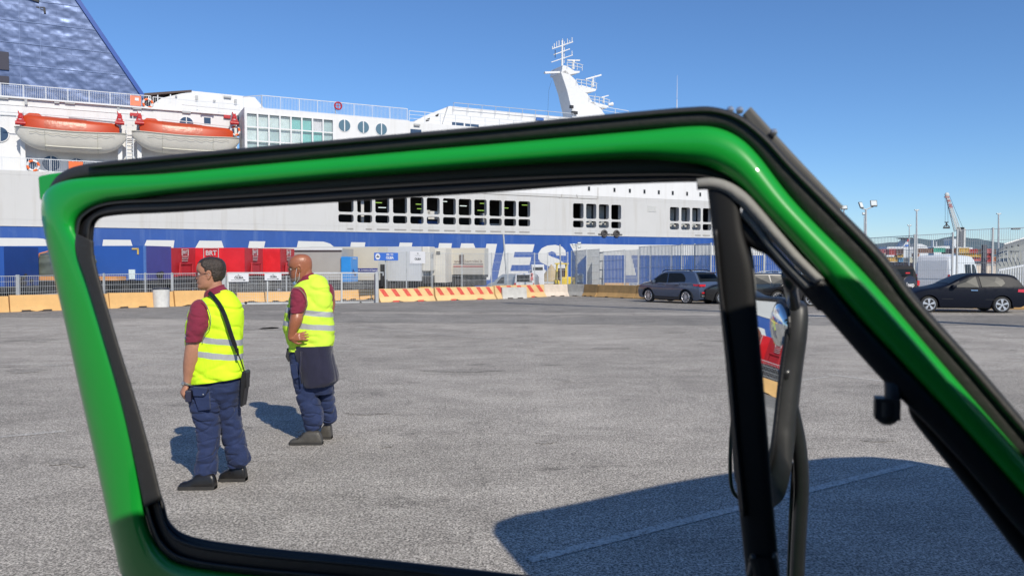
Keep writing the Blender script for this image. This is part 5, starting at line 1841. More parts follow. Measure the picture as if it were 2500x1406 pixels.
# --- silver van, white van, white box lorry in the middle yard
topv2 = [(-2.3, .7), (-2.28, 1.6), (-2.2, 1.86), (-1.9, 1.93), (.4, 1.93), (.9, 1.80), (1.45, 1.30), (1.7, 1.16), (2.2, .95), (2.3, .55)]
c_ = W(1245, 700, 49)
v, hw_, xr = van('silver van with tinted windows behind the tall fence', (c_.x + .15, 50, zg(50)), R(163), 4.6, 1.8, 1.93, topv2, 1.0, [[(.5, 1.08), (1.25, 1.08), (.95, 1.45), (.75, 1.65), (.5, 1.68)], [(-1.9, 1.1), (-.5, 1.1), (-.5, 1.68), (-1.9, 1.68)]], mat('silver_car_paint', (.38, .40, .42), .3, .4, 0, coat=.6), s=.70, name='silver_van')
c_ = W(1285, 700, 49)
v, hw_, xr = van('white van seen from behind, right of the silver van', (c_.x, 50.6, zg(50)), R(86), 4.6, 1.85, 1.95, topv2, 1.0, [], wv, s=.72)
MB().box((xr - .035, 0, 1.52 * .72), (.03, 1.35 * .72, .62 * .72)).build('rear_window', glass_m, v, bevel=.02)
c_ = W(1308, 700, 53)
lr_ = thing('white_lorry', 'white box lorry with a wide rear window between the white van and the sand heap', 'lorry', (c_.x, 53, zg(53)), R(0), 'vans in the port yard')
k = 53 / 1900
hb_ = W(1308, 646, 53).z - zg(53)
MB().box((.15, 1.5, .55 + (hb_ - .55) / 2), (31 * k, 3, hb_ - .55)).box((.15 - 17 * k, 1.5, .5 + (hb_ - .9) / 2), (6 * k, 2.4, hb_ - .9)).build('body', wv, lr_, bevel=.06)
MB().box((.15, -.01, hb_ - .28), (23 * k, .04, .2)).build('rear_window', glass_m, lr_)
MB().box((.15, 1.5, .42), (.8, 3, .25)).build('chassis', chassis_m, lr_)
for x in (-.25, .5):
    for y in (.3, 2.4):
        w_ = MB(); wheel(w_, 0, 0, .3, .25); o_ = w_.build('wheel', [tyre_m, galv], lr_); o_.location = (x, y, 0)
# sand heap under sheet
c_ = W(1346, 680, 60)
mb = MB(); rings = []
for j in range(9):
    t_ = j / 8; r0 = 1.35 * (1 - t_ ** 1.1) + .03
    rings.append([(r0 * math.cos(2 * PI * i / 24) * (1 + .12 * noise.noise(Vector((i * .7, t_ * 3, 0)))), r0 * math.sin(2 * PI * i / 24), 2.1 * t_) for i in range(24)])
mb.loft(rings)
o_ = mb.build('sand_heap', mat('sand', (.42, .33, .20), .95, 0, .15, 3, .5, 12), smooth=True); o_.location = (c_.x, 60, zg(60)); tag(o_, 'pointed tan heap of sand behind the fence, right of the white lorry', 'sand heap')
# yellow terminal tractor
c_ = W(1376, 700, 55); k = 55 / 1900
ft_ = thing('yellow_tractor', 'yellow port tractor with an open cab frame behind the fence', 'tractor', (c_.x, 55, zg(55)), R(0))
ym = mat('machine_yellow', (.72, .52, .03), .45, 0, .1, 2)
MB().box((.35, .8, .85), (.95, 1.2, .55)).box((-.45, .8, .6), (.35, 1.2, .6)).build('body', ym, ft_, bevel=.05)
cb = MB()
for x in (-.5, .25):
    for y in (.3, 1.3): cb.bar((x, y, .6), (x + (.08 if x < 0 else 0), y, 2.05), .09)
cb.box((-.1, .8, 2.08), (.95, 1.2, .09))
cb.build('cab_frame', ym, ft_)
MB().box((-.1, .8, 1.3), (.5, .6, .9)).build('driver_seat', mat('seat_dark', (.05, .03, .03), .7), ft_, bevel=.05)
for x in (-.45, .6):
    for y in (.1, 1.5):
        w_ = MB(); wheel(w_, 0, 0, .33, .3); o_ = w_.build('wheel', [tyre_m, ym], ft_); o_.location = (x, y, 0)
MB().box((-1.3, .8, .72), (1.3, 1.2, .10)).build('load_deck', silver, ft_)
# generator and pump behind the fence
c_ = W(1400, 700, 55)
g1 = thing('generator', 'dark machine with rubber tyres beside the yellow tractor', 'machine', (c_.x + .1, 55.5, zg(55)), 0)
MB().box((0, .5, .55), (.75, 1, .6)).cyl((-.2, .1, .95), (.25, .1, .95), .22).build('body', chassis_m, g1, bevel=.04)
for x in (-.2, .2):
    w_ = MB(); wheel(w_, 0, 0, .25, .2); o_ = w_.build('wheel', [tyre_m, galv], g1); o_.location = (x, 0, 0)
c_ = W(1411, 700, 55)
g2 = thing('compressor', 'pale blue grey box compressor behind the fence under the lamp mast', 'machine', (c_.x + .12, 55.2, zg(55)), 0)
MB().box((0, .5, 1.05), (.55, 1, .6)).build('body', mat('pale_blue_grey', (.38, .46, .52), .5), g2, bevel=.04)
MB().box((0, -.02, 1.1), (.34, .04, .3)).build('grille', greyp, g2)
MB().box((0, .5, .4), (.55, 1, .6)).build('base', chassis_m, g2, bevel=.03)


# ------------------------------------------------------------------ lamp masts
def mast_lamp(px, ybase, ytop, Y, heads, label, w=.05, name='lamp_mast'):
    b = W(px, ybase, Y); b.z = zg(Y)
    root = thing(name, label, 'lamp mast', b, 0, 'floodlight masts')
    t = W(px, ytop, Y) - b
    MB().tube([(0, 0, 0), t], [w * 1.3, w * .8], 8).build('pole', galv_l, root)
    for (dx, dy, ww, hh, lit) in heads:
        p = W(px + dx, ytop + dy, Y) - b
        k = Y / 1900
        hd_ = MB().box((0, 0, 0), (ww * k, .25 * ww * k, hh * k), 0)
        hd_.box((0, -.14 * ww * k, 0), (ww * k * .82, .02, hh * k * .78), 1)
        o_ = hd_.build('floodlight', [mat('lamp_housing', (.13, .14, .15), .5), mat('lamp_front', (.62, .66, .66) if lit else (.10, .10, .11), .3, 0, .1, 9)], root)
        o_.location = p
        o_.rotation_euler = (R(-25), 0, R(18 if dx < 0 else -12))
        a = MB().tube([t, (p.x, p.y, p.z - hh * k * .45)], w * .5, 6); a.build('bracket', galv, root)
    return root


mast_lamp(2114, 640, 512, 48, [(-12, -11, 10, 16, 1), (19, -15, 15, 16, 1)], 'lamp mast with two big square floodlights right of the door frame', w=.07)
mast_lamp(2060, 640, 520, 47, [(1, -13, 14, 10, 0)], 'lamp mast whose single dark floodlight peeks out above the black door edge', w=.07)
mast_lamp(2110, 640, 530, 75, [(0, -8, 9, 6, 0)], 'smaller dark topped lamp mast just left of the two square floodlights')
mast_lamp(2238, 646, 515, 150, [(-3, -2, 6, 2.2, 0), (3, -2, 6, 2.2, 0)], 'tall thin lamp mast between the floodlights and the crane', w=.17)
mast_lamp(2220, 646, 553, 170, [(-3, -3, 4, 3, 0), (3, -3, 4, 3, 0)], 'short distant lamp mast left of the tall thin one', w=.12)
mast_lamp(2438, 646, 523, 160, [(-3, -1, 6, 2.2, 0), (3, -1, 6, 2.2, 0)], 'tall thin lamp mast right of the crane', w=.17)
mast_lamp(1407.5, 712, 596, 53, [(-7, 1, 8, 3.5, 0), (7, -2, 9, 5, 1), (-6, 6, 6, 4, 0), (7, 7, 7, 5, 1)], 'short grey lamp mast in front of the ferry, right of the letter S', w=.05)

# ------------------------------------------------------------------ container yard, ships, crane, silo far right
cols = {'red': (.40, .045, .04), 'yel': (.52, .33, .07), 'grn': (.04, .30, .22), 'brn': (.16, .09, .07), 'pnk': (.45, .11, .11), 'gry': (.20, .21, .22), 'blu': (.15, .35, .52), 'org': (.50, .20, .08), 'cre': (.60, .56, .45), 'dark': (.06, .06, .08)}
names_c = {'red': 'red', 'yel': 'yellow', 'grn': 'green', 'brn': 'brown', 'pnk': 'faded red', 'gry': 'grey', 'blu': 'light blue', 'org': 'orange', 'cre': 'cream', 'dark': 'near black'}
CM = {k: mat('container_' + names_c[k].replace(' ', '_'), v, .6, 0, .12, .3) for k, v in cols.items()}
YC = 260.0


def container(px0, px1, y0, y1, c, label, dY=0):
    Y = YC + dY
    a, b = W(px0, y1, Y), W(px1, y1, Y); t = W(px0, y0, Y)
    L = b.x - a.x; H_ = t.z - a.z
    root = thing('shipping_container', label, 'container', a, 0, 'stacked shipping containers')
    mb = MB()
    n = max(6, int(L / .6))
    pts = []
    for i in range(n):
        x = .15 + (L - .3) * i / n; w = (L - .3) / n
        pts += [(x, .05), (x + w * .35, .05), (x + w * .5, .18), (x + w * .85, .18)]
    pts = [(0, 0), (.15, 0)] + pts + [(L - .15, 0), (L, 0)]
    mb.loft([[(x, y, z) for x, y in pts] for z in (.0, H_ - .01)], closed=False, caps=False)
    mb.box((L / 2, 1.3, H_ / 2), (L - .02, 2.2, H_ - .02))
    mb.box((L / 2, .0, H_ - .08), (L, .12, .16)); mb.box((L / 2, 0, .08), (L, .12, .16))
    mb.build('container_shell', CM[c], root)
    MB().box((.1, -.02, H_ / 2), (.2, .1, H_)).build('corner_post', CM[c], root)
    MB().box((L - .1, -.02, H_ / 2), (.2, .1, H_)).build('corner_post', CM[c], root)
    return root


# (x0,x1 in the 390 px wide detail measured at scale 6.41), rows by top y
q = lambda x, y: (2110 + x / 6.41, 560 + y / 6.41)
cl = [(-200, -110, 330, 400, 'brn', 'far left, behind the door frame'), (210, 335, 312, 372, 'pnk', 'at the left end of the top row'), (390, 505, 305, 402, 'red', 'under the blue and white ship funnel'), (505, 610, 305, 385, 'brn', 'right of the bright red one'),
      (1085, 1265, 290, 358, 'grn', 'above the roof of the tall white van'), (1268, 1365, 300, 385, 'dark', 'right of the green one'), (1370, 1465, 300, 372, 'brn', 'left of the crane foot'),
      (1480, 1640, 290, 368, 'yel', 'under the crane foot'), (1640, 1770, 310, 370, 'red', 'right of the crane foot'), (1775, 1855, 312, 368, 'brn', 'just left of the dark post'),
      (1862, 1985, 305, 372, 'pnk', 'right of the dark post in the top row'), (1988, 2060, 312, 390, 'brn', 'left of the grey silo'),
      (340, 520, 430, 505, 'yel', 'above the soft top off-roader'), (522, 612, 392, 440, 'yel', 'small, right of the long yellow one'), (540, 612, 445, 510, 'blu', 'above the soft top off-roader'),
      (615, 700, 445, 515, 'gry', 'left of the tall white van'), (800, 862, 375, 430, 'org', 'behind the rear of the tall white van'), (830, 1080, 300, 370, 'brn', 'left of the green one'),
      (1490, 1740, 372, 432, 'yel', 'in the second row under the crane'), (1745, 1835, 385, 435, 'yel', 'in the second row left of the dark post'), (1650, 1825, 438, 495, 'pnk', 'above the van windscreen'),
      (1870, 1990, 375, 440, 'red', 'in the second row right of the dark post'), (1880, 2010, 442, 510, 'red', 'in the bottom row right of the dark post'), (2015, 2062, 430, 505, 'org', 'in the bottom row beside the silo'), (1830, 1868, 440, 500, 'cre', 'narrow, in the bottom row at the dark post'), (240, 335, 375, 450, 'cre', 'at the left end of the second row'), (700, 800, 440, 520, 'cre', 'left of the van in the bottom row')]
cl.sort(key=lambda c: c[0])
for a, b, y0, y1, c, where in cl:
    (xa, ya), (xb, yb) = q(a, y0), q(b, y1)
    container(xa, xb, ya, yb, c, names_c[c] + ' shipping container ' + where, dY=(y1 * .01))
# support row hidden underneath the visible ones, so that nothing hangs
gy = zg(400)
lowrow = []
for k_i, (a, b) in enumerate(((-200, 330), (335, 620), (620, 1080), (1085, 1480), (1482, 1860), (1862, 2065))):
    (xa, ya) = q(a, 512 if a > 300 else 450); (xb, yb) = q(b, 560)
    A = W(xa, ya, YC + 9)
    B_ = W(xb, ya, YC + 9)
    H_ = A.z - gy
    r_ = thing('shipping_container', ('brown container row at the ground, far left', 'brown container row at the ground above the off-roader', 'brown container row at the ground behind the white van', 'brown container row at the ground under the green container', 'brown container row at the ground under the crane', 'brown container row at the ground beside the silo')[k_i], 'container', (A.x, YC + 9, gy), 0, 'stacked shipping containers')
    MB().box(((B_.x - A.x) / 2, 1.3, H_ / 2), (B_.x - A.x, 2.4, H_)).build('container_shell', CM['brn'], r_, bevel=.05)
# small parked cars and kerb wall under the containers
for i, px in enumerate((1700, 1760, 1820, 1900, 1960, 2020)):
    x, y = q(px, 555); Y = 120
    c_ = W(x, y, Y)
    r_ = thing('parked_car', ('white', 'grey', 'white', 'silver', 'white', 'white')[i] + ' far parked car, number ' .replace(', number ', ' ') + ('nearest the tall white van', 'second from the tall white van', 'left of the dark post', 'right of the dark post', 'fourth towards the silo', 'next to the silo')[i], 'car', (c_.x, Y, zg(Y)), 0, 'far parked cars below the containers')
    zc = c_.z - zg(Y)
    mb = MB(); mb.loft([[(xx, yy, z) for xx, yy in ((-w_, -.8), (w_, -.8), (w_, .8), (-w_, .8))] for z, w_ in ((.3, 1.9), (zc * .55, 1.95), (zc * .62, 1.5), (zc + .1, 1.0))]); mb.build('body', (wv, silver, wv, silver, wv, wv)[i], r_, bevel=.1)
    MB().box((0, -.72, zc * .78), (2.0, .1, zc * .25)).build('side_window', glass_m, r_)
    for xx in (-1.2, 1.2):
        w_ = MB(); wheel(w_, 0, 0, .32, .2); o_ = w_.build('wheel', [tyre_m, galv], r_); o_.location = (xx, -.75, 0)
# pale quay wall
A, B = W(2378, 652, 110), W(2442, 652, 110)
r_ = thing('quay_wall', 'low pale concrete wall behind the roof of the black hatchback', 'wall', (A.x, 110, zg(110)), 0)
MB().box(((B - A).x / 2, .5, (A.z - zg(110)) / 2 + .1), ((B - A).x, 1, A.z - zg(110) + .2)).build('wall_body', conc2, r_, bevel=.05)

# far ferry with red topped funnel
YS = 420.0
kk = YS / 1900


def far_poly(mb, pts, Y, depth, m=0):
    mb.prism([W(x, y, Y) for x, y in pts], (0, depth, 0), m)


fs_ = thing('far_ferry', 'distant white ferry with a blue funnel and a red flag band behind the containers', 'ship', W(2200, 612, YS))
mb = MB(); far_poly(mb, [q(370, 272), q(620, 272), q(700, 275), q(985, 280), q(1000, 300), q(1000, 620), q(340, 620), q(350, 300)], YS, 20)
mb.build('hull', mat('far_white', (.60, .62, .64), .5, 0, .04, .05), fs_, world=True)
mb = MB(); far_poly(mb, [q(770, 225), q(895, 228), q(985, 262), q(985, 281), q(770, 281)], YS, 18); far_poly(mb, [q(615, 300), q(790, 300), q(790, 520), q(615, 520)], YS - 3, 2)
for kq in range(6): far_poly(mb, [q(655, 330 + 30 * kq), q(760, 330 + 30 * kq), q(760, 336 + 30 * kq), q(655, 336 + 30 * kq)], YS - 3.2, .2, 1)
mb.build('superstructure', [MC['far_white'], mat('far_window_grey', (.2, .24, .27), .5, var=0)], fs_, world=True)
mb = MB(); far_poly(mb, [q(600, 270), q(690, 150), q(720, 150), q(705, 272)], YS, 8, 0); far_poly(mb, [q(672, 190), q(685, 150), q(718, 150), q(714, 190)], YS - .3, .3, 1); far_poly(mb, [q(625, 268), q(650, 240), q(706, 240), q(704, 268)], YS - .3, .3, 2)
far_poly(mb, [q(590, 130), q(760, 130), q(760, 150), q(660, 148)], YS, 8, 3)
mb.build('funnel', [MC['far_white'], mat('far_red', (.6, .05, .04), .5, var=0), mat('far_blue', (.05, .16, .5), .5, var=0), chassis_m], fs_, world=True)
# far cargo ship with white bridge
fc = thing('cargo_ship', 'distant cargo ship with a white bridge tower left of the crane', 'ship', W(2340, 610, YS + 30))
mb = MB(); far_poly(mb, [q(1090, 275), q(1200, 262), q(1395, 262), q(1700, 285), q(1700, 620), q(1090, 620)], YS + 30, 20)
mb.build('hull', MC['far_white'], fc, world=True)
mb = MB(); far_poly(mb, [q(1400, 265), q(1390, 160), q(1375, 158), q(1400, 150), q(1445, 150), q(1450, 265)], YS + 28, 10)
mb.build('bridge_tower', MC['far_white'], fc, world=True)
mb = MB(); far_poly(mb, [q(1072, 280), q(1075, 170), q(1090, 170), q(1092, 280)], YS + 28, 2); far_poly(mb, [q(1128, 265), q(1130, 190), q(1136, 190), q(1138, 265)], YS + 28, 1)
mb.build('mast', MC['far_white'], fc, world=True)

# harbour crane
YK = 300.0
ck = thing('harbour_crane', 'mobile harbour crane with a red and white lattice jib and a hanging grab', 'crane', W(2345, 640, YK))
k8 = lambda x, y: (2040 + x / 3.906, 440 + y / 3.906)
cw = lambda x, y, d=0: W(*k8(x, y), YK + d)
jm = [mat('crane_white', (.50, .51, .50), .5, var=.05), mat('crane_red', (.42, .14, .12), .5, var=.05)]
mb = MB()
A0, A1 = cw(1062, 150), cw(1165, 490)
nj = 18
for i in range(nj):
    t0, t1 = i / nj, (i + 1) / nj
    m0 = 1 if i in (2, 4, 5) else 0
    wd0, wd1 = .35 + .5 * t0, .35 + .5 * t1
    for dx in (-1, 1):
        for dy in (-1, 1):
            p = A0.lerp(A1, t0) + Vector((dx * wd0, dy * wd0, 0)); r2 = A0.lerp(A1, t1) + Vector((dx * wd1, dy * wd1, 0))
            mb.bar(p, r2, .2, m=m0)
            mb.bar(p, A0.lerp(A1, t1) + Vector((-dx * wd1, dy * wd1, 0)), .12, m=m0)
mb.ball(A0 + Vector((0, 0, .4)), (.9, .6, .9), m=0); mb.box(A0 + Vector((0, 0, -.5)), (1.7, 1, .35), 1)
mb.build('jib', jm, ck, world=True)
mb = MB()
for a, b in (((1045, 160), (1045, 400)), ((1070, 170), (1072, 405)), ((1085, 150), (1212, 450)), ((1072, 250), (1110, 360))):
    mb.tube([cw(*a), cw(*b)], .06, 4)
mb.build('cable', chassis_m, ck, world=True)
mb = MB(); mb.box(cw(1058, 402), (1.2, .6, .35)); mb.bar(cw(1058, 405), cw(1058, 440), .4); mb.bar(cw(1030, 445), cw(1058, 420), .25); mb.bar(cw(1088, 445), cw(1060, 420), .25)
mb.loft([[cw(1020, 462), cw(1094, 462), cw(1094, 462, 3), cw(1020, 462, 3)], [cw(1030, 445), cw(1086, 445), cw(1086, 445, 3), cw(1030, 445, 3)]])
mb.build('grab', chassis_m, ck, world=True)
mb = MB(); mb.box((cw(1192, 545)), (1.5, 1.5, 7.4), 0); mb.box(cw(1219, 550), (.8, 1.5, 7.2), 1); mb.box(cw(1192, 458), (2.1, 1.5, .7), 0); mb.bar(cw(1165, 600), cw(1215, 530), .4, m=1)
mb.bar(cw(1215, 640), cw(1175, 480), .3, m=1)
mb.box(cw(1195, 700), (5, 4, 4.5), 1)
mb.build('tower', [mat('crane_dark', (.10, .11, .13), .6), jm[0]], ck, world=True)

# grey silo / covered conveyor on the far right
YL = 95.0
sl_ = thing('grey_warehouse', 'grey curved metal warehouse with small round vents at the right edge', 'warehouse', W(2480, 640, YL))
prof = [q(2062, 380), q(2075, 330), q(2105, 290), q(2180, 240), q(2500, 138), q(2900, 60)]
mb = MB(); rr = []
for (x, y) in prof:
    c_ = W(x, y, YL)
    rr.append([(c_.x * (YL + 5 * (1 - math.cos(a * PI / 16))) / YL, YL + 5 * (1 - math.cos(a * PI / 16)), zg(YL) + (c_.z - zg(YL)) * math.sin(PI / 2 * min(1, a / 6))) for a in range(9)])
mb.loft(rr, closed=False, caps=False)
so_ = mb.build('curved_wall', mat('warehouse_grey', (.22, .23, .22), .7, 0, .12, .4, .3, 3, stain=(.28, .30, .25), stain_amt=.6), sl_, world=True)
mb = MB()
a, b = W(*q(2190, 235), YL - .5), W(*q(2500, 140), YL - .5)
mb.tube([a, b], .12, 6)
for x, y in ((2225, 285), (2318, 270), (2412, 250)):
    p = W(*q(x, y), YL - .3); mb.ball(p, .13, m=1)
for x, y in ((2352, 345), (2372, -8)):
    p = W(*q(x, y), YL - .6); mb.box(p, (.9, .4, .2), 1)
for kx in range(8):
    p = W(*q(2120 + kx * 60, 500), YL - .4); t_ = W(*q(2120 + kx * 60, 330 if kx else 400), YL - .4)
    mb.bar(p, t_, .06, m=0)
mb.build('wall_fitting', [galv_l, mat('fitting_dark', (.12, .13, .13), .6)], sl_, world=True)
# ramp handrail low right
r_ = thing('ramp_railing', 'sloping white ramp railing behind the roof of the black hatchback', 'railing', W(2440, 655, 60))
mb = MB(); A, B = W(*q(2100, 640), 60), W(*q(2600, 545), 60); mb.bar(A, B, .14)
for i in range(14):
    p = A.lerp(B, i / 13); mb.bar(p, (p.x, p.y, zg(60)), .06)
mb.build('rail_frame', rail_m, r_, world=True)
# ------------------------------------------------------------------ the two port workers
skin1 = mat('skin_fair', (.42, .20, .125), .5, 0, .10, 14, .15, 60, spec=.4)
skin2 = mat('skin_tanned', (.32, .112, .055), .40, 0, .10, 14, .12, 60, spec=.55)
maroon = mat('maroon_cotton', (.20, .014, .040), .85, 0, .10, 18, .3, 160, sheen=.1)
navy = mat('navy_workwear', (.010, .023, .082), .8, 0, .16, 9, .35, 120, sheen=.1)
navy_d = mat('dark_navy_fleece', (.012, .012, .034), .9, 0, .12, 12, .3, 120, sheen=.2)
leather = mat('black_leather', (.012, .011, .011), .34, 0, .25, 16, .12, 60)
leather_g = mat('worn_grey_leather', (.06, .055, .048), .5, 0, .3, 16, .3, 60)
hair_m = mat('dark_hair', (.036, .024, .017), .42, 0, .45, 45, .5, 130)


def crease(m, scale, dist, sx=1.0, sz=1.0, strength=.8):
    """sharp cloth creases as bump on top of the weave"""
    nt = m.node_tree; N = nt.nodes; L = nt.links; b = N['Principled BSDF']
    tc = N.new('ShaderNodeTexCoord'); mp = N.new('ShaderNodeMapping'); mp.inputs['Scale'].default_value = (sx, sx, sz); mp.inputs['Rotation'].default_value = (0, R(28), R(10))
    L.new(tc.outputs['Object'], mp.inputs[0])
    n = N.new('ShaderNodeTexNoise'); n.noise_type = 'RIDGED_MULTIFRACTAL'; n.inputs['Scale'].default_value = scale; n.inputs['Detail'].default_value = 3
    n.inputs['Distortion'].default_value = .6
    L.new(mp.outputs[0], n.inputs[0])
    bp = N.new('ShaderNodeBump'); bp.inputs['Strength'].default_value = strength; bp.inputs['Distance'].default_value = dist
    L.new(n.outputs['Fac'], bp.inputs['Height'])
    old = b.inputs['Normal'].links
    if old: L.new(old[0].from_socket, bp.inputs['Normal'])
    L.new(bp.outputs[0], b.inputs['Normal'])


crease(navy, 6.0, .045, .8, 1.7, 1.0)
crease(navy_d, 3.0, .016, 1.2, .7, .6)
crease(maroon, 5.0, .012, 1, 1, .5)


def vest_mat(name, col, bands, slope):
    """fluorescent cloth with two silver bands; bands are heights along z + slope*x"""
    m = D.materials.new(name); m.use_nodes = True
    nt = m.node_tree; N = nt.nodes; L = nt.links; b = N['Principled BSDF']
    b.inputs['Roughness'].default_value = .75; b.inputs['Specular IOR Level'].default_value = .3
    tc = N.new('ShaderNodeTexCoord'); sx = N.new('ShaderNodeSeparateXYZ'); L.new(tc.outputs['Object'], sx.inputs[0])
    ml = N.new('ShaderNodeMath'); ml.operation = 'MULTIPLY_ADD'; ml.inputs[1].default_value = slope
    L.new(sx.outputs['X'], ml.inputs[0]); L.new(sx.outputs['Z'], ml.inputs[2])
    nz = N.new('ShaderNodeTexNoise'); nz.inputs['Scale'].default_value = 6; nz.inputs['Detail'].default_value = 3
    L.new(tc.outputs['Object'], nz.inputs['Vector'])
    ad = N.new('ShaderNodeMath'); ad.operation = 'MULTIPLY_ADD'; ad.inputs[1].default_value = .03
    L.new(nz.outputs['Fac'], ad.inputs[0]); L.new(ml.outputs[0], ad.inputs[2])
    tot = None
    for (c, w) in bands:
        s = N.new('ShaderNodeMath'); s.operation = 'SUBTRACT'; L.new(ad.outputs[0], s.inputs[0]); s.inputs[1].default_value = c + .015
        a = N.new('ShaderNodeMath'); a.operation = 'ABSOLUTE'; L.new(s.outputs[0], a.inputs[0])
        l = N.new('ShaderNodeMath'); l.operation = 'LESS_THAN'; L.new(a.outputs[0], l.inputs[0]); l.inputs[1].default_value = w / 2
        if tot is None: tot = l.outputs[0]
        else:
            q_ = N.new('ShaderNodeMath'); q_.operation = 'MAXIMUM'; L.new(tot, q_.inputs[0]); L.new(l.outputs[0], q_.inputs[1]); tot = q_.outputs[0]
    r = N.new('ShaderNodeValToRGB'); e = r.color_ramp.elements
    e[0].position = .3; e[1].position = .7
    e[0].color = tuple(c * .93 for c in col) + (1,); e[1].color = tuple(min(1, c * 1.04) for c in col) + (1,)
    L.new(nz.outputs['Fac'], r.inputs['Fac'])
    mx = N.new('ShaderNodeMix'); mx.data_type = 'RGBA'
    L.new(tot, mx.inputs[0]); L.new(r.outputs[0], mx.inputs[6]); mx.inputs[7].default_value = (.36, .37, .38, 1)
    L.new(mx.outputs[2], b.inputs['Base Color'])
    n2 = N.new('ShaderNodeTexNoise'); n2.inputs['Scale'].default_value = 9; n2.inputs['Detail'].default_value = 4
    mp = N.new('ShaderNodeMapping'); mp.inputs['Scale'].default_value = (1.2, 1, .5); L.new(tc.outputs['Object'], mp.inputs[0]); L.new(mp.outputs[0], n2.inputs[0])
    bp = N.new('ShaderNodeBump'); bp.inputs['Strength'].default_value = .5; bp.inputs['Distance'].default_value = .03
    L.new(n2.outputs['Fac'], bp.inputs['Height']); L.new(bp.outputs[0], b.inputs['Normal'])
    crease(m, 3.2, .03, .7, 1.3, .8)
    MC[name] = m
    return m


def folds(p, amp, fx, fz, seed):
    n = noise.noise(Vector((p.x * fx + p.z * fz * .45, p.y * fx, p.z * fz + seed)))
    r = 1 - abs(n) * 2.2
    n2 = noise.noise(Vector((p.x * fx * 1.6 - p.z * fz * .9, p.y * fx * 1.6, p.z * fz * 1.3 + seed * 3)))
    v1 = max(0, (1 - abs(n) * 3.0) - .45) / .55
    v2 = max(0, (1 - abs(n2) * 3.4) - .5) / .5
    n3 = noise.noise(Vector((p.x * 2.2, p.y * 2.2, p.z * 2.5 + seed)))
    return amp * (.9 * n3 - 1.0 * v1 - .7 * v2)


class Figure:
    def __init__(s, name, label, px, py, Y0):
        s.Y = Y0; s.k = Y0 / FPX
        g = G(px, py)
        s.root = thing(name, label, 'person', (g.x, g.y, 0), 0)
        s.o = Vector((g.x, g.y, 0))

    def p(s, px, py, dy=0.0):
        return W(px, py, s.Y + dy) - s.o

    def loft(s, keys, seg=44, n=8, amp=0, fx=6, fz=9, seed=1, expo=2.3, top_open=False, thick=None):
        """keys: (py, pxL, pxR, half_depth, dy, tilt_px)"""
        ks = [tuple(k) + (0,) * (6 - len(k)) for k in keys]
        ks = catmull(ks, n)
        rings = []
        for (py, a, b, d, dy, tl) in ks:
            c = s.p((a + b) / 2, py, dy); rx = (b - a) / 2 * (s.Y + dy) / FPX
            ring = []
            for i in range(seg):
                t = 2 * PI * i / seg
                ct, st_ = math.cos(t), math.sin(t)
                x = rx * abs(ct) ** (2 / expo) * (1 if ct > 0 else -1)
                y = d * abs(st_) ** (2 / expo) * (1 if st_ > 0 else -1)
                z = -tl * s.k * (x / max(rx, .001)) / 2
                q_ = c + Vector((x, y, z))
                if amp:
                    f = folds(q_, amp, fx, fz, seed)
                    q_ += Vector((ct, st_, 0)) * f
                ring.append(q_)
            rings.append(ring)
        return rings

    def shoe(s, pts, sole_y, width, name, m, toe, heel, dy):
        """pts: (px, top_py, halfwidth) from toe to heel"""
        ks = catmull(pts, 4)
        rings = []
        for px, ty, hw in ks:
            b = s.p(px, sole_y, dy); t = s.p(px, ty, dy)
            ring = []
            for i in range(20):
                a = 2 * PI * i / 20
                ct, st_ = math.cos(a), math.sin(a)
                yy = hw * abs(ct) ** .6 * (1 if ct > 0 else -1) * (1 if st_ < 0 else 1 - .25 * st_)
                zz = (b.z + t.z) / 2 + (t.z - b.z) / 2 * abs(st_) ** .5 * (1 if st_ > 0 else -1)
                ring.append(Vector((b.x, b.y + yy, max(zz, .0))))
            rings.append(ring)
        mb = MB(); mb.loft(rings)
        o = mb.build(name, m, s.root, smooth=True)
        # sole
        sm_ = MB(); rr = []
        for px, ty, hw in ks:
            b = s.p(px, sole_y, dy)
            rr.append([Vector((b.x, b.y + y_, z_)) for y_, z_ in ((-hw * 1.08, 0), (hw * 1.08, 0), (hw * 1.08, .028), (-hw * 1.08, .028))])
        sm_.loft(rr); sm_.build('sole', mat('rubber_sole', (.03, .028, .026), .8, 0, .2, 12), o, bevel=.004)
        return o


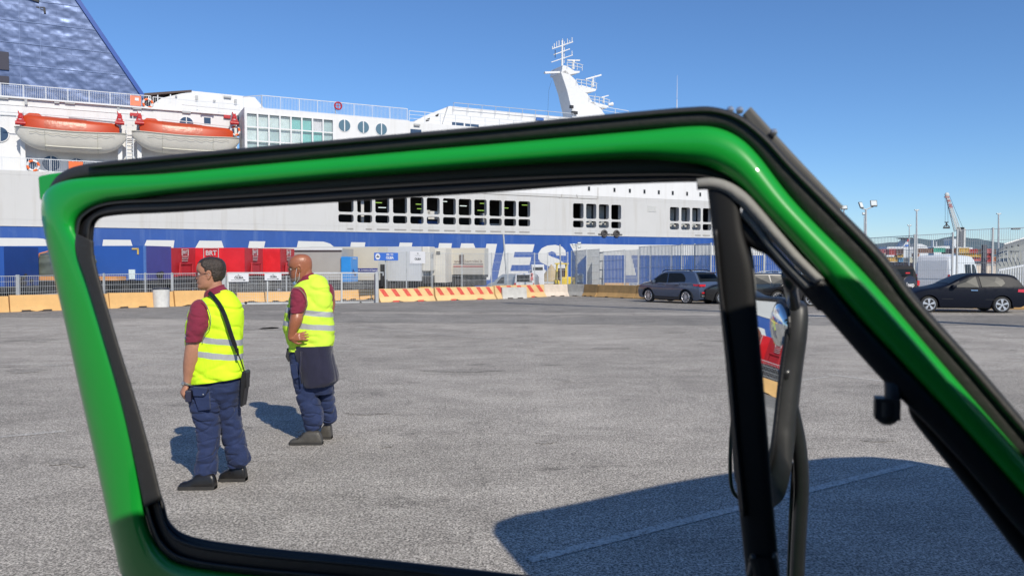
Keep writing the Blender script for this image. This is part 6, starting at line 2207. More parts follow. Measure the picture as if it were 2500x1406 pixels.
def head_rings(H_, nseg=36):
    """head pointing to +x (face), z up from the chin, ear line at x=0; H_ = head height"""
    prof = [(0.0, .26, -.02, .10), (.02, .335, -.08, .17), (.06, .375, -.12, .22), (.12, .375, -.17, .255), (.17, .350, -.24, .275), (.205, .372, -.28, .285), (.245, .362, -.33, .29), (.275, .376, -.36, .295), (.315, .350, -.39, .30),
            (.37, .345, -.425, .31), (.44, .335, -.45, .32), (.50, .318, -.465, .325), (.55, .345, -.475, .33), (.60, .372, -.48, .335), (.68, .375, -.485, .34), (.76, .355, -.475, .335), (.84, .31, -.44, .315), (.91, .235, -.38, .27), (.96, .14, -.28, .20), (.99, .04, -.16, .11), (1.0, -.03, -.09, .03)]
    pr = catmull(prof, 3)
    rings = []
    for z, f, b, w in pr:
        ring = []
        for i in range(nseg):
            t = 2 * PI * i / nseg
            c, s_ = math.cos(t), math.sin(t)
            if c >= 0:
                x = f * abs(c) ** (.86); 
                y = w * abs(s_) ** (.92) * (1 if s_ > 0 else -1)
            else:
                x = b * abs(c) ** .9; y = w * abs(s_) ** .9 * (1 if s_ > 0 else -1)
            # eye sockets and cheeks
            zz = z
            if c > .3:
                x -= .035 * math.exp(-((z - .50) / .045) ** 2) * math.exp(-((abs(y) - .16) / .07) ** 2)
                x += .020 * math.exp(-((z - .36) / .08) ** 2) * math.exp(-((abs(y) - .20) / .08) ** 2)
            ring.append(Vector((x, y, zz)) * H_)
        rings.append(ring)
    return rings


def add_head(mb, org, H_, yaw, pitch, extra=None):
    """adds head, nose, ears to mb; org = position of the chin level at the ear line"""
    M_ = Matrix.Translation(org) @ Matrix.Rotation(yaw, 4, 'Z') @ Matrix.Rotation(pitch, 4, 'Y')
    T = lambda v: M_ @ (Vector(v) * H_)
    rings = [[M_ @ p for p in r] for r in head_rings(H_)]
    mb.loft(rings)
    # nose
    nr = []
    for z, x0, w in ((.515, .315, .020), (.47, .355, .028), (.42, .395, .038), (.375, .440, .052), (.345, .452, .062), (.318, .41, .058), (.308, .35, .03)):
        nr.append([T((x0 * (1 if abs(a) < .5 else .86), w * a, z)) for a in (-1, -.55, 0, .55, 1)] + [T((.25, w * .8, z)), T((.25, -w * .8, z))])
    mb.loft(nr)
    # lips
    for z, r_ in ((.235, .018), (.212, .022)):
        mb.tube([T((.35, -.09, z)), T((.372, -.04, z + .004)), T((.378, 0, z)), T((.372, .04, z + .004)), T((.35, .09, z))], r_ * H_, 8)
    # ears: rim, lobe and bowl
    for sg in (-1, 1):
        pts = [(.045, .325, .46), (.03, .355, .54), (-.03, .375, .575), (-.085, .385, .55), (-.10, .38, .48), (-.07, .365, .40), (-.02, .34, .34), (.02, .325, .33)]
        mb.tube([T((x, sg * y, z)) for x, y, z in catmull(pts, 3)], .020 * H_, 7)
        mb.prism([T((x, sg * (y - .015), z)) for x, y, z in pts], M_.to_3x3() @ Vector((0, sg * .012 * H_, 0)))
        mb.ball(T((.025, sg * .335, .45)), .022 * H_, 8, 5)
    return M_, T


def hand(mb, wrist, d_arm, palm_n, k=1.0, curl=1.0, spread=.3, side=1):
    """palm plus four fingers of different lengths and a thumb. d_arm: pointing direction, palm_n: palm normal"""
    d = Vector(d_arm).normalized(); n = Vector(palm_n); n = (n - d * n.dot(d)).normalized(); s_ = d.cross(n) * side
    P_ = lambda a, b, c: wrist + (d * a + s_ * b + n * c) * k
    rings = []
    for a, w, h in ((-.015, .026, .021), (.01, .030, .021), (.04, .039, .019), (.07, .042, .017), (.088, .041, .014)):
        rings.append([P_(a, w * math.cos(t * PI / 8), h * math.sin(t * PI / 8)) for t in range(16)])
    mb.loft(rings)
    for i, (b, L1, L2, L3) in enumerate(((.031, .038, .024, .018), (.011, .043, .028, .020), (-.010, .040, .026, .019), (-.029, .032, .020, .017))):
        a0 = .084
        pts = [P_(a0 - .02, b, 0), P_(a0, b, 0)]
        ang = 0; pos = [a0, 0]; bb = b
        for j, L_ in enumerate((L1, L2, L3)):
            ang += curl * (R(38), R(58), R(40))[j]
            pos = [pos[0] + L_ * math.cos(ang), pos[1] + L_ * math.sin(ang)]
            bb += b * spread * .12
            pts.append(P_(pos[0], bb, pos[1]))
        mb.tube(pts, [.0095 * k, .0095 * k, .009 * k, .0085 * k, .007 * k], 8)
        mb.ball(pts[-1], .007 * k, 8, 5)
    t = [P_(.012, .026, .004), P_(.035, .048, .014), P_(.062, .060, .022 + .01 * curl), P_(.085, .056 - .015 * curl, .030 + .012 * curl)]
    mb.tube(t, [.014 * k, .0125 * k, .011 * k, .0085 * k], 8)
    mb.ball(t[-1], .0085 * k, 8, 5)


def finish_body(mb, m, root, vox=.0055):
    o = mb.build('body', m, root, smooth=True)
    r = o.modifiers.new('remesh', 'REMESH'); r.mode = 'VOXEL'; r.voxel_size = vox; r.use_smooth_shade = True
    s_ = o.modifiers.new('smooth', 'SMOOTH'); s_.factor = .5; s_.iterations = 3
    return o


# ================= first worker (dark hair, glasses, shoulder bag)
A = Figure('person', 'dark haired man with glasses in a yellow vest, black bag strap across his back', 527, 1188, 6.22)
K = A.k
b = MB()
yaw1 = math.atan2(-.24, -1)
H1 = 77 * K
org1 = A.p(513, 706, 0.0)
M1, T1 = add_head(b, org1, H1, yaw1, R(2))
b.loft(A.loft([(735, 494, 562, .075, .01), (718, 501, 556, .066, .01), (702, 503, 545, .060, .005), (690, 502, 541, .058, 0), (672, 508, 536, .05, 0)], seg=24, n=4, expo=2))
b.loft(A.loft([(730, 500, 570, .09, .02), (760, 475, 585, .10, .02), (830, 470, 580, .11, .02), (900, 490, 568, .09, .02), (940, 505, 555, .07, .02)], seg=24, n=4))
arm1 = [(486, 748, -.06, 20), (478, 790, -.10, 20), (474, 832, -.12, 18.5), (469, 868, -.12, 18.5), (464, 895, -.11, 16), (461, 918, -.10, 12.5), (458, 934, -.10, 9.8)]
ar = catmull([(*A.p(x, y, dy), r_ * K) for x, y, dy, r_ in arm1], 5)
b.tube([q_[:3] for q_ in ar], [q_[3] for q_ in ar], 18)
# far arm, hanging on the other side
b.tube([A.p(575, 752, .10), A.p(568, 830, .18), A.p(530, 870, .28), A.p(500, 850, .34)], [.045, .04, .03, .026], 12)
hand(b, A.p(500, 850, .34), Vector((-1, 0, .3)), Vector((0, 1, .2)), 1, .8)
hand(b, A.p(457, 936, -.10), Vector((-.42, -.12, -1)), Vector((.55, .5, -.1)), 1.04, 1.15, .3, side=-1)
for (x0, y0, x1, y1, dy0, dy1) in ((506, 985, 506, 1155, -.04, -.1), (560, 985, 583, 1135, .03, .10)):
    b.tube([A.p(x0, y0, dy0), A.p((x0 + x1) / 2, (y0 + y1) / 2, (dy0 + dy1) / 2), A.p(x1, y1, dy1)], [.05, .045, .03], 12)
body1 = finish_body(b, skin1, A.root)
# hair shell
hb_ = MB(); rings = head_rings(H1, 72)
vid = {}; n72 = 72
for i, r_ in enumerate(rings):
    for j, p_ in enumerate(r_):
        x, y, z = p_ / H1
        hl_ = .80 + .04 * min(1, abs(y) / .2) if x > .20 else (.60 + 1.1 * (x - .06) if x > .10 else (.46 + .14 * max(0, (x - .03) / .07) if x > .03 else (.56 if x > -.06 else (.56 - .30 * min(1, (-.06 - x) / .08) if x > -.14 else .20 + .10 * (x + .5)))))
        jit = .02 * noise.noise(Vector((x * 30, y * 30, 1)))
        edge = z - (hl_ + jit)
        th_ = .0 if edge < 0 else min(.022, .004 + edge * .10)
        th_ += .010 * noise.noise(Vector((x * 14 + z * 6, y * 22, z * 16))) * (1 if edge > 0.02 else 0)
        d_ = Vector((p_.x + .03 * H1, p_.y, p_.z - .55 * H1)).normalized()
        vid[(i, j)] = (p_ + d_ * (th_ * H1 + (.002 if edge >= 0 else -.006)), edge >= -.012)
used_i = {}
vs_, fs_l = [], []
for i in range(len(rings) - 1):
    for j in range(n72):
        cc = [(i, j), (i, (j + 1) % n72), (i + 1, (j + 1) % n72), (i + 1, j)]
        if sum(vid[c][1] for c in cc) >= 3:
            f = []
            for c in cc:
                if c not in used_i: used_i[c] = len(vs_); vs_.append(M1 @ vid[c][0])
                f.append(used_i[c])
            fs_l.append(f)
hb_.add(vs_, fs_l)
hb_.build('hair', hair_m, A.root, smooth=True)
# face details
fd = MB()
for sg in (-1, 1):
    fd.tube([T1((.345, sg * .10, .585)), T1((.36, sg * .14, .60)), T1((.325, sg * .21, .588))], .012 * H1, 6)
fd.build('eyebrows', hair_m, A.root)
ey = MB()
for sg in (-1, 1):
    ey.ball(T1((.285, sg * .145, .505)), .045 * H1, 12, 8, 0); ey.ball(T1((.318, sg * .148, .505)), .02 * H1, 8, 6, 1)
ey.build('eyes', [mat('eye_white', (.7, .68, .66), .3, var=0), mat('iris_dark', (.03, .02, .015), .2, var=0)], A.root, smooth=True)


def glasses(T, Hh, root, shaded, mframe):
    g = MB()
    for sg in (-1, 1):
        c = [(.375 - .012 * abs(math.cos(a * PI / 10)), sg * (.145 + .085 * math.cos(a * PI / 10)), .50 + .062 * math.sin(a * PI / 10)) for a in range(21)]
        g.tube([T(q_) for q_ in c], .008 * Hh, 6)
        g.tube([T((.36, sg * .235, .515)), T((.30, sg * .33, .52)), T((.0, sg * .352, .50)), T((-.05, sg * .36, .44))], .010 * Hh, 6)
    g.tube([T((.378, -.06, .51)), T((.395, 0, .52)), T((.378, .06, .51))], .008 * Hh, 6)
    o = g.build('glasses', mframe, root)
    l = MB()
    for sg in (-1, 1):
        l.prism([T((.368, sg * (.145 + .08 * math.cos(a * PI / 10)), .50 + .058 * math.sin(a * PI / 10))) for a in range(20)], (0, 0, 0.0005))
    l.build('lens', glass_mat('sun_lens' if shaded else 'clear_lens', (.06, .03, .015) if shaded else (.7, .75, .78), .05, .93 if shaded else .25), o)
    return o


glasses(T1, H1, A.root, False, mat('dark_frame', (.05, .02, .02), .3, var=0))
# shirt: collar and the near sleeve (one garment)
sh = MB()
sh.loft(A.loft([(734, 490, 572, .095, .015, -10), (722, 498, 562, .082, .012, -18), (711, 499, 549, .070, .008, -20), (704, 501, 547, .067, .006, -20)], seg=36, n=5, expo=2.1))
rs = A.loft([(731, 482, 499, .03, -.05), (737, 473, 507, .06, -.07), (750, 466, 511, .080, -.095), (768, 462, 514, .088, -.11), (788, 459, 514, .088, -.12), (806, 457, 508, .084, -.13), (822, 455, 499, .080, -.13), (832, 455, 495, .078, -.13, 0), (834, 457, 493, .070, -.13)], amp=.006, fx=9, fz=14, seed=4)
sh.loft(rs)
sh.loft(A.loft([(742, 560, 586, .06, .10), (760, 556, 592, .075, .12), (800, 556, 588, .08, .16), (830, 552, 584, .075, .18)], seg=20, n=4))
sh.build('polo_shirt', maroon, A.root, smooth=True)
hem = MB(); hem.tube([Vector(q_) + Vector((0, 0, .004)) for q_ in rs[-6]] + [rs[-6][0]], .005, 5, caps=False)
hem.build('sleeve_hem', maroon, D.objects['polo_shirt'])
# vest
ft_z = lambda py: A.p(540, py, 0).z
v = MB()
v.loft(A.loft([(712, 516, 551, .066, .012, -14), (719, 502, 566, .085, .012, -14), (729, 488, 578, .108, .01, -6), (741, 476, 588, .122, 0), (757, 465, 594, .136), (780, 459, 594, .148), (806, 455, 591.5, .152), (838, 456, 590, .156), (870, 461, 591, .158), (898, 466, 594, .164), (918, 467, 596, .170, 0, -12), (927, 467, 595, .168, 0, -16), (928, 471, 591, .155, 0, -16)], amp=.010, fx=3, fz=5, seed=2, n=14, seg=90))
x_c = A.p(540, 840, 0).x
z1_, z2_ = ft_z(829), ft_z(864)
sl = .13
vm1 = vest_mat('yellow_vest_cloth', (.62, .93, .02), [(z1_ + sl * x_c, .047), (z2_ + sl * x_c, .047)], sl)
v1 = v.build('safety_vest', [vm1], A.root, smooth=True)
# armhole binding
ah = [(492, 731), (501, 741), (508, 755), (513, 772), (514, 787), (511, 799), (503, 810), (496, 824), (493, 838)]
MB().tube([A.p(x + .5, y, -.20 + .0007 * abs(y - 780)) for x, y in catmull(ah, 4)], .0035, 5).build('armhole_binding', mat('binding_olive', (.20, .22, .12), .7, var=0), v1)
# trousers
t = MB()
t.loft(A.loft([(902, 470, 590, .13, .01), (930, 463, 590, .142, .01, -8), (945, 461, 589, .142, .01), (960, 464, 586, .130, .01), (975, 470, 578, .11, .01), (985, 480, 568, .07, .01)], amp=.006, seed=3, fx=7, fz=10))
t.loft(A.loft([(938, 462, 541, .12, -.03), (962, 463, 541.5, .122, -.03), (985, 466, 540, .116, -.03), (1013, 473, 538.5, .108, -.035), (1044, 481, 537.5, .10, -.04), (1085, 485, 534, .092, -.05), (1118, 481, 531, .090, -.06), (1140, 477.5, 530, .086, -.07), (1152, 478, 529, .082, -.075), (1160, 484, 525, .070, -.08), (1163, 488, 521, .058, -.08)], amp=.012, fx=4, fz=8, seed=8, n=26, seg=90))
t.loft(A.loft([(938, 520, 590, .12, .03), (965, 528, 588, .115, .04), (1003, 534, 584.5, .108, .05), (1034, 538, 591, .10, .06), (1075, 545, 598, .095, .07), (1100, 551, 607, .09, .08), (1116, 556, 611, .085, .085), (1130, 556, 608, .08, .09), (1139, 562, 597, .066, .09)], amp=.012, fx=4, fz=8, seed=12, n=26, seg=90))
tr1 = t.build('trousers', navy, A.root, smooth=True)
# cargo pocket with flap
pk = MB()
fl_ = [(470, 945), (508, 947), (502, 962), (497, 968), (471, 967)]
pk.prism([A.p(x, y, -.185) for x, y in fl_], (0, .03, 0))
pk.prism([A.p(x, y, -.168) for x, y in ((472, 966), (498, 968), (509, 955), (512, 1000), (484, 1003))], (0, .03, 0))
po = pk.build('cargo_pocket', navy, tr1, bevel=.006, bseg=3, smooth=False)
MB().ball(A.p(496, 962.5, -.19), .006, 8, 6).build('snap_button', mat('snap_metal', (.4, .42, .45), .3, .5, 0), po)
# boots
A.shoe([(438, 1194, .020), (438.5, 1186, .036), (441, 1179, .045), (448, 1175, .049), (458, 1173, .049), (466, 1169, .047), (472, 1165, .045), (480, 1158, .044), (500, 1155, .044), (520, 1156, .040), (526, 1168, .038), (527, 1186, .034)], 1201, .1, 'boot', leather, 0, 0, -.13)
A.shoe([(537, 1170, .020), (537.5, 1160, .036), (540, 1154, .045), (547, 1150, .048), (560, 1143, .044), (568, 1136, .042), (585, 1134, .042), (597, 1136, .040), (601, 1150, .038), (602, 1162, .034)], 1177, .1, 'boot', leather, 0, 0, .10)
# bag strap, bag, watch, phone
st = MB()
sp_ = catmull([(509, 714), (520, 724), (538, 748), (552, 780), (562, 812), (571, 838), (579, 861)], 5)
rr = []
for i, (x, y) in enumerate(sp_):
    j = min(i + 1, len(sp_) - 1); i0 = max(i - 1, 0)
    dx, dy_ = sp_[j][0] - sp_[i0][0], sp_[j][1] - sp_[i0][1]; L_ = math.hypot(dx, dy_)
    w_ = 4.8 if y < 845 else 3.4
    nx_, ny_ = -dy_ / L_ * w_, dx / L_ * w_
    dd = -(.105 + .055 * min(1, (y - 714) / 50)) - (.008 if y > 760 else 0)
    if y > 800: dd += .025 * (y - 800) / 60
    a, c = A.p(x + nx_, y + ny_, dd), A.p(x - nx_, y - ny_, dd)
    rr.append([a, c, c + Vector((0, .012, 0)), a + Vector((0, .012, 0))])
st.loft(rr)
st.tube([A.p(579, 858, -.15), A.p(588, 880, -.12), A.p(596, 905, -.06), A.p(598, 915, -.03)], .005, 6)
st.tube([A.p(579, 850, -.16), A.p(581, 868, -.15)], .011, 6)
bag = thing('shoulder_bag', 'long narrow black leather bag hanging on the right hip of the man with glasses', 'bag', A.o + A.p(597, 988, -.03), 0)
def bagl(mb): 
    return mb
mb = MB(); mb.loft([[Vector((x_, y_, 0)) + (A.p(px_, py_, -.03) - A.p(597, 988, -.03)) for x_, y_ in ((-w_, -.055), (w_, -.055), (w_, .055), (-w_, .055))] for px_, py_, w_ in ((594, 990, .008), (595, 975, .012), (597, 950, .017), (599, 925, .020), (601, 908, .018), (601, 903, .010))])
mb.build('bag_body', leather, bag, bevel=.012, bseg=3)
mb = MB(); c_ = A.p(604, 930, -.03) - A.p(597, 988, -.03); mb.box(c_, (.012, .08, .10)); mb.build('bag_flap', leather, bag, bevel=.004)
so = st.build('strap', leather, None)
for vv in so.data.vertices: vv.co -= A.p(597, 988, -.03)
so.parent = bag; MW[so.name] = MW[bag.name]
wt = MB(); c_ = A.p(458.5, 936, -.10); ax_ = Vector((-.42, -.12, -1)).normalized(); u_ = ax_.orthogonal().normalized(); w2_ = ax_.cross(u_)
wt.tube([c_ + (u_ * math.cos(a * PI / 9) + w2_ * math.sin(a * PI / 9)) * .034 for a in range(19)], .009, 6)
wt.ball(c_ + Vector((-.026, -.024, 0)), (.016, .012, .018))
tag(wt.build('wrist_watch', mat('watch_steel', (.45, .43, .40), .25, .8, 0)), 'steel wrist watch on the arm of the man with glasses', 'watch').location = A.o
ph = MB(); ph.box(A.p(462, 965, -.14), (.045, .10, .09), rz=R(12)); tag(ph.build('wallet', mat('navy_case', (.02, .02, .045), .5), bevel=.008), 'dark navy wallet held in the hand of the man with glasses', 'wallet').location = A.o

# ================= second worker (bald, hand on hip, jacket tied round the waist)
B2 = Figure('person', 'bald man in a yellow vest, hand on hip, navy jacket tied round his waist', 760, 1082, 7.66)
K = B2.k
b = MB()
H2 = 66.5 * K
org2 = B2.p(736.5, 687, 0)
M2, T2 = add_head(b, org2, H2, math.atan2(-.16, -1), R(9))
b.loft(B2.loft([(712, 716, 790, .085, .01), (692, 726, 778, .078, .01), (680, 731, 768, .068, .008), (668, 732, 763, .062, .004), (652, 734, 760, .055, 0)], seg=24, n=4, expo=2))
b.loft(B2.loft([(700, 730, 790, .09, .02), (740, 715, 800, .11, .02), (800, 705, 800, .125, .02), (860, 722, 790, .11, .02), (920, 738, 785, .08, .02)], seg=24, n=4))
arm2 = [(732, 716, -.09, 16), (729, 740, -.13, 17), (726, 762, -.17, 15.5), (724, 777, -.20, 15.5), (719, 792, -.21, 13.5), (714, 808, -.21, 10), (711, 821, -.205, 8.2), (713, 828, -.205, 8)]
ar = catmull([(*B2.p(x, y, dy), r_ * K) for x, y, dy, r_ in arm2], 5)
b.tube([q_[:3] for q_ in ar], [q_[3] for q_ in ar], 18)
b.tube([B2.p(800, 705, .1), B2.p(808, 740, .16), B2.p(800, 790, .1)], [.05, .045, .035], 12)
hand(b, B2.p(711, 826, -.205), Vector((.93, -.16, .20)), Vector((.05, .95, -.25)), 1.0, .22, 1.0, side=-1)
hand(b, B2.p(798, 800, .10), Vector((-.5, .2, -.7)), Vector((-.5, -.5, 0)), 1, .5)
for (x0, y0, x1, y1, dy0, dy1) in ((745, 900, 765, 1055, -.03, -.03), (790, 900, 802, 1035, .06, .2)):
    b.tube([B2.p(x0, y0, dy0), B2.p((x0 + x1) / 2, (y0 + y1) / 2, (dy0 + dy1) / 2), B2.p(x1, y1, dy1)], [.055, .05, .03], 12)
finish_body(b, skin2, B2.root)
ey = MB()
for sg in (-1, 1):
    ey.ball(T2((.285, sg * .145, .505)), .045 * H2, 12, 8)
ey.build('eyes', MC['eye_white'], B2.root, smooth=True)
bd_ = MB(); rings = head_rings(H2, 48)
vs_, fs_l, used_i = [], [], {}
for i in range(len(rings) - 1):
    for j in range(48):
        cc = [(i, j), (i, (j + 1) % 48), (i + 1, (j + 1) % 48), (i + 1, j)]
        pc = sum((rings[a][c] for a, c in cc), Vector()) / 4 / H2
        jaw = pc.z < .15 + .18 * max(0, (.30 - pc.x)) * (1 if pc.x > 0 else 0) and pc.x > .02
        lip = .27 < pc.z < .31 and pc.x > .31
        if jaw or lip:
            f = []
            for c in cc:
                if c not in used_i:
                    used_i[c] = len(vs_); p_ = rings[c[0]][c[1]]; d_ = Vector((p_.x, p_.y, p_.z - .4 * H2)).normalized(); vs_.append(M2 @ (p_ + d_ * .0018))
                f.append(used_i[c])
            fs_l.append(f)
bd_.add(vs_, fs_l); bd_.build('stubble', mat('grey_stubble', (.22, .15, .12), .8, 0, .35, 160), B2.root, smooth=True)
glasses(T2, H2, B2.root, True, mat('gold_frame', (.35, .22, .08), .25, .7, 0))
# lowered face mask with ear loops
mk = MB()
rr = []
for i in range(9):
    a = -1 + 2 * i / 8
    rr.append([T2((.20 + .13 * (1 - a * a) * (1 if z > -.05 else .7), a * .20, z)) for z in (.06, .01, -.04, -.08)])
mk.loft(rr, closed=False, caps=False)
mo = mk.build('face_mask', mat('mask_blue', (.42, .60, .78), .8, 0, .05, 30), B2.root, smooth=True)
lp_ = MB()
for sg in (-1, 1):
    lp_.tube([T2((.20, sg * .21, .05)), T2((.12, sg * .33, .32)), T2((.03, sg * .352, .56))], .007 * H2, 5)
    lp_.tube([T2((.20, sg * .21, -.06)), T2((.05, sg * .31, .1)), T2((-.02, sg * .345, .33))], .007 * H2, 5)
lp_.build('ear_loop', white_clean, mo)
# shirt
sh = MB()
sh.loft(B2.loft([(700, 716, 800, .11, .015, -10), (688, 723, 784, .092, .012, -16), (679, 728, 768, .078, .008, -16), (673, 731, 765, .074, .006, -15)], seg=36, n=5, expo=2.1))
rs = B2.loft([(700, 719, 736, .04, -.09), (705, 714, 742, .07, -.11), (716, 711, 747, .085, -.13), (730, 710.5, 749.5, .09, -.145), (746, 710, 749, .088, -.16), (757, 709.5, 745, .085, -.17), (763, 710, 741, .080, -.18), (764.5, 713, 737, .070, -.18)], amp=.006, fx=9, fz=14, seed=6)
sh.loft(rs)
sh.loft(B2.loft([(694, 792, 808, .06, .06), (706, 795, 814, .075, .08), (722, 797, 816, .078, .10), (738, 797, 813, .07, .12)], seg=20, n=4))
sh.build('polo_shirt', maroon, B2.root, smooth=True)
# vest
v = MB()
v.loft(B2.loft([(675, 736, 770, .075, .012, -12), (681, 728, 788, .095, .012, -12), (690, 721, 799, .118, .01, -8), (702, 714, 806, .135, 0), (722, 706, 811, .148), (750, 699, 813, .158), (778, 693, 814, .168), (800, 692, 816.5, .174), (823, 699, 817, .174, 0), (840, 704, 816, .172, 0, -8), (850, 706, 814, .170, 0, -14), (851, 709, 810, .160, 0, -14)], amp=.011, fx=3, fz=5, seed=21, n=14, seg=90))
x_c = B2.p(770, 780, 0).x
fz_ = lambda py: B2.p(770, py, 0).z
sl = .12
vm2 = vest_mat('yellow_green_vest_cloth', (.60, .86, .06), [(fz_(763) + sl * x_c, .052), (fz_(795) + sl * x_c, .052)], sl)
v2 = v.build('safety_vest', [vm2], B2.root, smooth=True)
ah = [(717, 702), (728, 704), (739, 714), (747, 727), (750, 742), (746, 756), (740, 768), (737, 780)]
MB().tube([B2.p(x + .8, y, -.235 + .0008 * abs(y - 740)) for x, y in catmull(ah, 4)], .0035, 5).build('armhole_binding', MC['binding_olive'], v2)
MB().box(B2.p(707, 768, -.16), (.03, .03, .06)).tube([B2.p(707, 757, -.15), B2.p(704, 772, -.17), B2.p(709, 785, -.17)], .008, 6).build('vest_clip', black_m, v2)
# trousers
t = MB()
t.loft(B2.loft([(836, 708, 808, .14, .01), (870, 706, 808, .15, .01), (905, 710, 812, .15, .01), (935, 716, 814, .14, .01), (960, 722, 812, .11, .02)], amp=.006, seed=23))
t.loft(B2.loft([(880, 706, 770, .13, -.02), (926, 715, 776, .125, -.02), (977, 724, 781, .115, -.02), (1000, 731, 787, .11, -.02), (1028, 739, 789.5, .10, -.02), (1042, 744, 786, .092, -.02), (1052, 749, 777, .075, -.02), (1055, 753, 772, .06, -.02)], amp=.014, fx=3.5, fz=6.5, seed=31, n=26, seg=90))
t.loft(B2.loft([(920, 770, 814, .12, .08), (941, 774, 814, .12, .10), (982, 779, 819, .11, .13), (1010, 783, 822, .105, .16), (1024, 786, 822, .10, .17), (1032, 790, 815, .085, .18), (1036, 794, 808, .07, .18)], amp=.014, fx=3.5, fz=6.5, seed=37, n=26, seg=90))
tr2 = t.build('trousers', navy, B2.root, smooth=True)
MB().prism([B2.p(x, y, -.155) for x, y in ((707, 890), (722, 888), (729, 922), (716, 926))], (0, .03, 0)).build('cargo_pocket', navy, tr2, bevel=.006)
MB().tube([B2.p(703, 850, -.08), B2.p(701, 870, -.08), B2.p(706, 882, -.08)], [.010, .016, .010], 8).build('radio_pouch', black_m, B2.root)
# jacket tied round the waist
jk = MB()
ks = [(842, 712, 812, .185, 0), (856, 716, 812.5, .19, 0), (880, 724, 818, .198, 0), (905, 731, 824, .205, 0, 0), (925, 735, 828, .205, 0, 0), (934, 738, 824, .20, 0, -4), (940, 742, 816, .19, 0, -4)]
jk.loft(B2.loft(ks, amp=.014, fx=4, fz=2.0, seed=41, n=14, seg=90))
jk.tube([B2.p(736, 858, -.19), B2.p(732, 900, -.20), B2.p(737, 936, -.19)], .008, 6)
jk.build('tied_jacket', navy_d, B2.root, smooth=True)
# boots
B2.shoe([(707, 1087, .020), (707.5, 1079, .036), (710, 1073, .045), (718, 1069.5, .048), (732, 1066, .047), (741, 1058, .044), (752, 1052, .044), (772, 1051, .044), (781, 1054, .040), (787, 1068, .038), (788, 1080, .034)], 1090.5, .1, 'boot', leather_g, 0, 0, -.08)
B2.shoe([(783, 1058, .025), (785, 1046, .042), (790, 1037, .046), (797, 1031, .046), (806, 1031, .044), (810, 1044, .040), (811, 1062, .034)], 1073, .1, 'boot', leather_g, 0, 0, .17)
lc = MB()
for i in range(4):
    x, y = 738 - i * 4, 1058 + i * 4
    lc.tube([B2.p(x, y, -.13), B2.p(x + 5, y - 2, -.08), B2.p(x - 1, y - 1, -.03)], .004, 5)
lc.tube([B2.p(742, 1050, -.12), B2.p(733, 1052, -.14), B2.p(727, 1056, -.14)], .004, 5)
lc.build('laces', black_m, D.objects['boot.002'] if 'boot.002' in D.objects else B2.root)
# ------------------------------------------------------------------ the vehicle whose open door frames the view
DN = Vector((.342, .94, 0)).normalized()      # away from the camera
DP0 = Vector((0, .90, HC))
green = mat('glossy_green_paint', (.008, .32, .035), .38, 0, .03, 3, coat=.55, spec=.25)
green.node_tree.nodes['Principled BSDF'].inputs['Coat Roughness'].default_value = .02
seal = mat('weathered_black_rubber', (.026, .025, .024), .6, 0, .15, 5, .08, 120, stain=(.05, .048, .044), stain_amt=.12)
seal_n = mat('black_window_rubber', (.009, .009, .011), .5, 0, .2, 12, .06, 120)
grey_r = mat('grey_channel_rubber', (.24, .235, .22), .7, 0, .12, 15, .1, 90)

truck = thing('green_offroad_vehicle', 'green vehicle whose open door with black seals and mirror frames the view', 'vehicle', (0.35, 0, 0), 0)


def dpt(px, py, off=0.0):
    return plane_hit(px, py, DP0 + DN * off, DN)


def band(mb, pairs, off, depth, n=6, seg=18, expo=2.0, m=0, scale=1.0):
    pr = catmull([(a[0], a[1], b[0], b[1]) for a, b in pairs], n)
    P = []
    for x0, y0, x1, y1 in pr:
        a, b = dpt(x0, y0, off), dpt(x1, y1, off)
        P.append(((a + b) / 2, (a - b) / 2 * scale))
    rings = []
    for i, (c, h) in enumerate(P):
        d = depth if not callable(depth) else depth(i / len(P))
        r = []
        rd_ = (c - CO).normalized()
        for k in range(seg):
            t = 2 * PI * k / seg
            ct, st_ = math.cos(t), math.sin(t)
            r.append(c + h * (abs(ct) ** (2 / expo) * (1 if ct > 0 else -1)) + rd_ * (d * abs(st_) ** (2 / expo) * (1 if st_ > 0 else -1)))
        rings.append(r)
    mb.loft(rings, m)
    return mb


door_root = MB()
gp = [((1300, 1640), (1300, 1482)), ((900, 1600), (900, 1426)), ((620, 1560), (620, 1400)), ((430, 1500), (455, 1378)), ((310, 1425), (398, 1345)), ((278, 1330), (366, 1292)), ((260, 1250), (353, 1228)), ((232, 1120), (352, 1127)), ((200, 980), (322, 985)), ((165, 820), (278, 828)), ((135, 690), (236, 690)), ((110, 580), (206, 600)), ((100, 512), (184, 556)), ((112, 466), (206, 520)), ((160, 441), (262, 496)), ((250, 431), (335, 486)), ((400, 424), (420, 474)), ((600, 405), (612, 456)), ((800, 387), (810, 439)), ((1000, 369), (1010, 424)), ((1200, 352), (1208, 409)), ((1400, 334), (1406, 396)), ((1560, 320), (1560, 390)), ((1680, 309), (1665, 398)), ((1745, 311), (1712, 404)), ((1800, 333), (1752, 418)), ((1850, 378), (1795, 445)), ((1925, 475), (1860, 515)), ((2000, 556), (1932, 590)), ((2078, 633), (2008, 676)), ((2160, 722), (2093, 776)), ((2300, 886), (2238, 930)), ((2500, 1115), (2438, 1148)), ((2700, 1345), (2640, 1378))]
frm = band(MB(), gp, 0, .026, expo=2.3).build('door_frame', green, truck, world=True, smooth=True)
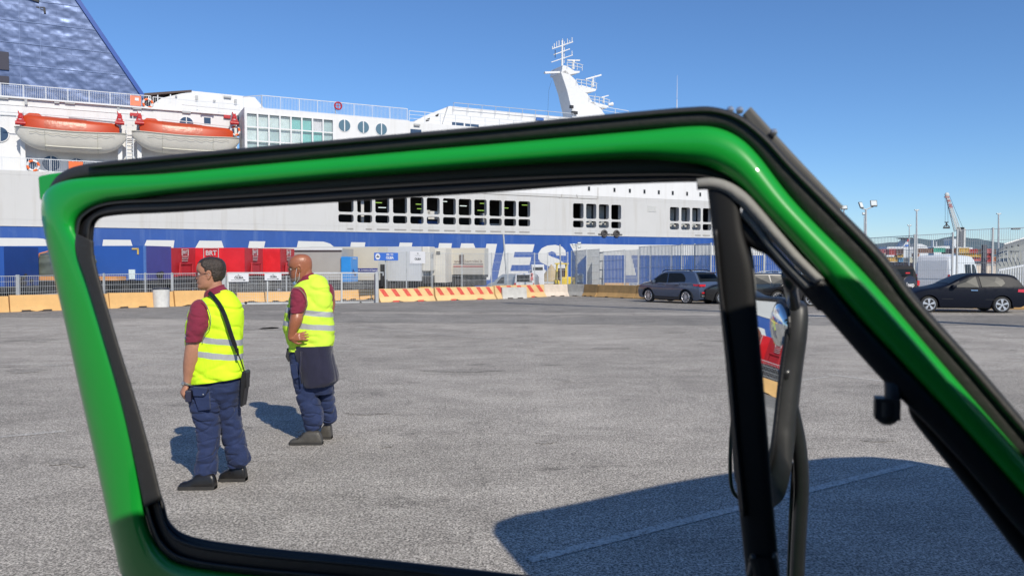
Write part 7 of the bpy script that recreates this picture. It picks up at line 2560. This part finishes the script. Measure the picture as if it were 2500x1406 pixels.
# inner flange closing the gap; shade of the green underside put into its colour
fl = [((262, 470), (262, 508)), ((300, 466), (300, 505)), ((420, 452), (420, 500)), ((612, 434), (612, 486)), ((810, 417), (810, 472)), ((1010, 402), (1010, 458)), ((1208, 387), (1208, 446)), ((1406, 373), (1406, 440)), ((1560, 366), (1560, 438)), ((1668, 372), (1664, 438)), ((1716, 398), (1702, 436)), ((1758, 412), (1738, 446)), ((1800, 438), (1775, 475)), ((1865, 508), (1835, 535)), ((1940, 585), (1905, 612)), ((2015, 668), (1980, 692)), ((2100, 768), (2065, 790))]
band(MB(), fl, .012, .012, expo=3).build('shaded_flange', mat('shaded_green_black', (.008, .022, .012), .45, 0, .2, 8), frm, world=True, smooth=True)
# inner window rubber
sl_ = [((1300, 1486), (1300, 1404)), ((900, 1430), (900, 1360)), ((620, 1404), (620, 1332)), ((455, 1380), (472, 1309)), ((395, 1345), (418, 1276)), ((365, 1290), (401, 1226)), ((350, 1228), (386, 1184)), ((328, 1130), (360, 1110)), ((298, 985), (329, 985)), ((254, 830), (287, 840)), ((209, 690), (245, 700)), ((180, 600), (230, 632)), ((181, 556), (228, 585)), ((196, 524), (238, 540)), ((262, 492), (285, 526)), ((420, 484), (420, 519)), ((612, 473), (612, 507)), ((810, 459), (810, 495)), ((1010, 446), (1010, 482.5)), ((1208, 435), (1208, 470)), ((1406, 427), (1406, 455)), ((1560, 424), (1560, 448.5)), ((1690, 424), (1700, 445)), ((1745, 432), (1740, 452))]
so = band(MB(), sl_, -.004, .014, expo=2.6).build('window_seal', seal_n, frm, world=True, smooth=True)
# groove lips on the rubber
for f0, f1, of in ((.12, .26, -.016), (.62, .78, -.015)):
    gr = [((a[0] + (b[0] - a[0]) * f0, a[1] + (b[1] - a[1]) * f0), (a[0] + (b[0] - a[0]) * f1, a[1] + (b[1] - a[1]) * f1)) for a, b in sl_]
    band(MB(), gr, of, .005, expo=2, seg=8).build('seal_lip', seal, so, world=True, smooth=True)
sl2 = [((352, 1238), (396, 1218)), ((330, 1130), (372, 1118)), ((298, 985), (335, 985)), ((254, 830), (290, 840)), ((211, 690), (249, 700)), ((184, 610), (232, 632)), ((186, 570), (229, 590))]
band(MB(), sl2, -.021, .012, expo=3).build('post_rubber', seal, frm, world=True, smooth=True)
# outer weather seal
ot = [((106, 500), (112, 508)), ((120, 458), (130, 472)), ((150, 422), (165, 448)), ((215, 400), (225, 436)), ((400, 380), (402, 424)), ((600, 361), (602, 406)), ((800, 343), (803, 388)), ((1000, 325), (1003, 370)), ((1200, 307), (1203, 353)), ((1400, 287), (1403, 336)), ((1560, 272), (1563, 322)), ((1680, 262), (1682, 315)), ((1745, 262), (1735, 315)), ((1810, 283), (1778, 326)), ((1873, 332), (1832, 368)), ((1941, 404), (1888, 440)), ((2044, 503), (1975, 552)), ((2160, 622), (2088, 672)), ((2244, 732), (2170, 780)), ((2387, 892), (2308, 938)), ((2500, 1024), (2425, 1070)), ((2650, 1200), (2580, 1248))]
wo = band(MB(), ot, .018, .02, expo=2.4).build('weather_seal', seal, frm, world=True, smooth=True)
rd = [((a[0] + (b[0] - a[0]) * .06, a[1] + (b[1] - a[1]) * .06), (a[0] + (b[0] - a[0]) * .30, a[1] + (b[1] - a[1]) * .30)) for a, b in ot[3:]]
band(MB(), rd, .000, .006, expo=2, seg=8).build('seal_lip', seal, wo, world=True, smooth=True)
tip = [((1833, 261), (1812, 282)), ((1862, 293), (1838, 318)), ((1900, 335), (1870, 362)), ((1960, 400), (1930, 424)), ((2060, 505), (2035, 525))]
band(MB(), tip, .03, .006, expo=4).build('gutter_strip', mat('dull_grey_strip', (.09, .088, .082), .6, 0, .25, 12), frm, world=True)
sc_ = MB()
for x, y in ((1783, 269), (1806, 270), (1889, 324)):
    sc_.ball(dpt(x, y, .02), .004, 8, 6)
sc_.build('screw_head', mat('screw_metal', (.6, .6, .6), .3, .8, 0), frm, world=True)
# pale grey glass channel strips at the quarter window
ch1 = [((1700, 437), (1702, 464)), ((1735, 434), (1738, 464)), ((1771, 441), (1770, 474)), ((1807, 460), (1795, 493)), ((1841, 491), (1823, 517)), ((1907, 568), (1887, 588)), ((1958, 626), (1938, 643)), ((2012, 680), (1990, 694))]
band(MB(), ch1, -.020, .010, expo=2.2).build('glass_channel', grey_r, frm, world=True, smooth=True)
ch2 = [((1816, 505), (1806, 528)), ((1850, 540), (1838, 560)), ((1885, 590), (1872, 604)), ((1936, 646), (1920, 660)), ((1986, 697), (1966, 706))]
band(MB(), ch2, -.016, .008, expo=2.2).build('glass_channel', grey_r, frm, world=True, smooth=True)
ch3 = [((1812, 520), (1826, 530)), ((1813, 580), (1829, 580)), ((1818, 640), (1840, 636)), ((1824, 690), (1845, 688)), ((1838, 722), (1846, 718))]
band(MB(), ch3, -.002, .006, expo=2.2).build('glass_channel', grey_r, frm, world=True, smooth=True)
tri = [((1800, 520), (1826, 600)), ((1842, 560), (1846, 612)), ((1878, 600), (1872, 624)), ((1925, 652), (1908, 662)), ((1980, 700), (1950, 706)), ((2030, 760), (1996, 758))]
band(MB(), tri, -.008, .01, expo=3).build('quarter_window_seal', seal_n, frm, world=True, smooth=True)
nv = [((2010, 676), (1950, 697)), ((2095, 776), (2032, 790)), ((2180, 866), (2115, 885)), ((2242, 930), (2168, 942)), ((2362, 1053), (2298, 1075)), ((2502, 1211), (2438, 1235)), ((2642, 1375), (2578, 1400))]
band(MB(), nv, -.010, .012, expo=3).build('quarter_window_seal', seal_n, frm, world=True, smooth=True)
lo = [((2236, 992), (2216, 992)), ((2268, 1030), (2226, 1022)), ((2320, 1090), (2262, 1070)), ((2440, 1235), (2392, 1232)), ((2540, 1350), (2488, 1358)), ((2650, 1480), (2600, 1492))]
band(MB(), lo, .004, .012, expo=3).build('lower_trim', seal_n, frm, world=True, smooth=True)
# green flag of the rear corner
MB().prism([dpt(x, y, .03) for x, y in ((90, 430), (118, 424), (150, 420), (128, 452), (112, 480), (104, 500), (94, 484))], DN * .02).build('door_corner', green, frm, world=True, bevel=.004)
# quarter window post
pl = [((1726, 455), (1806, 478)), ((1738, 560), (1814, 560)), ((1748, 660), (1839, 660)), ((1760, 780), (1850, 780)), ((1770, 872), (1859, 872)), ((1785, 1042), (1874, 1050)), ((1801, 1212), (1887, 1215)), ((1818, 1371), (1903, 1385)), ((1830, 1480), (1914, 1490))]
po = band(MB(), pl, -.012, .014, expo=4).build('quarter_window_post', mat('post_black', (.004, .004, .005), .6, 0, .15, 10, .0, 60), frm, world=True, smooth=True)
rb_ = [((1741, 560), (1752, 560)), ((1752, 700), (1764, 700)), ((1775, 872), (1786, 872)), ((1792, 1060), (1802, 1060)), ((1812, 1260), (1822, 1260))]
band(MB(), rb_, -.028, .003, expo=2, seg=8).build('post_rib', seal_n, po, world=True, smooth=True)
mb = MB()
for pts in (((1822, 1406), (1832, 1356), (1846, 1360), (1838, 1410)), ((1884, 1356), (1896, 1352), (1902, 1376), (1890, 1378))):
    mb.prism([dpt(x, y, -.035) for x, y in pts], DN * .01)
mb.build('post_bracket', mat('bracket_metal', (.16, .15, .14), .4, .6, 0), po, world=True, bevel=.002)
band(MB(), [((1826, 1362), (1896, 1362)), ((1838, 1406), (1904, 1406)), ((1845, 1500), (1915, 1500))], -.03, .012, expo=4).build('post_foot', seal_n, po, world=True)
# latch knob
mb = MB()
mb.tube([dpt(2178, 925, -.01), dpt(2179, 960, -.02), dpt(2178, 985, -.02)], [.0075, .0072, .0072], 12)
mb.box(dpt(2165, 995, -.02), (.022, .02, .020), rz=R(-20)); mb.ball(dpt(2165, 1010, -.02), (.0115, .0115, .011))
mb.cyl(dpt(2165, 978, -.02), dpt(2165, 1012, -.02), .0115, seg=16)
mb.build('window_latch', black_m, frm, world=True, smooth=True, autos=35)
# door skin below the window and the rest of the cab, outside the frame
sk = MB(); sk.prism([dpt(x, y, -.005) for x, y in ((300, 1500), (1300, 1560), (2700, 1640), (2700, 2700), (430, 2500))], DN * .035)
sk.build('door_skin', green, truck, world=True, bevel=.006)
rf_ = MB()
def _edge(px, py, zr=2.10):
    p = dpt(px, py, -.02); q_ = p + SUN_DIR * ((zr - p.z) / SUN_DIR.z); return (q_.x, q_.y, 2.03)


e1, e2 = _edge(262, 1250), _edge(2040, 657)
e0 = (e1[0] - .5, e1[1] - .5 * (e2[1] - e1[1]) / (e2[0] - e1[0]), 2.03)
print('ROOF EDGE', e0, e1, e2)
ex = [_edge(*q_) for q_ in ((2112, 664), (2180, 735), (2250, 815), (2320, 898), (2430, 950), (2540, 1040))]
print(ex)
rp = [e0, e1, e2] + ex + [(ex[-1][0] + .7, ex[-1][1] + .05, 2.03), (ex[-1][0] + .7, -1.7, 2.03), (-1.5, -1.7, 2.03), (-1.5, e0[1], 2.03)]
rf_.prism(rp, (0, 0, .07)); rf_.build('roof', green, truck, world=True, bevel=.02)  # unseen roof, outline shaped to lay its shadow edge along the frame
hl2 = MB(); hl2.prism([(x * .985, y - .012, 2.015) for x, y, z in rp], (0, 0, .010)); lin_m = mat('cab_lining', (.012, .012, .014), .9, 0, .2, 6); hl2.build('headliner', lin_m, truck, world=True)
li = MB(); li.box((0, -1.66, 1.27), (2.9, .04, 1.4)).box((-1.46, -.75, .86), (.04, 1.8, .66)).box((1.49, -.6, 1.27), (.04, 2.0, 1.45)).box((0, -.75, .59), (3.0, 1.85, .04)); li.build('cab_lining', lin_m, truck, world=True)
se = MB(); se.box((0, -.75, .85), (.55, .55, .22)).box((0, -1.08, 1.2), (.55, .16, .62)); se.build('seat', lin_m, truck, world=True, bevel=.05)
bd = MB()
bd.box((0.0, -1.72, 1.25), (3.1, .06, 1.5)).box((-1.52, -.75, .85), (.06, 1.9, .7)).box((1.55, -.6, 1.25), (.06, 2.1, 1.55)).box((0, -.75, .52), (3.1, 1.95, .08))
bd.build('cab_body', green, truck, world=True, bevel=.01)
for x in (-1.1, 1.25):
    w_ = MB(); w_.tube([(0, -.12, 0), (0, -.09, 0), (0, .09, 0), (0, .12, 0)], [.36, .40, .40, .36], 28)
    o_ = w_.build('wheel', tyre_m, truck); o_.location = (x - .35, -.25, .40)
    w_ = MB(); w_.tube([(0, -.12, 0), (0, -.09, 0), (0, .09, 0), (0, .12, 0)], [.36, .40, .40, .36], 28)
    o_ = w_.build('wheel', tyre_m, truck); o_.location = (x - .35, -1.5, .40)

# ---- wing mirror (real reflecting glass)
mn = Vector((-.985, -.035, .155)).normalized()      # the glass looks to the left
mp0 = Vector((.42, 1.2, 1.6))


def mpt(px, py, off=0.0): return plane_hit(px, py, mp0 - mn * off, mn)


gl_ = [(1797, 724), (1850, 728), (1905, 733), (1922, 742), (1926, 762), (1921, 820), (1911, 888), (1900, 980), (1890, 1068), (1880, 1120), (1868, 1150), (1840, 1172), (1812, 1176), (1797, 1150), (1792, 950)]
glo = catmull(gl_, 4, True)
mg = D.materials.new('mirror_silver'); mg.use_nodes = True
b_ = mg.node_tree.nodes['Principled BSDF']; b_.inputs['Base Color'].default_value = (.72, .76, .77, 1); b_.inputs['Metallic'].default_value = 1; b_.inputs['Roughness'].default_value = .015
cx_ = sum(p[0] for p in glo) / len(glo); cy_ = sum(p[1] for p in glo) / len(glo)
hs = MB()
rings = []
for sc__, off, ext in ((1.0, .0015, 0), (1.05, -.001, 0), (1.08, .004, 6), (1.14, .013, 24), (1.12, .026, 40), (.9, .036, 30), (.4, .040, 10)):
    ring = []
    for x, y in glo:
        X_ = cx_ + (x - cx_) * (1 + (sc__ - 1) * 1.0); Y_ = cy_ + (y - cy_) * (1 + (sc__ - 1) * .28) + (ext * 1.5 if y > cy_ + 120 else 0)
        if sc__ < 1: X_ = cx_ + (x - cx_) * sc__; Y_ = cy_ + (y - cy_) * (.6 + .4 * sc__)
        p_ = mpt(X_, Y_, 0) - mn * off
        ring.append(p_)
    rings.append(ring)
hs.loft(rings)
mh = hs.build('wing_mirror', mat('mirror_housing', (.024, .025, .027), .45, 0, .15, 30, .0, 90, stain=(.06, .06, .06), stain_amt=.2), truck, world=True, smooth=True, autos=60)
g_ = MB(); n_ = len(glo)
g_.add([mpt(x, y, -.003) for x, y in glo], [tuple(range(n_))])
g_.build('mirror_glass', mg, mh, world=True, fix=False)
ri_ = MB(); ri_.tube([mpt(x, y, -.004) for x, y in glo] + [mpt(*glo[0], -.004)], .0042, 8, caps=False); ri_.build('glass_rim', seal_n, mh, world=True, smooth=True)
# convex blind spot mirror
bs = MB()
c_ = mpt(1906, 795, -.004)
uy = Vector((0, 0, 1)); ux = mn.cross(uy).normalized()
rw_ = (mpt(1906, 795) - mpt(1927, 795)).length; rh_ = (mpt(1906, 745) - mpt(1906, 848)).length / 2
rr = []
for i in range(9):
    t_ = i / 8
    rr.append([c_ + (ux * math.cos(a * PI / 14) * rw_ + uy * math.sin(a * PI / 14) * rh_) * math.sin(max(t_, .02) * PI / 2) + mn * (.012 * math.cos(t_ * PI / 2)) for a in range(28)])
bs.loft(rr)
bs.build('blind_spot_mirror', mg, mh, world=True, smooth=True)
rm_ = MB(); rm_.tube([c_ + ux * math.cos(a * PI / 14) * rw_ * 1.04 + uy * math.sin(a * PI / 14) * rh_ * 1.03 for a in range(29)], .003, 6); rm_.build('blind_spot_rim', seal_n, mh, world=True)
Ym = 1.22
am = MB()
am.tube([Vector(p_) for p_ in catmull([tuple(W(x, y, Ym)) for x, y in ((1915, 900), (1930, 985), (1950, 1080), (1957, 1180), (1951, 1300), (1946, 1406), (1940, 1600), (1930, 1800))], 5)], .0115, 14)
am.tube([W(1938, 1130, Ym + .02), W(1931, 1250, Ym + .02), W(1926, 1406, Ym + .02), W(1918, 1700, Ym + .02)], .0035, 8)
am.tube([W(1928, 670, 1.1), W(1930, 700, 1.14), W(1938, 745, 1.2)], [.012, .010, .010], 10)
am.tube([Vector(p_) for p_ in catmull([tuple(W(x, y, 1.35)) for x, y in ((1790, 1010), (1784, 1080), (1783, 1160), (1789, 1196), (1806, 1216), (1850, 1230))], 5)], .0035, 8)
am.build('mirror_arm', mat('arm_black', (.022, .023, .025), .35, .2, .2, 12, coat=.3), mh, world=True, smooth=True)

# tall van added outside the picture, its plan shaped to cast the large shadow
cv = thing('shadow_van', 'tall van added outside the picture to cast the large shadow on the asphalt', 'van', (3.6, 1.6, 0), 0)
fpz = [(1.93, .94), (1.80, 1.35), (1.72, 1.62), (1.74, 1.82), (1.90, 1.98), (2.35, 2.25), (3.10, 2.75), (3.73, 3.08), (4.35, 3.42), (4.75, 3.58), (5.15, 3.62), (5.45, 3.50), (5.75, 3.15), (6.6, 1.4), (6.2, .4), (3.0, -.9), (2.35, -.2)]
mb = MB(); mb.prism([Vector((x, y, .35)) for x, y in fpz], (0, 0, 2.65)); mb.build('body', mat('shadow_van_white', (.7, .7, .7), .4, 0, .04), cv, world=True, bevel=.05)
for x, y in ((2.4, 1.4), (4.6, 2.7), (3.2, .0), (5.4, 1.4)):
    w_ = MB(); w_.tube([(0, -.12, 0), (0, -.09, 0), (0, .09, 0), (0, .12, 0)], [.34, .38, .38, .34], 24)
    o_ = w_.build('wheel', tyre_m, cv); o_.location = (x - 3.6, y - 1.6, .38)
# unseen boom added outside the picture to throw the thin shadow across the yard
bm_ = thing('shadow_boom', 'slender boom added outside the picture to cast a thin shadow on the asphalt', 'crane', (31, -1, 0), 0)
zt_ = 12.0
s_tip = G(1262, 741); s_mid = G(2500, 797)
tipP = Vector((s_tip.x, s_tip.y, 0)) + Vector((SUN_DIR.x, SUN_DIR.y, 0)) / SUN_DIR.z * (zt_ - s_tip.z) + Vector((0, 0, zt_))
zq = 7.5
midP = Vector((s_mid.x, s_mid.y, 0)) + Vector((SUN_DIR.x, SUN_DIR.y, 0)) / SUN_DIR.z * zq + Vector((0, 0, zq))
base = midP + (midP - tipP) * (zq / (zt_ - zq)); base.z = 0
mb = MB(); mb.tube([base, tipP], [.26, .24], 8); mb.box(tipP, (1.2, .5, .3), rz=math.atan2((midP - tipP).y, (midP - tipP).x)); mb.box(base + Vector((0, 0, .5)), (2.4, 2, 1.0))
mb.build('boom', mat('boom_yellow', (.6, .4, .05), .5), bm_, world=True)
